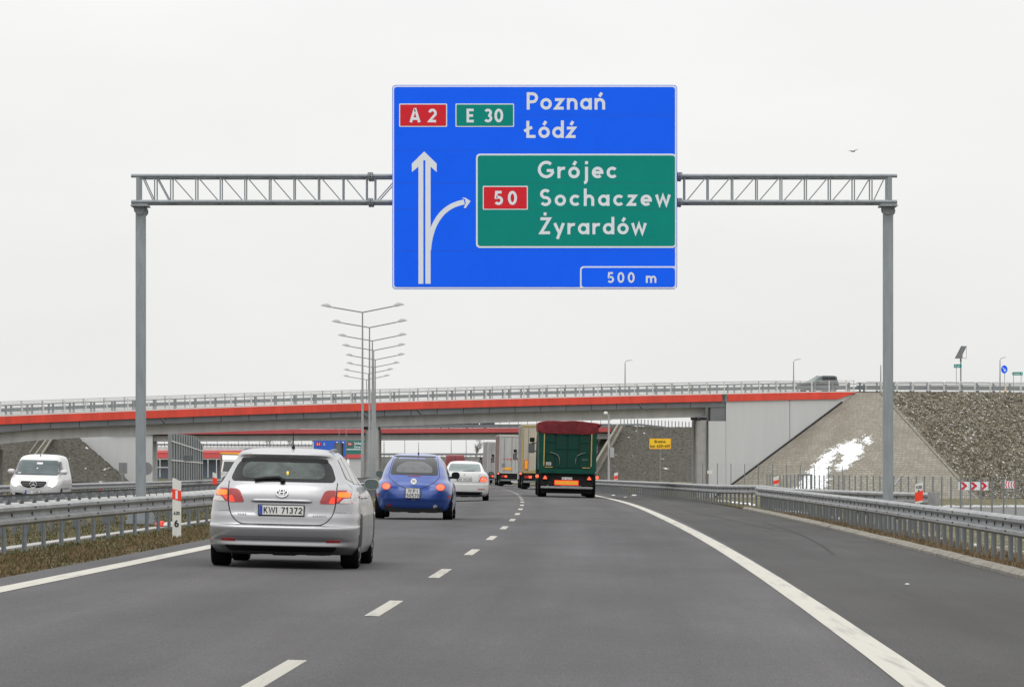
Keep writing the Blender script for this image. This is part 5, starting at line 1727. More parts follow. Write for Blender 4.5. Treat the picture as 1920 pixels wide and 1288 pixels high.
for a in ((893, 868, 1000, 5.6, 'tiny bare tree on the skyline above the white car', 1), (505, 850, 1150, 6.0, 'hazy bare tree behind the roof of the silver car, leftmost of the two', 2), (548, 850, 1150, 5.6, 'hazy bare tree behind the silver car nearer the distant blue sign', 3)):
    bare_tree(*a)
# bird
c = W(1599.5, 284.3, 240)
mb = MB()
mb.tube([(-.13, 0, 0), (-.05, 0, .0), (.06, 0, -.005), (.12, 0, .01)], [.012, .035, .032, .008], 8)
mb.add([(-.06, 0, .015), (.04, 0, .015), (-.1, -.05, .05), (-.34, -.02, .03), (-.16, .03, .035)], [(0, 1, 2), (0, 2, 3), (0, 3, 4)])
mb.add([(-.03, 0, .015), (.06, 0, .015), (.13, -.04, .08), (.32, .0, .13), (.12, .03, .09)], [(0, 1, 2), (1, 3, 2), (0, 2, 4), (2, 3, 4)])
o = mb.build('bird', 'feather'); o.location = c; tag(o, 'lone dark bird gliding in the pale sky right of the sign', 'bird')

# ------------------------------------------------------------------ vehicles
class Car:
    """body as stacked plan outlines: levels of (height, rear y, front y, half width)"""
    def __init__(s, name, label, loc, rot, levels, paint, wheels, wr=.315, wt=.21, track=.77, nR=4.2, mR=9.0, nF=3.6, mF=7.0, group=None, rim='rim', N=120, sub=5, cat='car', bulge=None):
        s.root = thing(name, label, cat, loc, rot, group)
        L = np.array(levels, float)
        s.z0, s.z1 = L[0, 0], L[-1, 0]
        s.fr, s.ff, s.fw = pchip(L[:, 0], L[:, 1]), pchip(L[:, 0], L[:, 2]), pchip(L[:, 0], L[:, 3])
        s.nR, s.mR, s.nF, s.mF = nR, mR, nF, mF
        s.bulge = bulge or (lambda x, z: 0.0)
        zs = []
        for a, b in zip(L[:-1, 0], L[1:, 0]):
            zs += [a + (b - a) * k / sub for k in range(sub)]
        zs.append(s.z1)
        mb = MB()
        for z in zs:
            w, yr, yf = s.fw(z), s.fr(z), s.ff(z)
            ym = (yr + yf) / 2
            for k in range(N):
                t = 2 * math.pi * k / N
                c, sn = math.cos(t), math.sin(t)
                # even spacing across the ends, then the superellipse
                if sn < 0:
                    n_, m_, a_ = nR, mR, ym - yr
                else:
                    n_, m_, a_ = nF, mF, yf - ym
                x = math.copysign(abs(c) ** (2 / n_), c) * w
                y = ym + math.copysign(abs(sn) ** (2 / m_), sn) * a_
                if sn < 0:
                    y -= s.bulge(x, z)
                mb.v.append((x, y, z))
        nl = len(zs)
        mb.f = [(i * N + k, i * N + (k + 1) % N, (i + 1) * N + (k + 1) % N, (i + 1) * N + k) for i in range(nl - 1) for k in range(N)]
        mb.f += [tuple(range(N - 1, -1, -1)), tuple((nl - 1) * N + k for k in range(N))]
        mb.m = [0] * len(mb.f)
        body = mb.build('body', [paint, 'black'], s.root)
        cut = MB()
        ra = wr + .055
        for y in wheels:
            for sg in (-1, 1):
                cut.lathe([(ra, -.28), (ra, .45)], (sg * (track + .05) + (0 if sg > 0 else 0), y, wr + .005), axis='x', n=36)
        co = cut.build('cut', 'black')
        md = body.modifiers.new('arch', 'BOOLEAN'); md.operation = 'DIFFERENCE'; md.object = co; md.solver = 'EXACT'
        bpy.context.view_layer.update()
        ev = body.evaluated_get(bpy.context.evaluated_depsgraph_get())
        me = bpy.data.meshes.new_from_object(ev)
        body.modifiers.clear(); body.data = me
        bpy.data.objects.remove(co, do_unlink=True)
        if len(me.materials) < 2:
            me.materials.clear(); me.materials.append(M[paint]); me.materials.append(M['black'])
        for p in me.polygons:
            c = p.center
            dark = False
            for y in wheels:
                dd = math.hypot(c.y - y, c.z - wr - .005)
                if dd < ra + .002 and (abs(p.normal.x) > .9 or dd > ra - .03) and abs(c.x) < s.fw(max(s.z0, c.z)) - .001 and c.z < 2 * wr + .1:
                    inn = all(abs(math.hypot(me.vertices[v].co.y - y, me.vertices[v].co.z - wr - .005) - ra) < .004 for v in p.vertices)
                    dark = dark or inn or (abs(p.normal.x) > .9 and dd < ra * .96)
            p.material_index = 1 if (dark or c.z < s.z0 + .001) else 0
        me.polygons.foreach_set('use_smooth', [True] * len(me.polygons))
        me.set_sharp_from_angle(angle=R(42))
        s.body = body
        # wheels
        tm = MB()
        prof = [(wr * .66, -wt * .46), (wr * .93, -wt * .5), (wr * .985, -wt * .42), (wr, -wt * .3), (wr, wt * .3), (wr * .985, wt * .42), (wr * .93, wt * .5), (wr * .66, wt * .46)]
        tm.lathe(prof, axis='x', n=36)
        rm = MB()
        rm.lathe([(.03, -wt * .46), (wr * .66, -wt * .35), (wr * .68, -wt * .48), (wr * .69, wt * .48), (wr * .66, wt * .38), (wr * .6, wt * .30), (.05, wt * .40), (.02, wt * .42)], axis='x', n=30)
        for k in range(5):
            a = 2 * math.pi * k / 5
            for sd in (1, -1):
                rm.bar((sd * wt * .44, math.cos(a) * .03, math.sin(a) * .03), (sd * wt * .47, math.cos(a) * wr * .64, math.sin(a) * wr * .64), .05, .03, up=(1, 0, 0))
        first = None
        for y in wheels:
            for sg in (-1, 1):
                if first is None:
                    wheel = tm.build('wheel', 'rubber', s.root, smooth=True, sharp=35); wheel.location = (sg * track, y, wr)
                    r_ = rm.build('rim', rim, wheel, smooth=True, sharp=30)
                    first = (wheel, r_)
                else:
                    w2 = link_copy(first[0], s.root, (sg * track, y, wr)); link_copy(first[1], w2)
        um = MB()
        um.box(-.66, .66, wheels[0] - .55, wheels[1] + .5, .2, .36); um.box(-.56, .56, wheels[0] - .62, wheels[0] - .3, .165, .34)
        um.box(-.12, .14, wheels[0] - .5, wheels[0] + .3, .15, .3); um.box(.28, .5, wheels[0] - .6, wheels[0] - .1, .16, .3); um.box(-.5, -.3, wheels[0] - .35, wheels[0] + .1, .155, .3)
        um.tube([(-.6, wheels[0], .28), (.6, wheels[0], .28)], .05, 8)
        um.build('underbody', 'black', s.root)
    def yr(s, x, z):
        z = min(max(z, s.z0), s.z1)
        w, yr, yf = s.fw(z), s.fr(z), s.ff(z)
        ym = (yr + yf) / 2
        q = min(.9995, abs(x) / w)
        return ym - (ym - yr) * (1 - q ** s.nR) ** (1 / s.mR) - s.bulge(x, z)
    def yf_(s, x, z):
        z = min(max(z, s.z0), s.z1)
        w, yr, yf = s.fw(z), s.fr(z), s.ff(z)
        ym = (yr + yf) / 2
        q = min(.9995, abs(x) / w)
        return ym + (yf - ym) * (1 - q ** s.nF) ** (1 / s.mF)
    def xs(s, y, z):
        z = min(max(z, s.z0), s.z1)
        w, yr, yf = s.fw(z), s.fr(z), s.ff(z)
        ym = (yr + yf) / 2
        if y < ym:
            q = min(.9995, (ym - y) / (ym - yr)); return w * (1 - q ** s.mR) ** (1 / s.nR)
        q = min(.9995, (y - ym) / (yf - ym)); return w * (1 - q ** s.mF) ** (1 / s.nF)
    def Rr(s, x, z, o):
        return (x, s.yr(x, z) - o, z)
    def Ff(s, x, z, o):                              # seen from the front: x to the viewer's right
        return (-x, s.yf_(x, z) + o, z)
    def side(s, sg):
        return lambda y, z, o: (sg * (s.xs(y, z) + o), y, z)
    def part(s, name, poly, m_, fn=None, off=.006, th=.014, step=.07, parent=None, smooth=True):
        mb = MB(); patch(mb, poly, fn or s.Rr, off, th, step)
        return mb.build(name, m_, parent or s.root, smooth=smooth, sharp=50 if smooth else None)
    def line(s, name, pts, w, m_='seam', fn=None, off=.004, parent=None, sub=.05):
        P = []
        for a, b in zip(pts[:-1], pts[1:]):
            a, b = Vector(a), Vector(b); k = max(1, int((b - a).length / sub))
            P += [tuple(a.lerp(b, i / k)) for i in range(k)]
        P.append(tuple(pts[-1]))
        mb = MB(); mb.ribbon(P, w, fn or s.Rr, lift=off)
        return mb.build(name, m_, parent or s.root)
    def plate(s, cx, zc, w, h, txt, fn=None, blue=True, lines=None, off=.016):
        f = fn or s.Rr
        y0 = f(cx, zc, 0)[1]
        flat = lambda u, v, o: (f(u, v, 0)[0], y0 + (f(0, zc, o)[1] - f(0, zc, 0)[1]), v)
        p = s.part('number_plate', rpoly(rect(cx - w / 2 - .012, zc - h / 2 - .01, cx + w / 2 + .012, zc + h / 2 + .01), .01, 3), 'black', flat, off, .03)
        mb = MB(); patch(mb, rpoly(rect(cx - w / 2, zc - h / 2, cx + w / 2, zc + h / 2), .008, 3), flat, off + .003, .004, .2)
        mb.build('plate_face', 'plate', p)
        x0 = cx - w / 2
        if blue:
            mb = MB(); patch(mb, rect(x0 + .002, zc - h / 2 + .002, x0 + .042, zc + h / 2 - .002), flat, off + .005, .003, .2); mb.build('country_band', 'plate_blue', p)
            x0 += .045
        mb = MB()
        for t, a, b, zb, cap in (lines or [(txt, x0 + .01, cx + w / 2 - .012, zc - h * .34, h * .68)]):
            text(mb, t, a, b, zb, cap, flat, sw=.155, lift=off + .006)
        mb.build('lettering', 'ink', p)
        return p
    def mirror(s, y, z, xo, sg, paint, size=(.2, .15), glass=True, fwd=1):
        """door mirror: housing on a short foot, glass towards the rear"""
        x = s.xs(y, z)
        w, h = size
        c = Vector((sg * (x + xo), y, z + .04))
        mb = MB()
        n = 20
        rings = []
        for dy, k in ((-.035 * fwd, .96), (-.03 * fwd, 1.0), (.03 * fwd, .98), (.08 * fwd, .8), (.115 * fwd, .45), (.125 * fwd, .1)):
            rg = []
            for q in range(n):
                a = 2 * math.pi * q / n
                ca, sa = math.cos(a), math.sin(a)
                rg.append(c + Vector((math.copysign(abs(ca) ** .75, ca) * w / 2 * k, dy, math.copysign(abs(sa) ** .75, sa) * h / 2 * k)))
            rings.append(rg)
        mb.add([p for r_ in rings for p in r_], [(i * n + k, i * n + (k + 1) % n, (i + 1) * n + (k + 1) % n, (i + 1) * n + k) for i in range(len(rings) - 1) for k in range(n)] + [tuple(range(n)), tuple(5 * n + k for k in range(n - 1, -1, -1))])
        mb.bar((sg * (x - .03), y + .03, z - .02), c + Vector((-sg * w * .3, .03 * fwd, -h * .3)), .06, .05)
        m_ = mb.build('wing_mirror', paint, s.root, smooth=True, sharp=50, recalc=True)
        if glass:
            mb = MB()
            mb.prism([(c.x + math.copysign(abs(math.cos(a)) ** .75, math.cos(a)) * w * .44, c.z + math.copysign(abs(math.sin(a)) ** .75, math.sin(a)) * h * .42) for a in [2 * math.pi * k / 20 for k in range(20)]],
                     lambda u, v, q: (u, c.y - fwd * (.036 + q), v), .003)
            mb.build('mirror_glass', 'mirror', m_, recalc=True)
        return m_

def road_pose(px, d, kind='r', dz=0.0, head=None):
    x = (px - 960) * d / F_PX
    off = x - xc(d)
    z = (zroad if kind == 'r' else zopp)(off, d) + dz
    phi = -math.atan(slope(d)) if head is None else head
    return (x, d, z), (0, R(1.35) if kind == 'r' else R(-1.35), phi)

# ---- silver estate
lv = [(.17, .36, 4.45, .83), (.22, .2, 4.55, .855), (.262, .07, 4.66, .876), (.275, .045, 4.67, .88), (.33, .05, 4.72, .888), (.36, .03, 4.73, .89), (.40, .012, 4.75, .892), (.49, .0, 4.77, .893), (.512, .01, 4.77, .893), (.53, .05, 4.77, .892), (.56, .06, 4.77, .891), (.63, .068, 4.765, .888), (.68, .085, 4.74, .882), (.76, .092, 4.64, .872), (.86, .10, 4.4, .852),
      (.94, .125, 3.95, .825), (.99, .15, 3.62, .79), (1.03, .18, 3.5, .752), (1.06, .205, 3.44, .735), (1.15, .285, 3.24, .688), (1.25, .37, 3.0, .637), (1.33, .42, 2.78, .592), (1.375, .40, 2.66, .565), (1.405, .43, 2.55, .535), (1.43, .58, 2.4, .475), (1.447, .85, 2.2, .37), (1.456, 1.2, 1.9, .22), (1.459, 1.4, 1.7, .06)]
loc, rot = road_pose(524, 49.6)
C = Car('estate_car', 'silver estate car with lit brake lights, nearest car in the left lane', loc, rot, lv, 'silver', (.98, 3.68), wr=.316, wt=.215, track=.765, nR=4.6, mR=9.5)
C.root.scale = (1, 1, .965)
rw = rpoly([(-.625, 1.052), (.625, 1.052), (.525, 1.335), (-.525, 1.335)], [.07, .07, .16, .16], 6)
rwp = C.part('rear_window', rw, 'glass_frit', off=.008, step=.06)
C.part('clear_glass', rpoly([(-.50, 1.085), (.50, 1.085), (.46, 1.285), (-.46, 1.285)], .12, 6), 'glass_fog', off=.013, th=.004, step=.06, parent=rwp)
C.part('top_tint_and_shade', rpoly([(-.52, 1.285), (.52, 1.285), (.50, 1.332), (-.50, 1.332)], .03, 3), 'black', off=.016, th=.004, parent=rwp)  # black strip: tinted band plus the spoiler's shade painted on
mb = MB()
c = Vector(C.Rr(.05, 1.15, .025)); mb.lathe([(.004, -.03), (.014, -.015), (.014, .012), (.006, .025)], c, n=10)
mb.build('hanging_charm', 'yellow_lit', rwp, smooth=True)
mb = MB(); q = [C.Rr(x, z, .03) for x, z in ((-.33, 1.065), (-.2, 1.085), (-.05, 1.095), (.0, 1.075))]
mb.tube(q, [.018, .022, .024, .014], 8); mb.tube([C.Rr(.0, 1.06, .01), C.Rr(.0, 1.06, .05)], .03, 10)
mb.build('wiper', 'black', C.root, smooth=True)
tg_seam = C.line('tailgate_seam', rpoly([(-.635, 1.045), (-.628, .78), (-.60, .65), (-.50, .535), (.50, .535), (.60, .65), (.628, .78), (.635, 1.045)], [0, .03, .08, .09, .09, .08, .03, 0], 5), .011)
C.line('seam', [(-.86, .683), (-.62, .692)], .006, 'ink_soft'); C.line('seam', [(.62, .692), (.86, .683)], .006, 'ink_soft')
for sg in (-1, 1):
    f = (lambda p: p) if sg > 0 else mir
    tl = C.part('tail_light', f(rpoly([(.635, .80), (.855, .80), (.858, .9), (.82, .965), (.635, .96)], [.01, .04, .03, .05, .01], 5)), 'lamp_red', off=.011, step=.045)
    C.part('brake_bar', f(rpoly(rect(.645, .875, .785, .937), .025, 5)), 'lamp_amber_lit', off=.017, th=.004, parent=tl, step=.04)
    C.part('clear_lens', f(rpoly([(.665, .803), (.85, .806), (.85, .865), (.72, .862)], .015, 3)), 'lamp_clear', off=.016, th=.004, parent=tl, step=.04)
    C.part('outer_lens', f(rpoly([(.79, .868), (.852, .868), (.845, .93), (.80, .95)], .012, 3)), 'lamp_clear', off=.016, th=.004, parent=tl, step=.04)
    C.part('lit_corner', f(rpoly([(.64, .812), (.70, .868), (.64, .868)], .01, 3)), 'lamp_red_lit', off=.016, th=.004, parent=tl, step=.04)
    tb = C.part('tail_light', f(rpoly([(.435, .79), (.622, .79), (.622, .958), (.50, .955)], [.04, .01, .01, .05], 5)), 'lamp_red', off=.012, step=.045)
    C.part('lit_panel', f(rpoly([(.545, .795), (.618, .795), (.618, .875), (.575, .872)], .02, 4)), 'lamp_red_lit', off=.017, th=.004, parent=tb, step=.04)
    C.part('reflector', f(rpoly([(.535, .322), (.69, .325), (.70, .352), (.535, .352)], .006, 3)), 'lamp_red', off=.012)
    rr_ = MB(); rr_.tube([(sg * .50, .75, 1.42), (sg * .515, .95, 1.438), (sg * .515, 1.6, 1.445), (sg * .49, 2.4, 1.42)], [.010, .014, .014, .010], 8); rr_.build('roof_rail', 'galv', C.root, smooth=True)
    s_ = C.side(sg)
    C.part('side_window', rpoly([(2.36, 1.02), (3.3, 1.0), (2.9, 1.27), (2.4, 1.345)], .05, 4), 'glass', s_, .006)
    C.part('side_window', rpoly([(1.45, 1.035), (2.3, 1.022), (2.34, 1.345), (1.5, 1.355)], .05, 4), 'glass', s_, .006)
    C.part('side_window', rpoly([(.66, 1.10), (1.38, 1.05), (1.43, 1.35), (.85, 1.325)], .06, 4), 'glass', s_, .006)
    C.line('door_seam', [(2.33, 1.0), (2.33, .45), (2.2, .3)], .012, fn=s_); C.line('door_seam', [(1.45, 1.0), (1.3, .72), (1.38, .4)], .012, fn=s_)
    for y in (2.2, 1.5):
        hd = MB(); hd.tube([s_(y, .86, .008), s_(y + .08, .863, .022), s_(y + .2, .86, .008)], .012, 6); hd.build('door_handle', 'silver', C.root, smooth=True)
    C.mirror(3.05, .985, .10, sg, 'silver', (.19, .145))
# garnish, emblem, plate, lettering marks
mb = MB(); mb.tube([C.Rr(x, .818 - abs(x) ** 3 * .05, .014) for x in np.linspace(-.355, .355, 15)], [.012] + [.024] * 13 + [.012], 8); mb.build('tailgate_trim', 'silver', C.root, smooth=True)
C.part('plate_recess', rpoly([(-.33, .80), (.33, .80), (.31, .645), (.22, .615), (-.22, .615), (-.31, .645)], .03, 4), 'silver', off=.003, th=.004)
C.plate(0, .705, .52, .112, 'KWI 71372', off=.042)
mb = MB()
def oval(cx, cz, rx, rz, t):
    mb.tube([C.Rr(cx + rx * math.cos(a), cz + rz * math.sin(a), .018) for a in [2 * math.pi * k / 28 for k in range(29)]], t, 6, cap=False)
oval(0, .91, .068, .047, .0085); oval(0, .91, .024, .045, .007); oval(0, .935, .045, .017, .007)
mb.build('emblem', 'chrome', C.root, smooth=True)
mb = MB()
text(mb, 'AVENSIS', .37, .52, .633, .02, C.Rr, sw=.22, lift=.008); text(mb, 'WAMO', -.51, -.41, .638, .02, C.Rr, sw=.22, lift=.008)
mb.build('badge_lettering', 'ink_soft', C.root)
C.line('bumper_crease', [(x, .372 + .008 * math.cos(x * 2)) for x in np.linspace(-.72, .72, 20)], .010, 'ink_soft')
C.part('diffuser', rpoly([(-.60, .205), (.60, .205), (.66, .268), (-.66, .268)], .02, 3), 'black', off=.03, th=.06, step=.04)
mb = MB(); mb.tube([(.06, .95, 1.45), (.06, .93, 1.475)], .02, 8); mb.tube([(.06, .93, 1.47), (.06, .84, 1.66)], [.007, .004], 6); mb.build('antenna', 'black', C.root)
C.part('windscreen', rpoly([(-.68, 1.05), (.68, 1.05), (.52, 1.37), (-.52, 1.37)], .06, 4), 'glass', C.Ff, .008)
for sg in (-1, 1):
    C.part('headlight', rpoly([(sg * .42, .66), (sg * .78, .68), (sg * .74, .8), (sg * .5, .76)][::sg], .03, 3), 'headlamp', C.Ff, .01)
C.part('grille', rpoly(rect(-.38, .6, .38, .68), .02, 3), 'black', C.Ff, .01)

# ---- blue round-backed hatchback
lv = [(.17, .34, 3.85, .82), (.22, .2, 3.95, .85), (.3, .105, 4.03, .872), (.40, .045, 4.07, .885), (.48, .0, 4.08, .889), (.55, .004, 4.08, .889), (.64, .03, 4.04, .885), (.74, .075, 3.94, .876), (.83, .13, 3.75, .848), (.88, .17, 3.55, .795), (.92, .21, 3.35, .765), (1.0, .29, 3.2, .745), (1.1, .44, 3.05, .715), (1.2, .60, 2.9, .675), (1.3, .80, 2.72, .62), (1.38, 1.0, 2.55, .565), (1.43, 1.16, 2.42, .52), (1.46, 1.3, 2.3, .475), (1.48, 1.48, 2.18, .40), (1.493, 1.7, 2.05, .27), (1.498, 1.8, 1.95, .08)]
def fender(x, z):
    return .135 * math.exp(-(((abs(x) - .65) / .18) ** 2) - ((z - .72) / .19) ** 2)
loc, rot = road_pose(773.5, 96.3)
C = Car('hatchback_car', 'rounded blue hatchback with round red tail lights following the silver estate', loc, rot, lv, 'blue_paint', (.78, 3.29), wr=.312, wt=.215, track=.77, nR=3.4, mR=6.5, bulge=fender)
rw = C.part('rear_window', rpoly([(-.55, 1.01), (.55, 1.01), (.475, 1.42), (-.475, 1.42)], [.05, .05, .13, .13], 6), 'glass', off=.008, step=.06)
C.part('inner_arch', rpoly([(-.42, 1.06), (.42, 1.06), (.40, 1.2), (.2, 1.31), (-.2, 1.31), (-.40, 1.2)], .08, 5), mat('glass_haze', (.075, .08, .085), .15, var=.2), off=.012, th=.003, parent=rw)
C.line('tailgate_seam', [(-.49, 1.455), (-.578, 1.0), (-.55, .93), (-.45, .84), (-.33, .765), (-.2, .715), (0, .70), (.2, .715), (.33, .765), (.45, .84), (.55, .93), (.578, 1.0), (.49, 1.455)], .012)
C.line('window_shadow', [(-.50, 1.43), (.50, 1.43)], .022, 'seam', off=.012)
for sg in (-1, 1):
    tl = C.part('tail_light', ell(sg * .615, .745, .108, .085), 'lamp_red', off=.016, step=.05)
    C.part('lit_lens', ell(sg * .612, .742, .084, .066), 'lamp_red_hot', off=.024, th=.006, parent=tl, step=.05)
    C.part('reflector', ell(sg * .81, .535, .034, .034, 14), 'lamp_red', off=.012)
    s_ = C.side(sg)
    C.part('side_window', rpoly([(1.0, 1.03), (3.0, 1.0), (2.62, 1.33), (1.25, 1.38)], .1, 4), 'glass', s_, .006)
    C.line('door_seam', [(1.5, 1.0), (1.45, .4)], .012, fn=s_)
    C.mirror(2.72, .97, .14, sg, 'pole_grey' if sg < 0 else 'black', (.19, .16), glass=sg < 0)
fg = C.part('fog_light', ell(.50, .30, .048, .048, 18), 'lamp_clear', off=.012); C.part('fog_light', ell(-.54, .31, .045, .04, 18), 'lamp_red', off=.012)
dsc = C.part('emblem', ell(0, .862, .068, .068, 24), 'white', off=.014, th=.02)
mb = MB(); fl = lambda u, v, o: (u, C.yr(0, .862) - .02 - o, v)
mb.ribbon([(-.022, .898), (0, .866), (.022, .898)], .009, fl); mb.ribbon([(-.036, .888), (-.016, .83), (0, .86), (.016, .83), (.036, .888)], .009, fl, lift=.001)
mb.build('emblem_letters', 'ink_soft', dsc)
C.part('brake_light', rpoly(rect(-.15, .982, .15, .996), .005, 2), 'lamp_red', off=.012)
C.plate(-.01, .60, .31, .215, '', blue=False, off=.075, lines=[('WPI', -.115, .10, .612, .08), ('50570', -.15, .135, .505, .085)])
C.line('plate_edge', arc(-.01, .6, .2, .15, 150, 390, 20), .008)
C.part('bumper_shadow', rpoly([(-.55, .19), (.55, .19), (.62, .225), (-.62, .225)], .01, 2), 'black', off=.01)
for x in (-.02, .03):
    mb = MB(); mb.lathe([(.008, -.012), (.008, 0)], C.Rr(x, .45, .006), axis='y', n=8); mb.build('plate_lamp', 'white', C.root)
mb = MB(); mb.tube([(.05, 1.5, 1.475), (.05, 1.48, 1.51)], .018, 8); mb.tube([(.05, 1.48, 1.5), (.05, 1.36, 1.76)], [.006, .004], 6); mb.build('antenna', 'black', C.root)
C.part('windscreen', rpoly([(-.62, 1.0), (.62, 1.0), (.48, 1.42), (-.48, 1.42)], .08, 4), 'glass', C.Ff, .008)

# ---- white liftback
lv = [(.18, .3, 4.3, .8), (.24, .08, 4.45, .845), (.32, .02, 4.56, .882), (.45, .0, 4.64, .9), (.6, .0, 4.66, .9), (.68, .035, 4.62, .896), (.8, .05, 4.4, .885), (.93, .08, 3.9, .862), (1.0, .11, 3.55, .83), (1.035, .13, 3.42, .80), (1.055, .3, 3.36, .765), (1.1, .55, 3.25, .72), (1.2, .83, 3.0, .67), (1.3, 1.12, 2.75, .62), (1.37, 1.36, 2.55, .575), (1.41, 1.5, 2.4, .53), (1.44, 1.68, 2.25, .42), (1.455, 1.85, 2.1, .25), (1.46, 1.95, 2.0, .08)]
loc, rot = road_pose(869.5, 154)
C = Car('liftback_car', 'white liftback car ahead of the blue hatchback', loc, rot, lv, 'white_paint', (.95, 3.63), wr=.315, wt=.21, track=.775, nR=4.6, mR=9)
C.part('rear_window', rpoly([(-.60, 1.075), (.60, 1.075), (.53, 1.355), (-.53, 1.355)], .06, 4), 'glass_green', off=.008)
C.line('wiper', [(-.05, 1.10), (.36, 1.105)], .025, 'black', off=.03)
for sg in (-1, 1):
    f = (lambda p: p) if sg > 0 else mir
    tl = C.part('tail_light', f(rpoly([(.53, .715), (.82, .715), (.83, .80), (.8, .90), (.60, .925)], .02, 4)), 'lamp_red', off=.012, step=.05)
    C.part('lit_lens', f(rpoly([(.57, .725), (.8, .725), (.8, .79), (.77, .88), (.63, .905)], .02, 4)), 'lamp_red_hot', off=.018, th=.004, parent=tl, step=.05)
    C.part('lamp_stripe', f(rpoly([(.62, .80), (.76, .79), (.76, .815), (.63, .83)], .008, 2)), 'lamp_clear', off=.024, th=.004, parent=tl)
    C.part('reflector', f(rpoly(rect(.5, .435, .76, .462), .006, 2)), 'lamp_red', off=.012)
    s_ = C.side(sg)
    C.part('side_window', rpoly([(1.0, 1.06), (3.25, 1.03), (2.8, 1.33), (1.55, 1.36)], .08, 4), 'glass', s_, .006)
    C.mirror(2.95, .98, .12, sg, 'black' if sg > 0 else 'white_paint', (.2, .14))
C.plate(0, .80, .52, .112, 'SB 8612K')
mb = MB(); mb.lathe([(.036, -.01), (.04, -.004), (.036, 0)], C.Rr(0, .965, .004), axis='y', n=18); mb.build('emblem', 'chrome', C.root)
C.line('tailgate_seam', [(-.56, 1.04), (-.52, .7), (.52, .7), (.56, 1.04)], .010, 'ink_soft')
C.line('bumper_seam', [(-.85, .66), (.85, .66)], .010, 'ink_soft')
C.part('bumper_valance', rpoly([(-.62, .205), (.62, .205), (.67, .35), (-.67, .35)], .04, 4), 'black', off=.01)

# ---- dark SUV on the overpass deck, side on, heading left
t_s = 100.6
p = BP(t_s, 2.9, 0)
lv = [(.32, .25, 4.5, .85), (.42, .06, 4.68, .91), (.55, .0, 4.78, .93), (.8, .02, 4.8, .94), (.98, .06, 4.72, .935), (1.08, .09, 4.35, .915), (1.14, .11, 3.75, .87), (1.2, .12, 3.55, .83), (1.4, .17, 3.15, .775), (1.6, .22, 2.75, .72), (1.7, .22, 2.55, .69), (1.77, .25, 2.4, .63), (1.81, .45, 2.15, .5), (1.83, .9, 1.8, .2)]
C = Car('suv_car', 'dark grey off-road car driving left across the overpass behind the railing', (p.x, p.y, decktop(t_s) - .03), (0, 0, math.atan2(U.y, U.x) + R(90)), lv, 'dark_paint', (.95, 3.75), wr=.37, wt=.24, track=.8, nR=5, mR=14, nF=4, mF=10, sub=4)
for sg in (-1, 1):
    s_ = C.side(sg)
    C.part('side_window', rpoly([(.55, 1.22), (1.35, 1.2), (1.4, 1.68), (.62, 1.66)], .08, 4), 'glass', s_, .006)
    C.part('side_window', rpoly([(1.45, 1.2), (2.25, 1.19), (2.25, 1.66), (1.48, 1.68)], .06, 4), 'glass', s_, .006)
    C.part('side_window', rpoly([(2.35, 1.19), (3.35, 1.18), (2.75, 1.6), (2.35, 1.66)], .06, 4), 'glass_green', s_, .006)
    C.mirror(3.05, 1.16, .12, sg, 'black', (.2, .18))
    rr_ = MB(); rr_.tube([(sg * .6, .5, 1.82), (sg * .6, 2.2, 1.82)], .022, 6); rr_.build('roof_rail', 'black', C.root)
C.part('windscreen', rpoly([(-.66, 1.2), (.66, 1.2), (.58, 1.66), (-.58, 1.66)], .06, 4), 'glass_green', C.Ff, .008)

# ---- white van coming the other way
lv = [(.24, .15, 4.0, .82), (.3, .06, 4.2, .86), (.42, .02, 4.29, .89), (.55, .0, 4.32, .905), (.7, .0, 4.31, .912), (.8, .0, 4.26, .91), (.9, .0, 4.16, .90), (.98, .0, 3.98, .885), (1.06, .01, 3.72, .868), (1.1, .01, 3.56, .858), (1.2, .02, 3.38, .835), (1.4, .04, 3.08, .79), (1.6, .06, 2.78, .742), (1.68, .08, 2.62, .71), (1.74, .12, 2.45, .65), (1.79, .25, 2.15, .5), (1.815, .5, 1.8, .28), (1.82, .8, 1.5, .08)]
loc, rot = road_pose(89, 153.5, 'o', head=math.pi - math.atan(slope(152)) * 1.0 - R(.6))
C = Car('delivery_van', 'white delivery van with lit headlights coming the other way beyond the median', loc, rot, lv, 'white_paint', (.75, 3.45), wr=.31, wt=.2, track=.78, nR=6, mR=16, nF=3.4, mF=8, cat='van')
ws = C.part('windscreen', rpoly([(-.755, 1.115), (.755, 1.115), (.67, 1.61), (-.67, 1.61)], [.05, .05, .07, .07], 5), 'glass_ws', C.Ff, .01)
C.line('wiper_sill', [(-.74, 1.108), (.74, 1.108)], .03, 'black', fn=C.Ff, off=.014)
C.part('sticker', rpoly(rect(-.66, 1.14, -.55, 1.17), .01, 2), 'white', C.Ff, .016, parent=ws); C.part('inner_mirror', rpoly(rect(-.05, 1.47, .16, 1.535), .02, 3), 'lamp_clear', C.Ff, .014, parent=ws); C.part('sticker', ell(0, 1.33, .03, .02, 10), 'white', C.Ff, .014, parent=ws)
g = C.part('grille', rpoly([(-.465, .80), (-.44, .875), (.44, .875), (.465, .80), (.36, .68), (.2, .635), (-.2, .635), (-.36, .68)], .04, 4), 'black', C.Ff, .012)
for z in (.73, .80):
    C.line('grille_bar', [(-.4 + (.8 - z) * .6, z), (.4 - (.8 - z) * .6, z)], .014, 'ink_soft', fn=C.Ff, off=.02, parent=g)
C.line('grille_frame', rpoly([(-.475, .80), (-.45, .885), (.45, .885), (.475, .80), (.365, .672), (.2, .625), (-.2, .625), (-.365, .672), (-.475, .80)], .03, 4), .014, 'chrome', fn=C.Ff, off=.02, parent=g)
mb = MB(); yv = C.yf_(0, .76) + .035
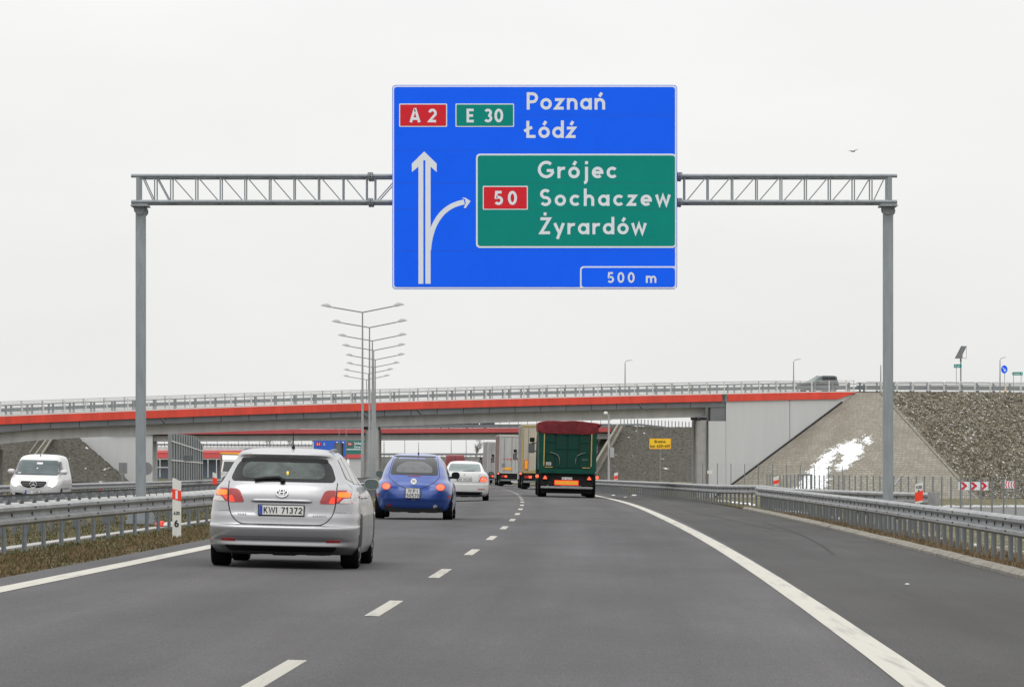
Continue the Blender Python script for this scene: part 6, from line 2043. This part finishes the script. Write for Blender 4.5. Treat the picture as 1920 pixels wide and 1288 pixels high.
mb.tube([(.115 * math.cos(a), yv, .76 + .115 * math.sin(a)) for a in [2 * math.pi * k / 32 for k in range(33)]], .014, 6, cap=False)
for a in (90, 210, 330):
    mb.tube([(0, yv, .76), (.11 * math.cos(R(a)), yv, .76 + .11 * math.sin(R(a)))], [.022, .006], 6)
mb.build('emblem', 'chrome', C.root, smooth=True)
for sg in (-1, 1):
    f = (lambda p: p) if sg > 0 else mir
    hl = C.part('headlight', f(rpoly([(.49, .70), (.72, .69), (.80, .80), (.80, .93), (.68, .95), (.53, .86)], .05, 4)), 'headlamp', C.Ff, .012)
    C.part('lit_bulb', f(ell(.645, .79, .105, .09, 20)), 'headlamp_lit', C.Ff, .018, .004, parent=hl)
    C.part('lower_grille', f(rpoly([(.30, .40), (.82, .37), (.80, .45), (.62, .47), (.38, .45)], .02, 3)), 'black', C.Ff, .01)
    C.part('fog_light', f(ell(.70, .425, .07, .04, 16)), 'lamp_clear', C.Ff, .018)
    s_ = C.side(sg)
    C.part('side_window', rpoly([(2.35, 1.15), (3.3, 1.12), (2.78, 1.55), (2.4, 1.58)], .05, 4), 'glass', s_, .006)
    C.line('door_seam', [(2.25, 1.6), (2.25, .4)], .014, fn=s_); C.line('door_seam', [(1.05, 1.6), (1.05, .4)], .014, fn=s_)
    C.mirror(3.15, 1.16, .14, sg, 'white_paint', (.26, .17), fwd=1)
    C.line('side_trim', [(1.2, .62), (3.0, .62)], .05, 'ink_soft', fn=s_)
C.part('lower_grille', rpoly(rect(-.3, .40, .3, .47), .01, 2), 'black', C.Ff, .01)
C.plate(0, .49, .52, .112, 'WO 528PL', fn=C.Ff)
mb = MB(); mb.tube([(0, 2.4, 1.76), (0, 2.35, 1.79)], .02, 6); mb.tube([(0, 2.36, 1.78), (0, 2.3, 1.9)], .006, 5); mb.build('antenna', 'black', C.root)

# ---- red high-roof van far ahead
lv = [(.3, .1, 5.6, .9), (.5, .0, 5.8, .98), (1.0, .0, 5.75, .99), (1.2, .0, 5.2, .985), (1.7, .02, 4.7, .96), (2.3, .06, 4.1, .90), (2.6, .10, 3.8, .85), (2.7, .16, 3.6, .78), (2.74, .4, 3.3, .5), (2.75, .8, 3, .15)]
loc, rot = road_pose(853, 396)
C = Car('panel_van', 'dark red high-roof van far ahead of the white liftback', loc, rot, lv, 'red_paint', (1.1, 4.6), wr=.34, track=.85, nR=6, mR=16, sub=3, N=64, cat='van')
C.line('door_seam', [(0, 2.6), (0, .5)], .03, 'seam')
for sg in (-1, 1):
    C.part('tail_light', rect(min(sg * .8, sg * .95), .9, max(sg * .8, sg * .95), 1.3), 'lamp_red_lit', off=.012)
    C.part('rear_window', rpoly(rect(min(sg * .08, sg * .68), 1.55, max(sg * .08, sg * .68), 2.1), .08, 3), 'red_paint', off=.006)

# ------------------------------------------------------------------ lorries
def wheel_set(root, ys, wr=.5, xs=(-1.02, 1.02), wt=.36, twin=False):
    tm = MB()
    tm.lathe([(wr * .55, -wt * .45), (wr * .93, -wt * .5), (wr, -wt * .38), (wr, wt * .38), (wr * .93, wt * .5), (wr * .55, wt * .45)], axis='x', n=30)
    rm = MB(); rm.lathe([(.05, -wt * .4), (wr * .5, -wt * .3), (wr * .56, -wt * .47), (wr * .57, wt * .47), (wr * .5, wt * .3), (.05, wt * .4)], axis='x', n=24)
    f = None
    for y in ys:
        for x in xs:
            if f is None:
                a = tm.build('wheel', 'rubber', root, smooth=True, sharp=35); a.location = (x, y, wr); b = rm.build('rim', 'rim', a, smooth=True, sharp=35); f = (a, b)
            else:
                a = link_copy(f[0], root, (x, y, wr)); link_copy(f[1], a)
def pbox(root, name, m_, *bb, parent=None, bev=0.0):
    mb = MB(); mb.box(*bb)
    o = mb.build(name, m_, parent or root)
    if bev:
        bm = bmesh.new(); bm.from_mesh(o.data); bmesh.ops.bevel(bm, geom=bm.edges[:], offset=bev, segments=2, affect='EDGES'); bm.to_mesh(o.data); bm.free()
    return o
def cab(root, y0, m_, h=3.5, w=1.24, mirrors=True):
    mb = MB()
    v0 = [(-w, y0, .6), (w, y0, .6), (w, y0 + 2.2, .45), (-w, y0 + 2.2, .45)]
    v1 = [(-w, y0, h - .5), (w, y0, h - .5), (w, y0 + 2.15, 2.0), (-w, y0 + 2.15, 2.0)]
    v2 = [(-w * .94, y0 + .1, h), (w * .94, y0 + .1, h), (w * .94, y0 + 1.5, h - .1), (-w * .94, y0 + 1.5, h - .1)]
    mb.hexa(v0, v1); mb.hexa(v1, v2)
    mb.build('cab', m_, root)
    pbox(root, 'chassis', 'chassis', -.5, .5, y0 - 3.2, y0 + 1.8, .55, .95)
    if mirrors:
        for sg in (-1, 1):
            mb = MB()
            mb.prism(rpoly(rect(sg * (w + .2) - .13, 1.86, sg * (w + .2) + .13, 2.28), .06, 4), lambda u, v, q: (u, y0 + 1.9 + q, v), .12)
            mb.prism(rpoly(rect(sg * (w + .18) - .11, 2.34, sg * (w + .18) + .11, 2.54), .05, 4), lambda u, v, q: (u, y0 + 1.9 + q, v), .12)
            mb.bar((sg * w, y0 + 2.0, 2.3), (sg * (w + .2), y0 + 2.0, 2.3), .04); mb.bar((sg * w, y0 + 2.0, 1.95), (sg * (w + .2), y0 + 2.0, 1.95), .04)
            mi = mb.build('wing_mirror', 'black', root, recalc=True)
            mb = MB(); mb.prism(rpoly(rect(sg * (w + .2) - .11, 1.88, sg * (w + .2) + .11, 2.26), .05, 4), lambda u, v, q: (u, y0 + 1.895 - q, v), .003); mb.build('mirror_glass', mat('mirror_dim', (.2, .2, .2), .2, metal=.6, var=.1) if 'mirror_dim' not in bpy.data.materials else bpy.data.materials['mirror_dim'], mi, recalc=True)
def marker_arm(root, x, z, y=.05):
    sg = 1 if x > 0 else -1
    mb = MB(); mb.bar((x - sg * .25, y, z - .1), (x - sg * .03, y, z), .05); a = mb.build('marker_arm', 'black', root)
    mb = MB(); mb.lathe([(.05, -.03), (.07, 0), (.05, .03)], (x, y - .02, z), axis='y', n=12); mb.build('marker_light', 'lamp_red_hot', a)

# dump trailer with the red tarpaulin
loc, rot = road_pose(1062.5, 178)
T = thing('dump_truck', 'green dump trailer lorry covered with a red tarpaulin in the right lane', 'lorry', loc, rot)
body = MB()
w1 = 1.165
body.hexa([(-w1, .03, 1.16), (w1, .03, 1.16), (w1, 8.6, 1.16), (-w1, 8.6, 1.16)], [(-w1 - .06, .0, 2.98), (w1 + .06, .0, 2.98), (w1 + .06, 8.6, 2.98), (-w1 - .06, 8.6, 2.98)])
body.build('tipper_body', 'truck_green', T)
door = MB()
for x0, x1 in ((-w1 - .03, -.96), (.96, w1 + .03)):
    door.hexa([(x0, -.10, 1.12), (x1, -.10, 1.12), (x1, .02, 1.12), (x0, .02, 1.12)], [(x0, -.10, 2.95), (x1, -.10, 2.95), (x1, .0, 2.95), (x0, .0, 2.95)])
door.box(-w1, w1, -.11, .04, 1.0, 1.2)
door.build('rear_frame', 'truck_green_lit', T)
d_ = pbox(T, 'tailgate', 'truck_green', -.955, .955, -.05, .0, 1.21, 2.93)
mb = MB()
for x0, x1 in ((-.955, -.53), (-.50, -.03), (.0, .46), (.49, .955)):
    mb.box(x0 + .02, x1 - .02, -.075, -.05, 1.24, 2.9)
mb.build('tailgate_panel', 'truck_green', d_)
mb = MB()
for x0, x1, z in ((-.93, -.53, 2.3), (.49, .93, 2.3), (-.47, -.05, 2.02), (.02, .44, 2.02), (-.93, -.53, 1.82), (.49, .93, 1.82)):
    mb.box(x0, x1, -.10, -.075, z, z + .035)
mb.build('tailgate_rib', 'truck_green_lit', d_)
mb = MB()
for sg in (-1, 1):
    mb.tube([(sg * .72, -.11, 1.87), (sg * .55, -.13, 1.83), (sg * .40, -.13, 1.75), (sg * .34, -.13, 1.62), (sg * .33, -.13, 1.38)], .014, 6)
mb.build('hose', 'concrete_dark', d_, smooth=True)
mb = MB()
for sg in (-1, 1):
    mb.box(sg * .985 - .025, sg * .985 + .025, -.112, -.10, 1.3, 2.72); mb.box(min(sg * .62, sg * .95), max(sg * .62, sg * .95), -.112, -.098, 1.235, 1.27)
mb.build('reflective_strip', 'yellow_mark', T)
st = MB(); st.box(-.90, -.68, -.082, -.076, 1.33, 1.46); st.build('sticker', 'trailer_grey', d_)
mb = MB(); text(mb, '420', -.86, -.72, 1.36, .06, lambda u, v, w: (u, -.084 - w, v)); mb.build('sticker_lettering', 'ink', d_)
mb = MB(); text(mb, 'NESTO', .62, .82, 1.575, .035, lambda u, v, w: (u, -.079 - w, v)); mb.build('lettering', 'trailer_grey', d_)
# tarpaulin: sagging sheet hanging over the tail
rows = []
NT = 26
prof = [(-.13, 2.66), (-.14, 2.78), (-.135, 2.9), (-.13, 3.02), (-.125, 3.12), (-.06, 3.145), (.1, 3.15), (1.2, 3.13), (2.5, 3.17), (4, 3.12), (6, 3.16), (8.6, 3.12)]
for j, (y, z) in enumerate(prof):
    r_ = []
    for i in range(NT + 1):
        u = -1 + 2 * i / NT
        x = u * 1.27
        dz = -.05 * abs(u) ** 6 + .015 * math.sin(u * 7 + y * 2) + (.05 * (1 - u * u))
        if j == 0:
            dz = .008 * math.sin(u * 9) + .006 * math.sin(u * 23) - .015 * (1 - u * u)
            x *= .93
        yy = y + (.02 * math.sin(u * 17 + j) if j < 4 else 0)
        if abs(u) > .93 and j < 5:
            yy += .06
        r_.append(Vector((x, yy, z + dz)))
    rows.append(r_)
tp = MB(); n1 = NT + 1
tp.add([p for r_ in rows for p in r_], [(i * n1 + k, i * n1 + k + 1, (i + 1) * n1 + k + 1, (i + 1) * n1 + k) for i in range(len(rows) - 1) for k in range(NT)])
for sg in (-1, 1):
    e = [r_[-1 if sg > 0 else 0] for r_ in rows[4:]]
    tp.strip(e, [Vector((sg * 1.255, p.y, 2.78 + .05 * math.sin(p.y * 2.1))) for p in e])
tp.build('tarpaulin', 'tarp', T, sharp=32)
mb = MB(); mb.tube([(1.29, -.05, 3.0), (1.30, 8.4, 3.0)], .06, 10); mb.tube([(1.28, -.16, 3.03), (1.36, .1, 3.06)], .05, 8); mb.build('roll_tube', 'tarp', T, smooth=True)
pbox(T, 'rear_beam', 'chassis', -1.1, 1.1, .02, .3, .50, 1.0)
for sg in (-1, 1):
    tl = pbox(T, 'tail_light', 'chassis', min(sg * .78, sg * 1.05), max(sg * .78, sg * 1.05), -.04, .03, .74, .92)
    mb = MB(); mb.prism([(sg * .92 - .09, .76), (sg * .92 + .09, .76), (sg * .92, .905)], lambda u, v, q: (u, -.042 - q, v), .01); mb.build('lit_triangle', 'lamp_red_hot', tl, recalc=True)
    marker_arm(T, sg * 1.25, .86)
pl = pbox(T, 'warning_board', 'lamp_red_lit', -.53, .48, -.02, .0, .51, .72)  # red border is no lamp; its glow is added to the board
pbox(T, 'board_field', 'orange_mark', -.49, .44, -.026, -.018, .545, .685, parent=pl)
pl = pbox(T, 'number_plate', 'plate', -.22, .21, -.03, -.02, .745, .845)
mb = MB(); text(mb, 'SB 4507P', -.2, .19, .765, .06, lambda u, v, w: (u, -.034 - w, v)); mb.build('lettering', 'ink', pl)
pbox(T, 'bumper_bar', 'galv', -1.1, 1.08, -.1, .0, .37, .46, bev=.02)
pbox(T, 'mud_flap', 'rubber', -1.07, 1.05, .1, .16, .17, .38)
wheel_set(T, (1.0, 2.3, 3.6, 9.8, 12.4))
pbox(T, 'frame', 'chassis', -.6, .6, .3, 9.2, .75, 1.15)
for sg in (-1, 1):
    pbox(T, 'side_guard', 'chassis', sg * 1.1 - .03, sg * 1.1 + .03, 4.3, 8.2, .5, .95)
cab(T, 9.3, 'truck_green', 3.1, 1.22)

def box_trailer(name, label, px, d, rear_m, side_m, h=4.0, zb=1.1, cab_m='trailer_grey', extras=None, frame_m='trailer_grey'):
    loc, rot = road_pose(px, d)
    T = thing(name, label, 'lorry', loc, rot)
    w = 1.275
    bx = MB()
    bx.box(-w, w, .08, 13.4, zb, h)
    bx.build('trailer_body', side_m, T)
    fr = MB()
    fr.box(-w - .01, -w + .09, -.0, .09, zb, h + .02); fr.box(w - .09, w + .01, -.0, .09, zb, h + .02); fr.box(-w + .09, w - .09, 0, .09, h - .1, h + .02); fr.box(-w + .09, w - .09, 0, .09, zb - .08, zb + .06)
    fr.build('door_frame', frame_m, T)
    for x0, x1 in ((-w + .095, -.01), (.01, w - .095)):
        dr = pbox(T, 'rear_door', rear_m, x0, x1, .03, .075, zb + .07, h - .11)
        mb = MB()
        for f in (.25, .75):
            x = x0 + (x1 - x0) * f; mb.tube([(x, .0, zb - .02), (x, .0, h - .15)], .018, 6)
        mb.build('lock_rod', 'galv', dr)
        mb = MB()
        for k in range(1, 9):
            x = x0 + (x1 - x0) * k / 9; mb.box(x - .006, x + .006, .026, .032, zb + .1, h - .14)
        mb.build('door_groove', frame_m, dr)
    mb = MB(); mb.box(-w - .015, w + .015, .1, 13.4, h, h + .05); mb.build('roof', 'white', T)
    mb = MB()
    for k in range(1, 11):
        for sg in (-1, 1):
            mb = MB(); y = 13.2 * k / 11; mb.box(sg * w - .02, sg * w + .02, y, y + .08, zb - .15, h - .05); mb.build('curtain_post', side_m, T)
    pbox(T, 'frame', 'chassis', -.5, .5, .3, 13, .75, zb - .02)
    pbox(T, 'rear_beam', 'chassis', -1.2, 1.2, .05, .25, .58, .98)
    pbox(T, 'bumper_bar', 'galv_dull', -1.15, 1.15, .0, .12, .42, .55)
    pbox(T, 'mud_flap', 'rubber', -1.2, -.75, .2, .25, .12, .55); pbox(T, 'mud_flap', 'rubber', .75, 1.2, .2, .25, .12, .55)
    for sg in (-1, 1):
        pbox(T, 'tail_light', 'lamp_red', min(sg * .62, sg * 1.1), max(sg * .62, sg * 1.1), -.0, .05, .70, .86)
        o = pbox(T, 'lit_lamp', 'lamp_red_hot', min(sg * .64, sg * .82), max(sg * .64, sg * .82), -.012, -.002, .71, .85)
        marker_arm(T, sg * 1.33, .98)
    wheel_set(T, (2.2, 3.5, 4.8, 11.2, 15.6))
    cab(T, 13.9, cab_m, 3.8)
    return T
T = box_trailer('semi_trailer_truck', 'beige box trailer lorry half hidden behind the green dump trailer', 1015.5, 267, 'trailer_beige', 'trailer_side', frame_m='yellow_mark')
o = pbox(T, 'warning_board', 'sign_red', -1.12, -.88, -.03, .0, 1.25, 1.85); pbox(T, 'board_field', 'orange_mark', -1.09, -.91, -.036, -.028, 1.28, 1.82, parent=o)
pbox(T, 'reflective_strip', 'yellow_mark', -.5, 1.1, -.01, .0, 1.17, 1.22)
T = box_trailer('semi_trailer_truck', 'pale grey trailer lorry with red side, ahead of the beige one', 965.3, 337, 'trailer_grey', 'trailer_brown')
mb = MB(); text(mb, 'www.ako.pl', -.95, .9, 2.08, .17, lambda u, v, w: (u, .015 - w, v), sw=.22); mb.build('lettering', 'sign_red', T)
pbox(T, 'sticker', 'orange_mark', -.95, -.25, .0, .02, 1.28, 1.48); pbox(T, 'sticker', 'concrete_dark', -1.05, -.82, .0, .02, 1.5, 1.8); pbox(T, 'sticker', 'concrete_dark', .45, .68, .0, .02, 1.25, 1.6)
pl = pbox(T, 'number_plate', 'plate', -.3, .25, -.02, .0, .33, .42)
T = box_trailer('semi_trailer_truck', 'farthest grey lorry at the head of the queue in the right lane', 938, 405, 'trailer_side', 'trailer_side', cab_m='trailer_brown')
# oncoming lorry with orange roof
loc, rot = road_pose(447, 300, 'o', head=math.pi - math.atan(slope(300)))
T = thing('box_lorry', 'oncoming white lorry with an orange roof edge left of the silver car', 'lorry', loc, rot)
mb = MB(); w = 1.0
mb.hexa([(-w, 4.0, .5), (w, 4.0, .5), (w, 5.5, .5), (-w, 5.5, .5)], [(-w, 4.0, 1.3), (w, 4.0, 1.3), (w, 5.45, 1.25), (-w, 5.45, 1.25)]); mb.hexa([(-w, 4.0, 1.3), (w, 4.0, 1.3), (w, 5.45, 1.25), (-w, 5.45, 1.25)], [(-w * .92, 4.0, 2.1), (w * .92, 4.0, 2.1), (w * .92, 5.0, 2.05), (-w * .92, 5.0, 2.05)])
mb.build('cab', 'white_paint', T)
mb = MB(); mb.hexa([(-.9, 5.455, 1.3), (.9, 5.455, 1.3), (.9, 5.40, 1.3), (-.9, 5.40, 1.3)], [(-.82, 5.045, 1.98), (.82, 5.045, 1.98), (.82, 5.0, 1.98), (-.82, 5.0, 1.98)]); mb.build('windscreen', 'glass', T)
mb = MB(); mb.hexa([(-.95, 4.2, 2.08), (.95, 4.2, 2.08), (.95, 4.9, 2.08), (-.95, 4.9, 2.08)], [(-1.05, 3.9, 2.42), (1.05, 3.9, 2.42), (1.0, 4.1, 2.42), (-1.0, 4.1, 2.42)]); mb.build('roof_fairing', 'white', T)
pbox(T, 'cargo_box', 'trailer_brown', -1.15, 1.15, -.5, 3.9, .9, 2.5); pbox(T, 'roof_edge', 'orange_mark', -1.17, 1.17, 3.3, 3.95, 2.5, 2.6)
for sg in (-1, 1):
    o = pbox(T, 'headlight', 'headlamp', sg * .78 - .14, sg * .78 + .14, 5.48, 5.53, .72, .9); pbox(T, 'lit_bulb', 'headlamp_lit', sg * .78 - .09, sg * .78 + .09, 5.53, 5.54, .75, .87, parent=o)
pbox(T, 'grille', 'black', -.5, .5, 5.48, 5.52, .72, 1.0); pbox(T, 'bumper', 'concrete_dark', -1.0, 1.0, 5.4, 5.6, .4, .66)
wheel_set(T, (.9, 4.9), wr=.38, xs=(-.88, .88), wt=.25)
# vehicles on the second overpass, seen through the gap
x = (909 - 960) * Y2 / F_PX
T = thing('lorry', 'dark blue lorry crossing the second overpass, seen between the two bridges', 'lorry', (x, Y2 + 4, top2(x)), (0, 0, R(90)))
pbox(T, 'trailer_body', 'dark_paint', -1.2, 1.2, 1.0, 9.0, .5, .95); pbox(T, 'cargo', 'dark_paint', -1.1, 1.1, 2.0, 8.5, .95, 1.9); pbox(T, 'cab', 'dark_paint', -1.2, 1.2, -1.6, .8, .5, 2.0, bev=.1); pbox(T, 'windscreen', 'white', -1.0, 1.0, -1.66, -1.6, 1.4, 1.9)
wheel_set(T, (0, 3, 6, 7.3), wr=.48)
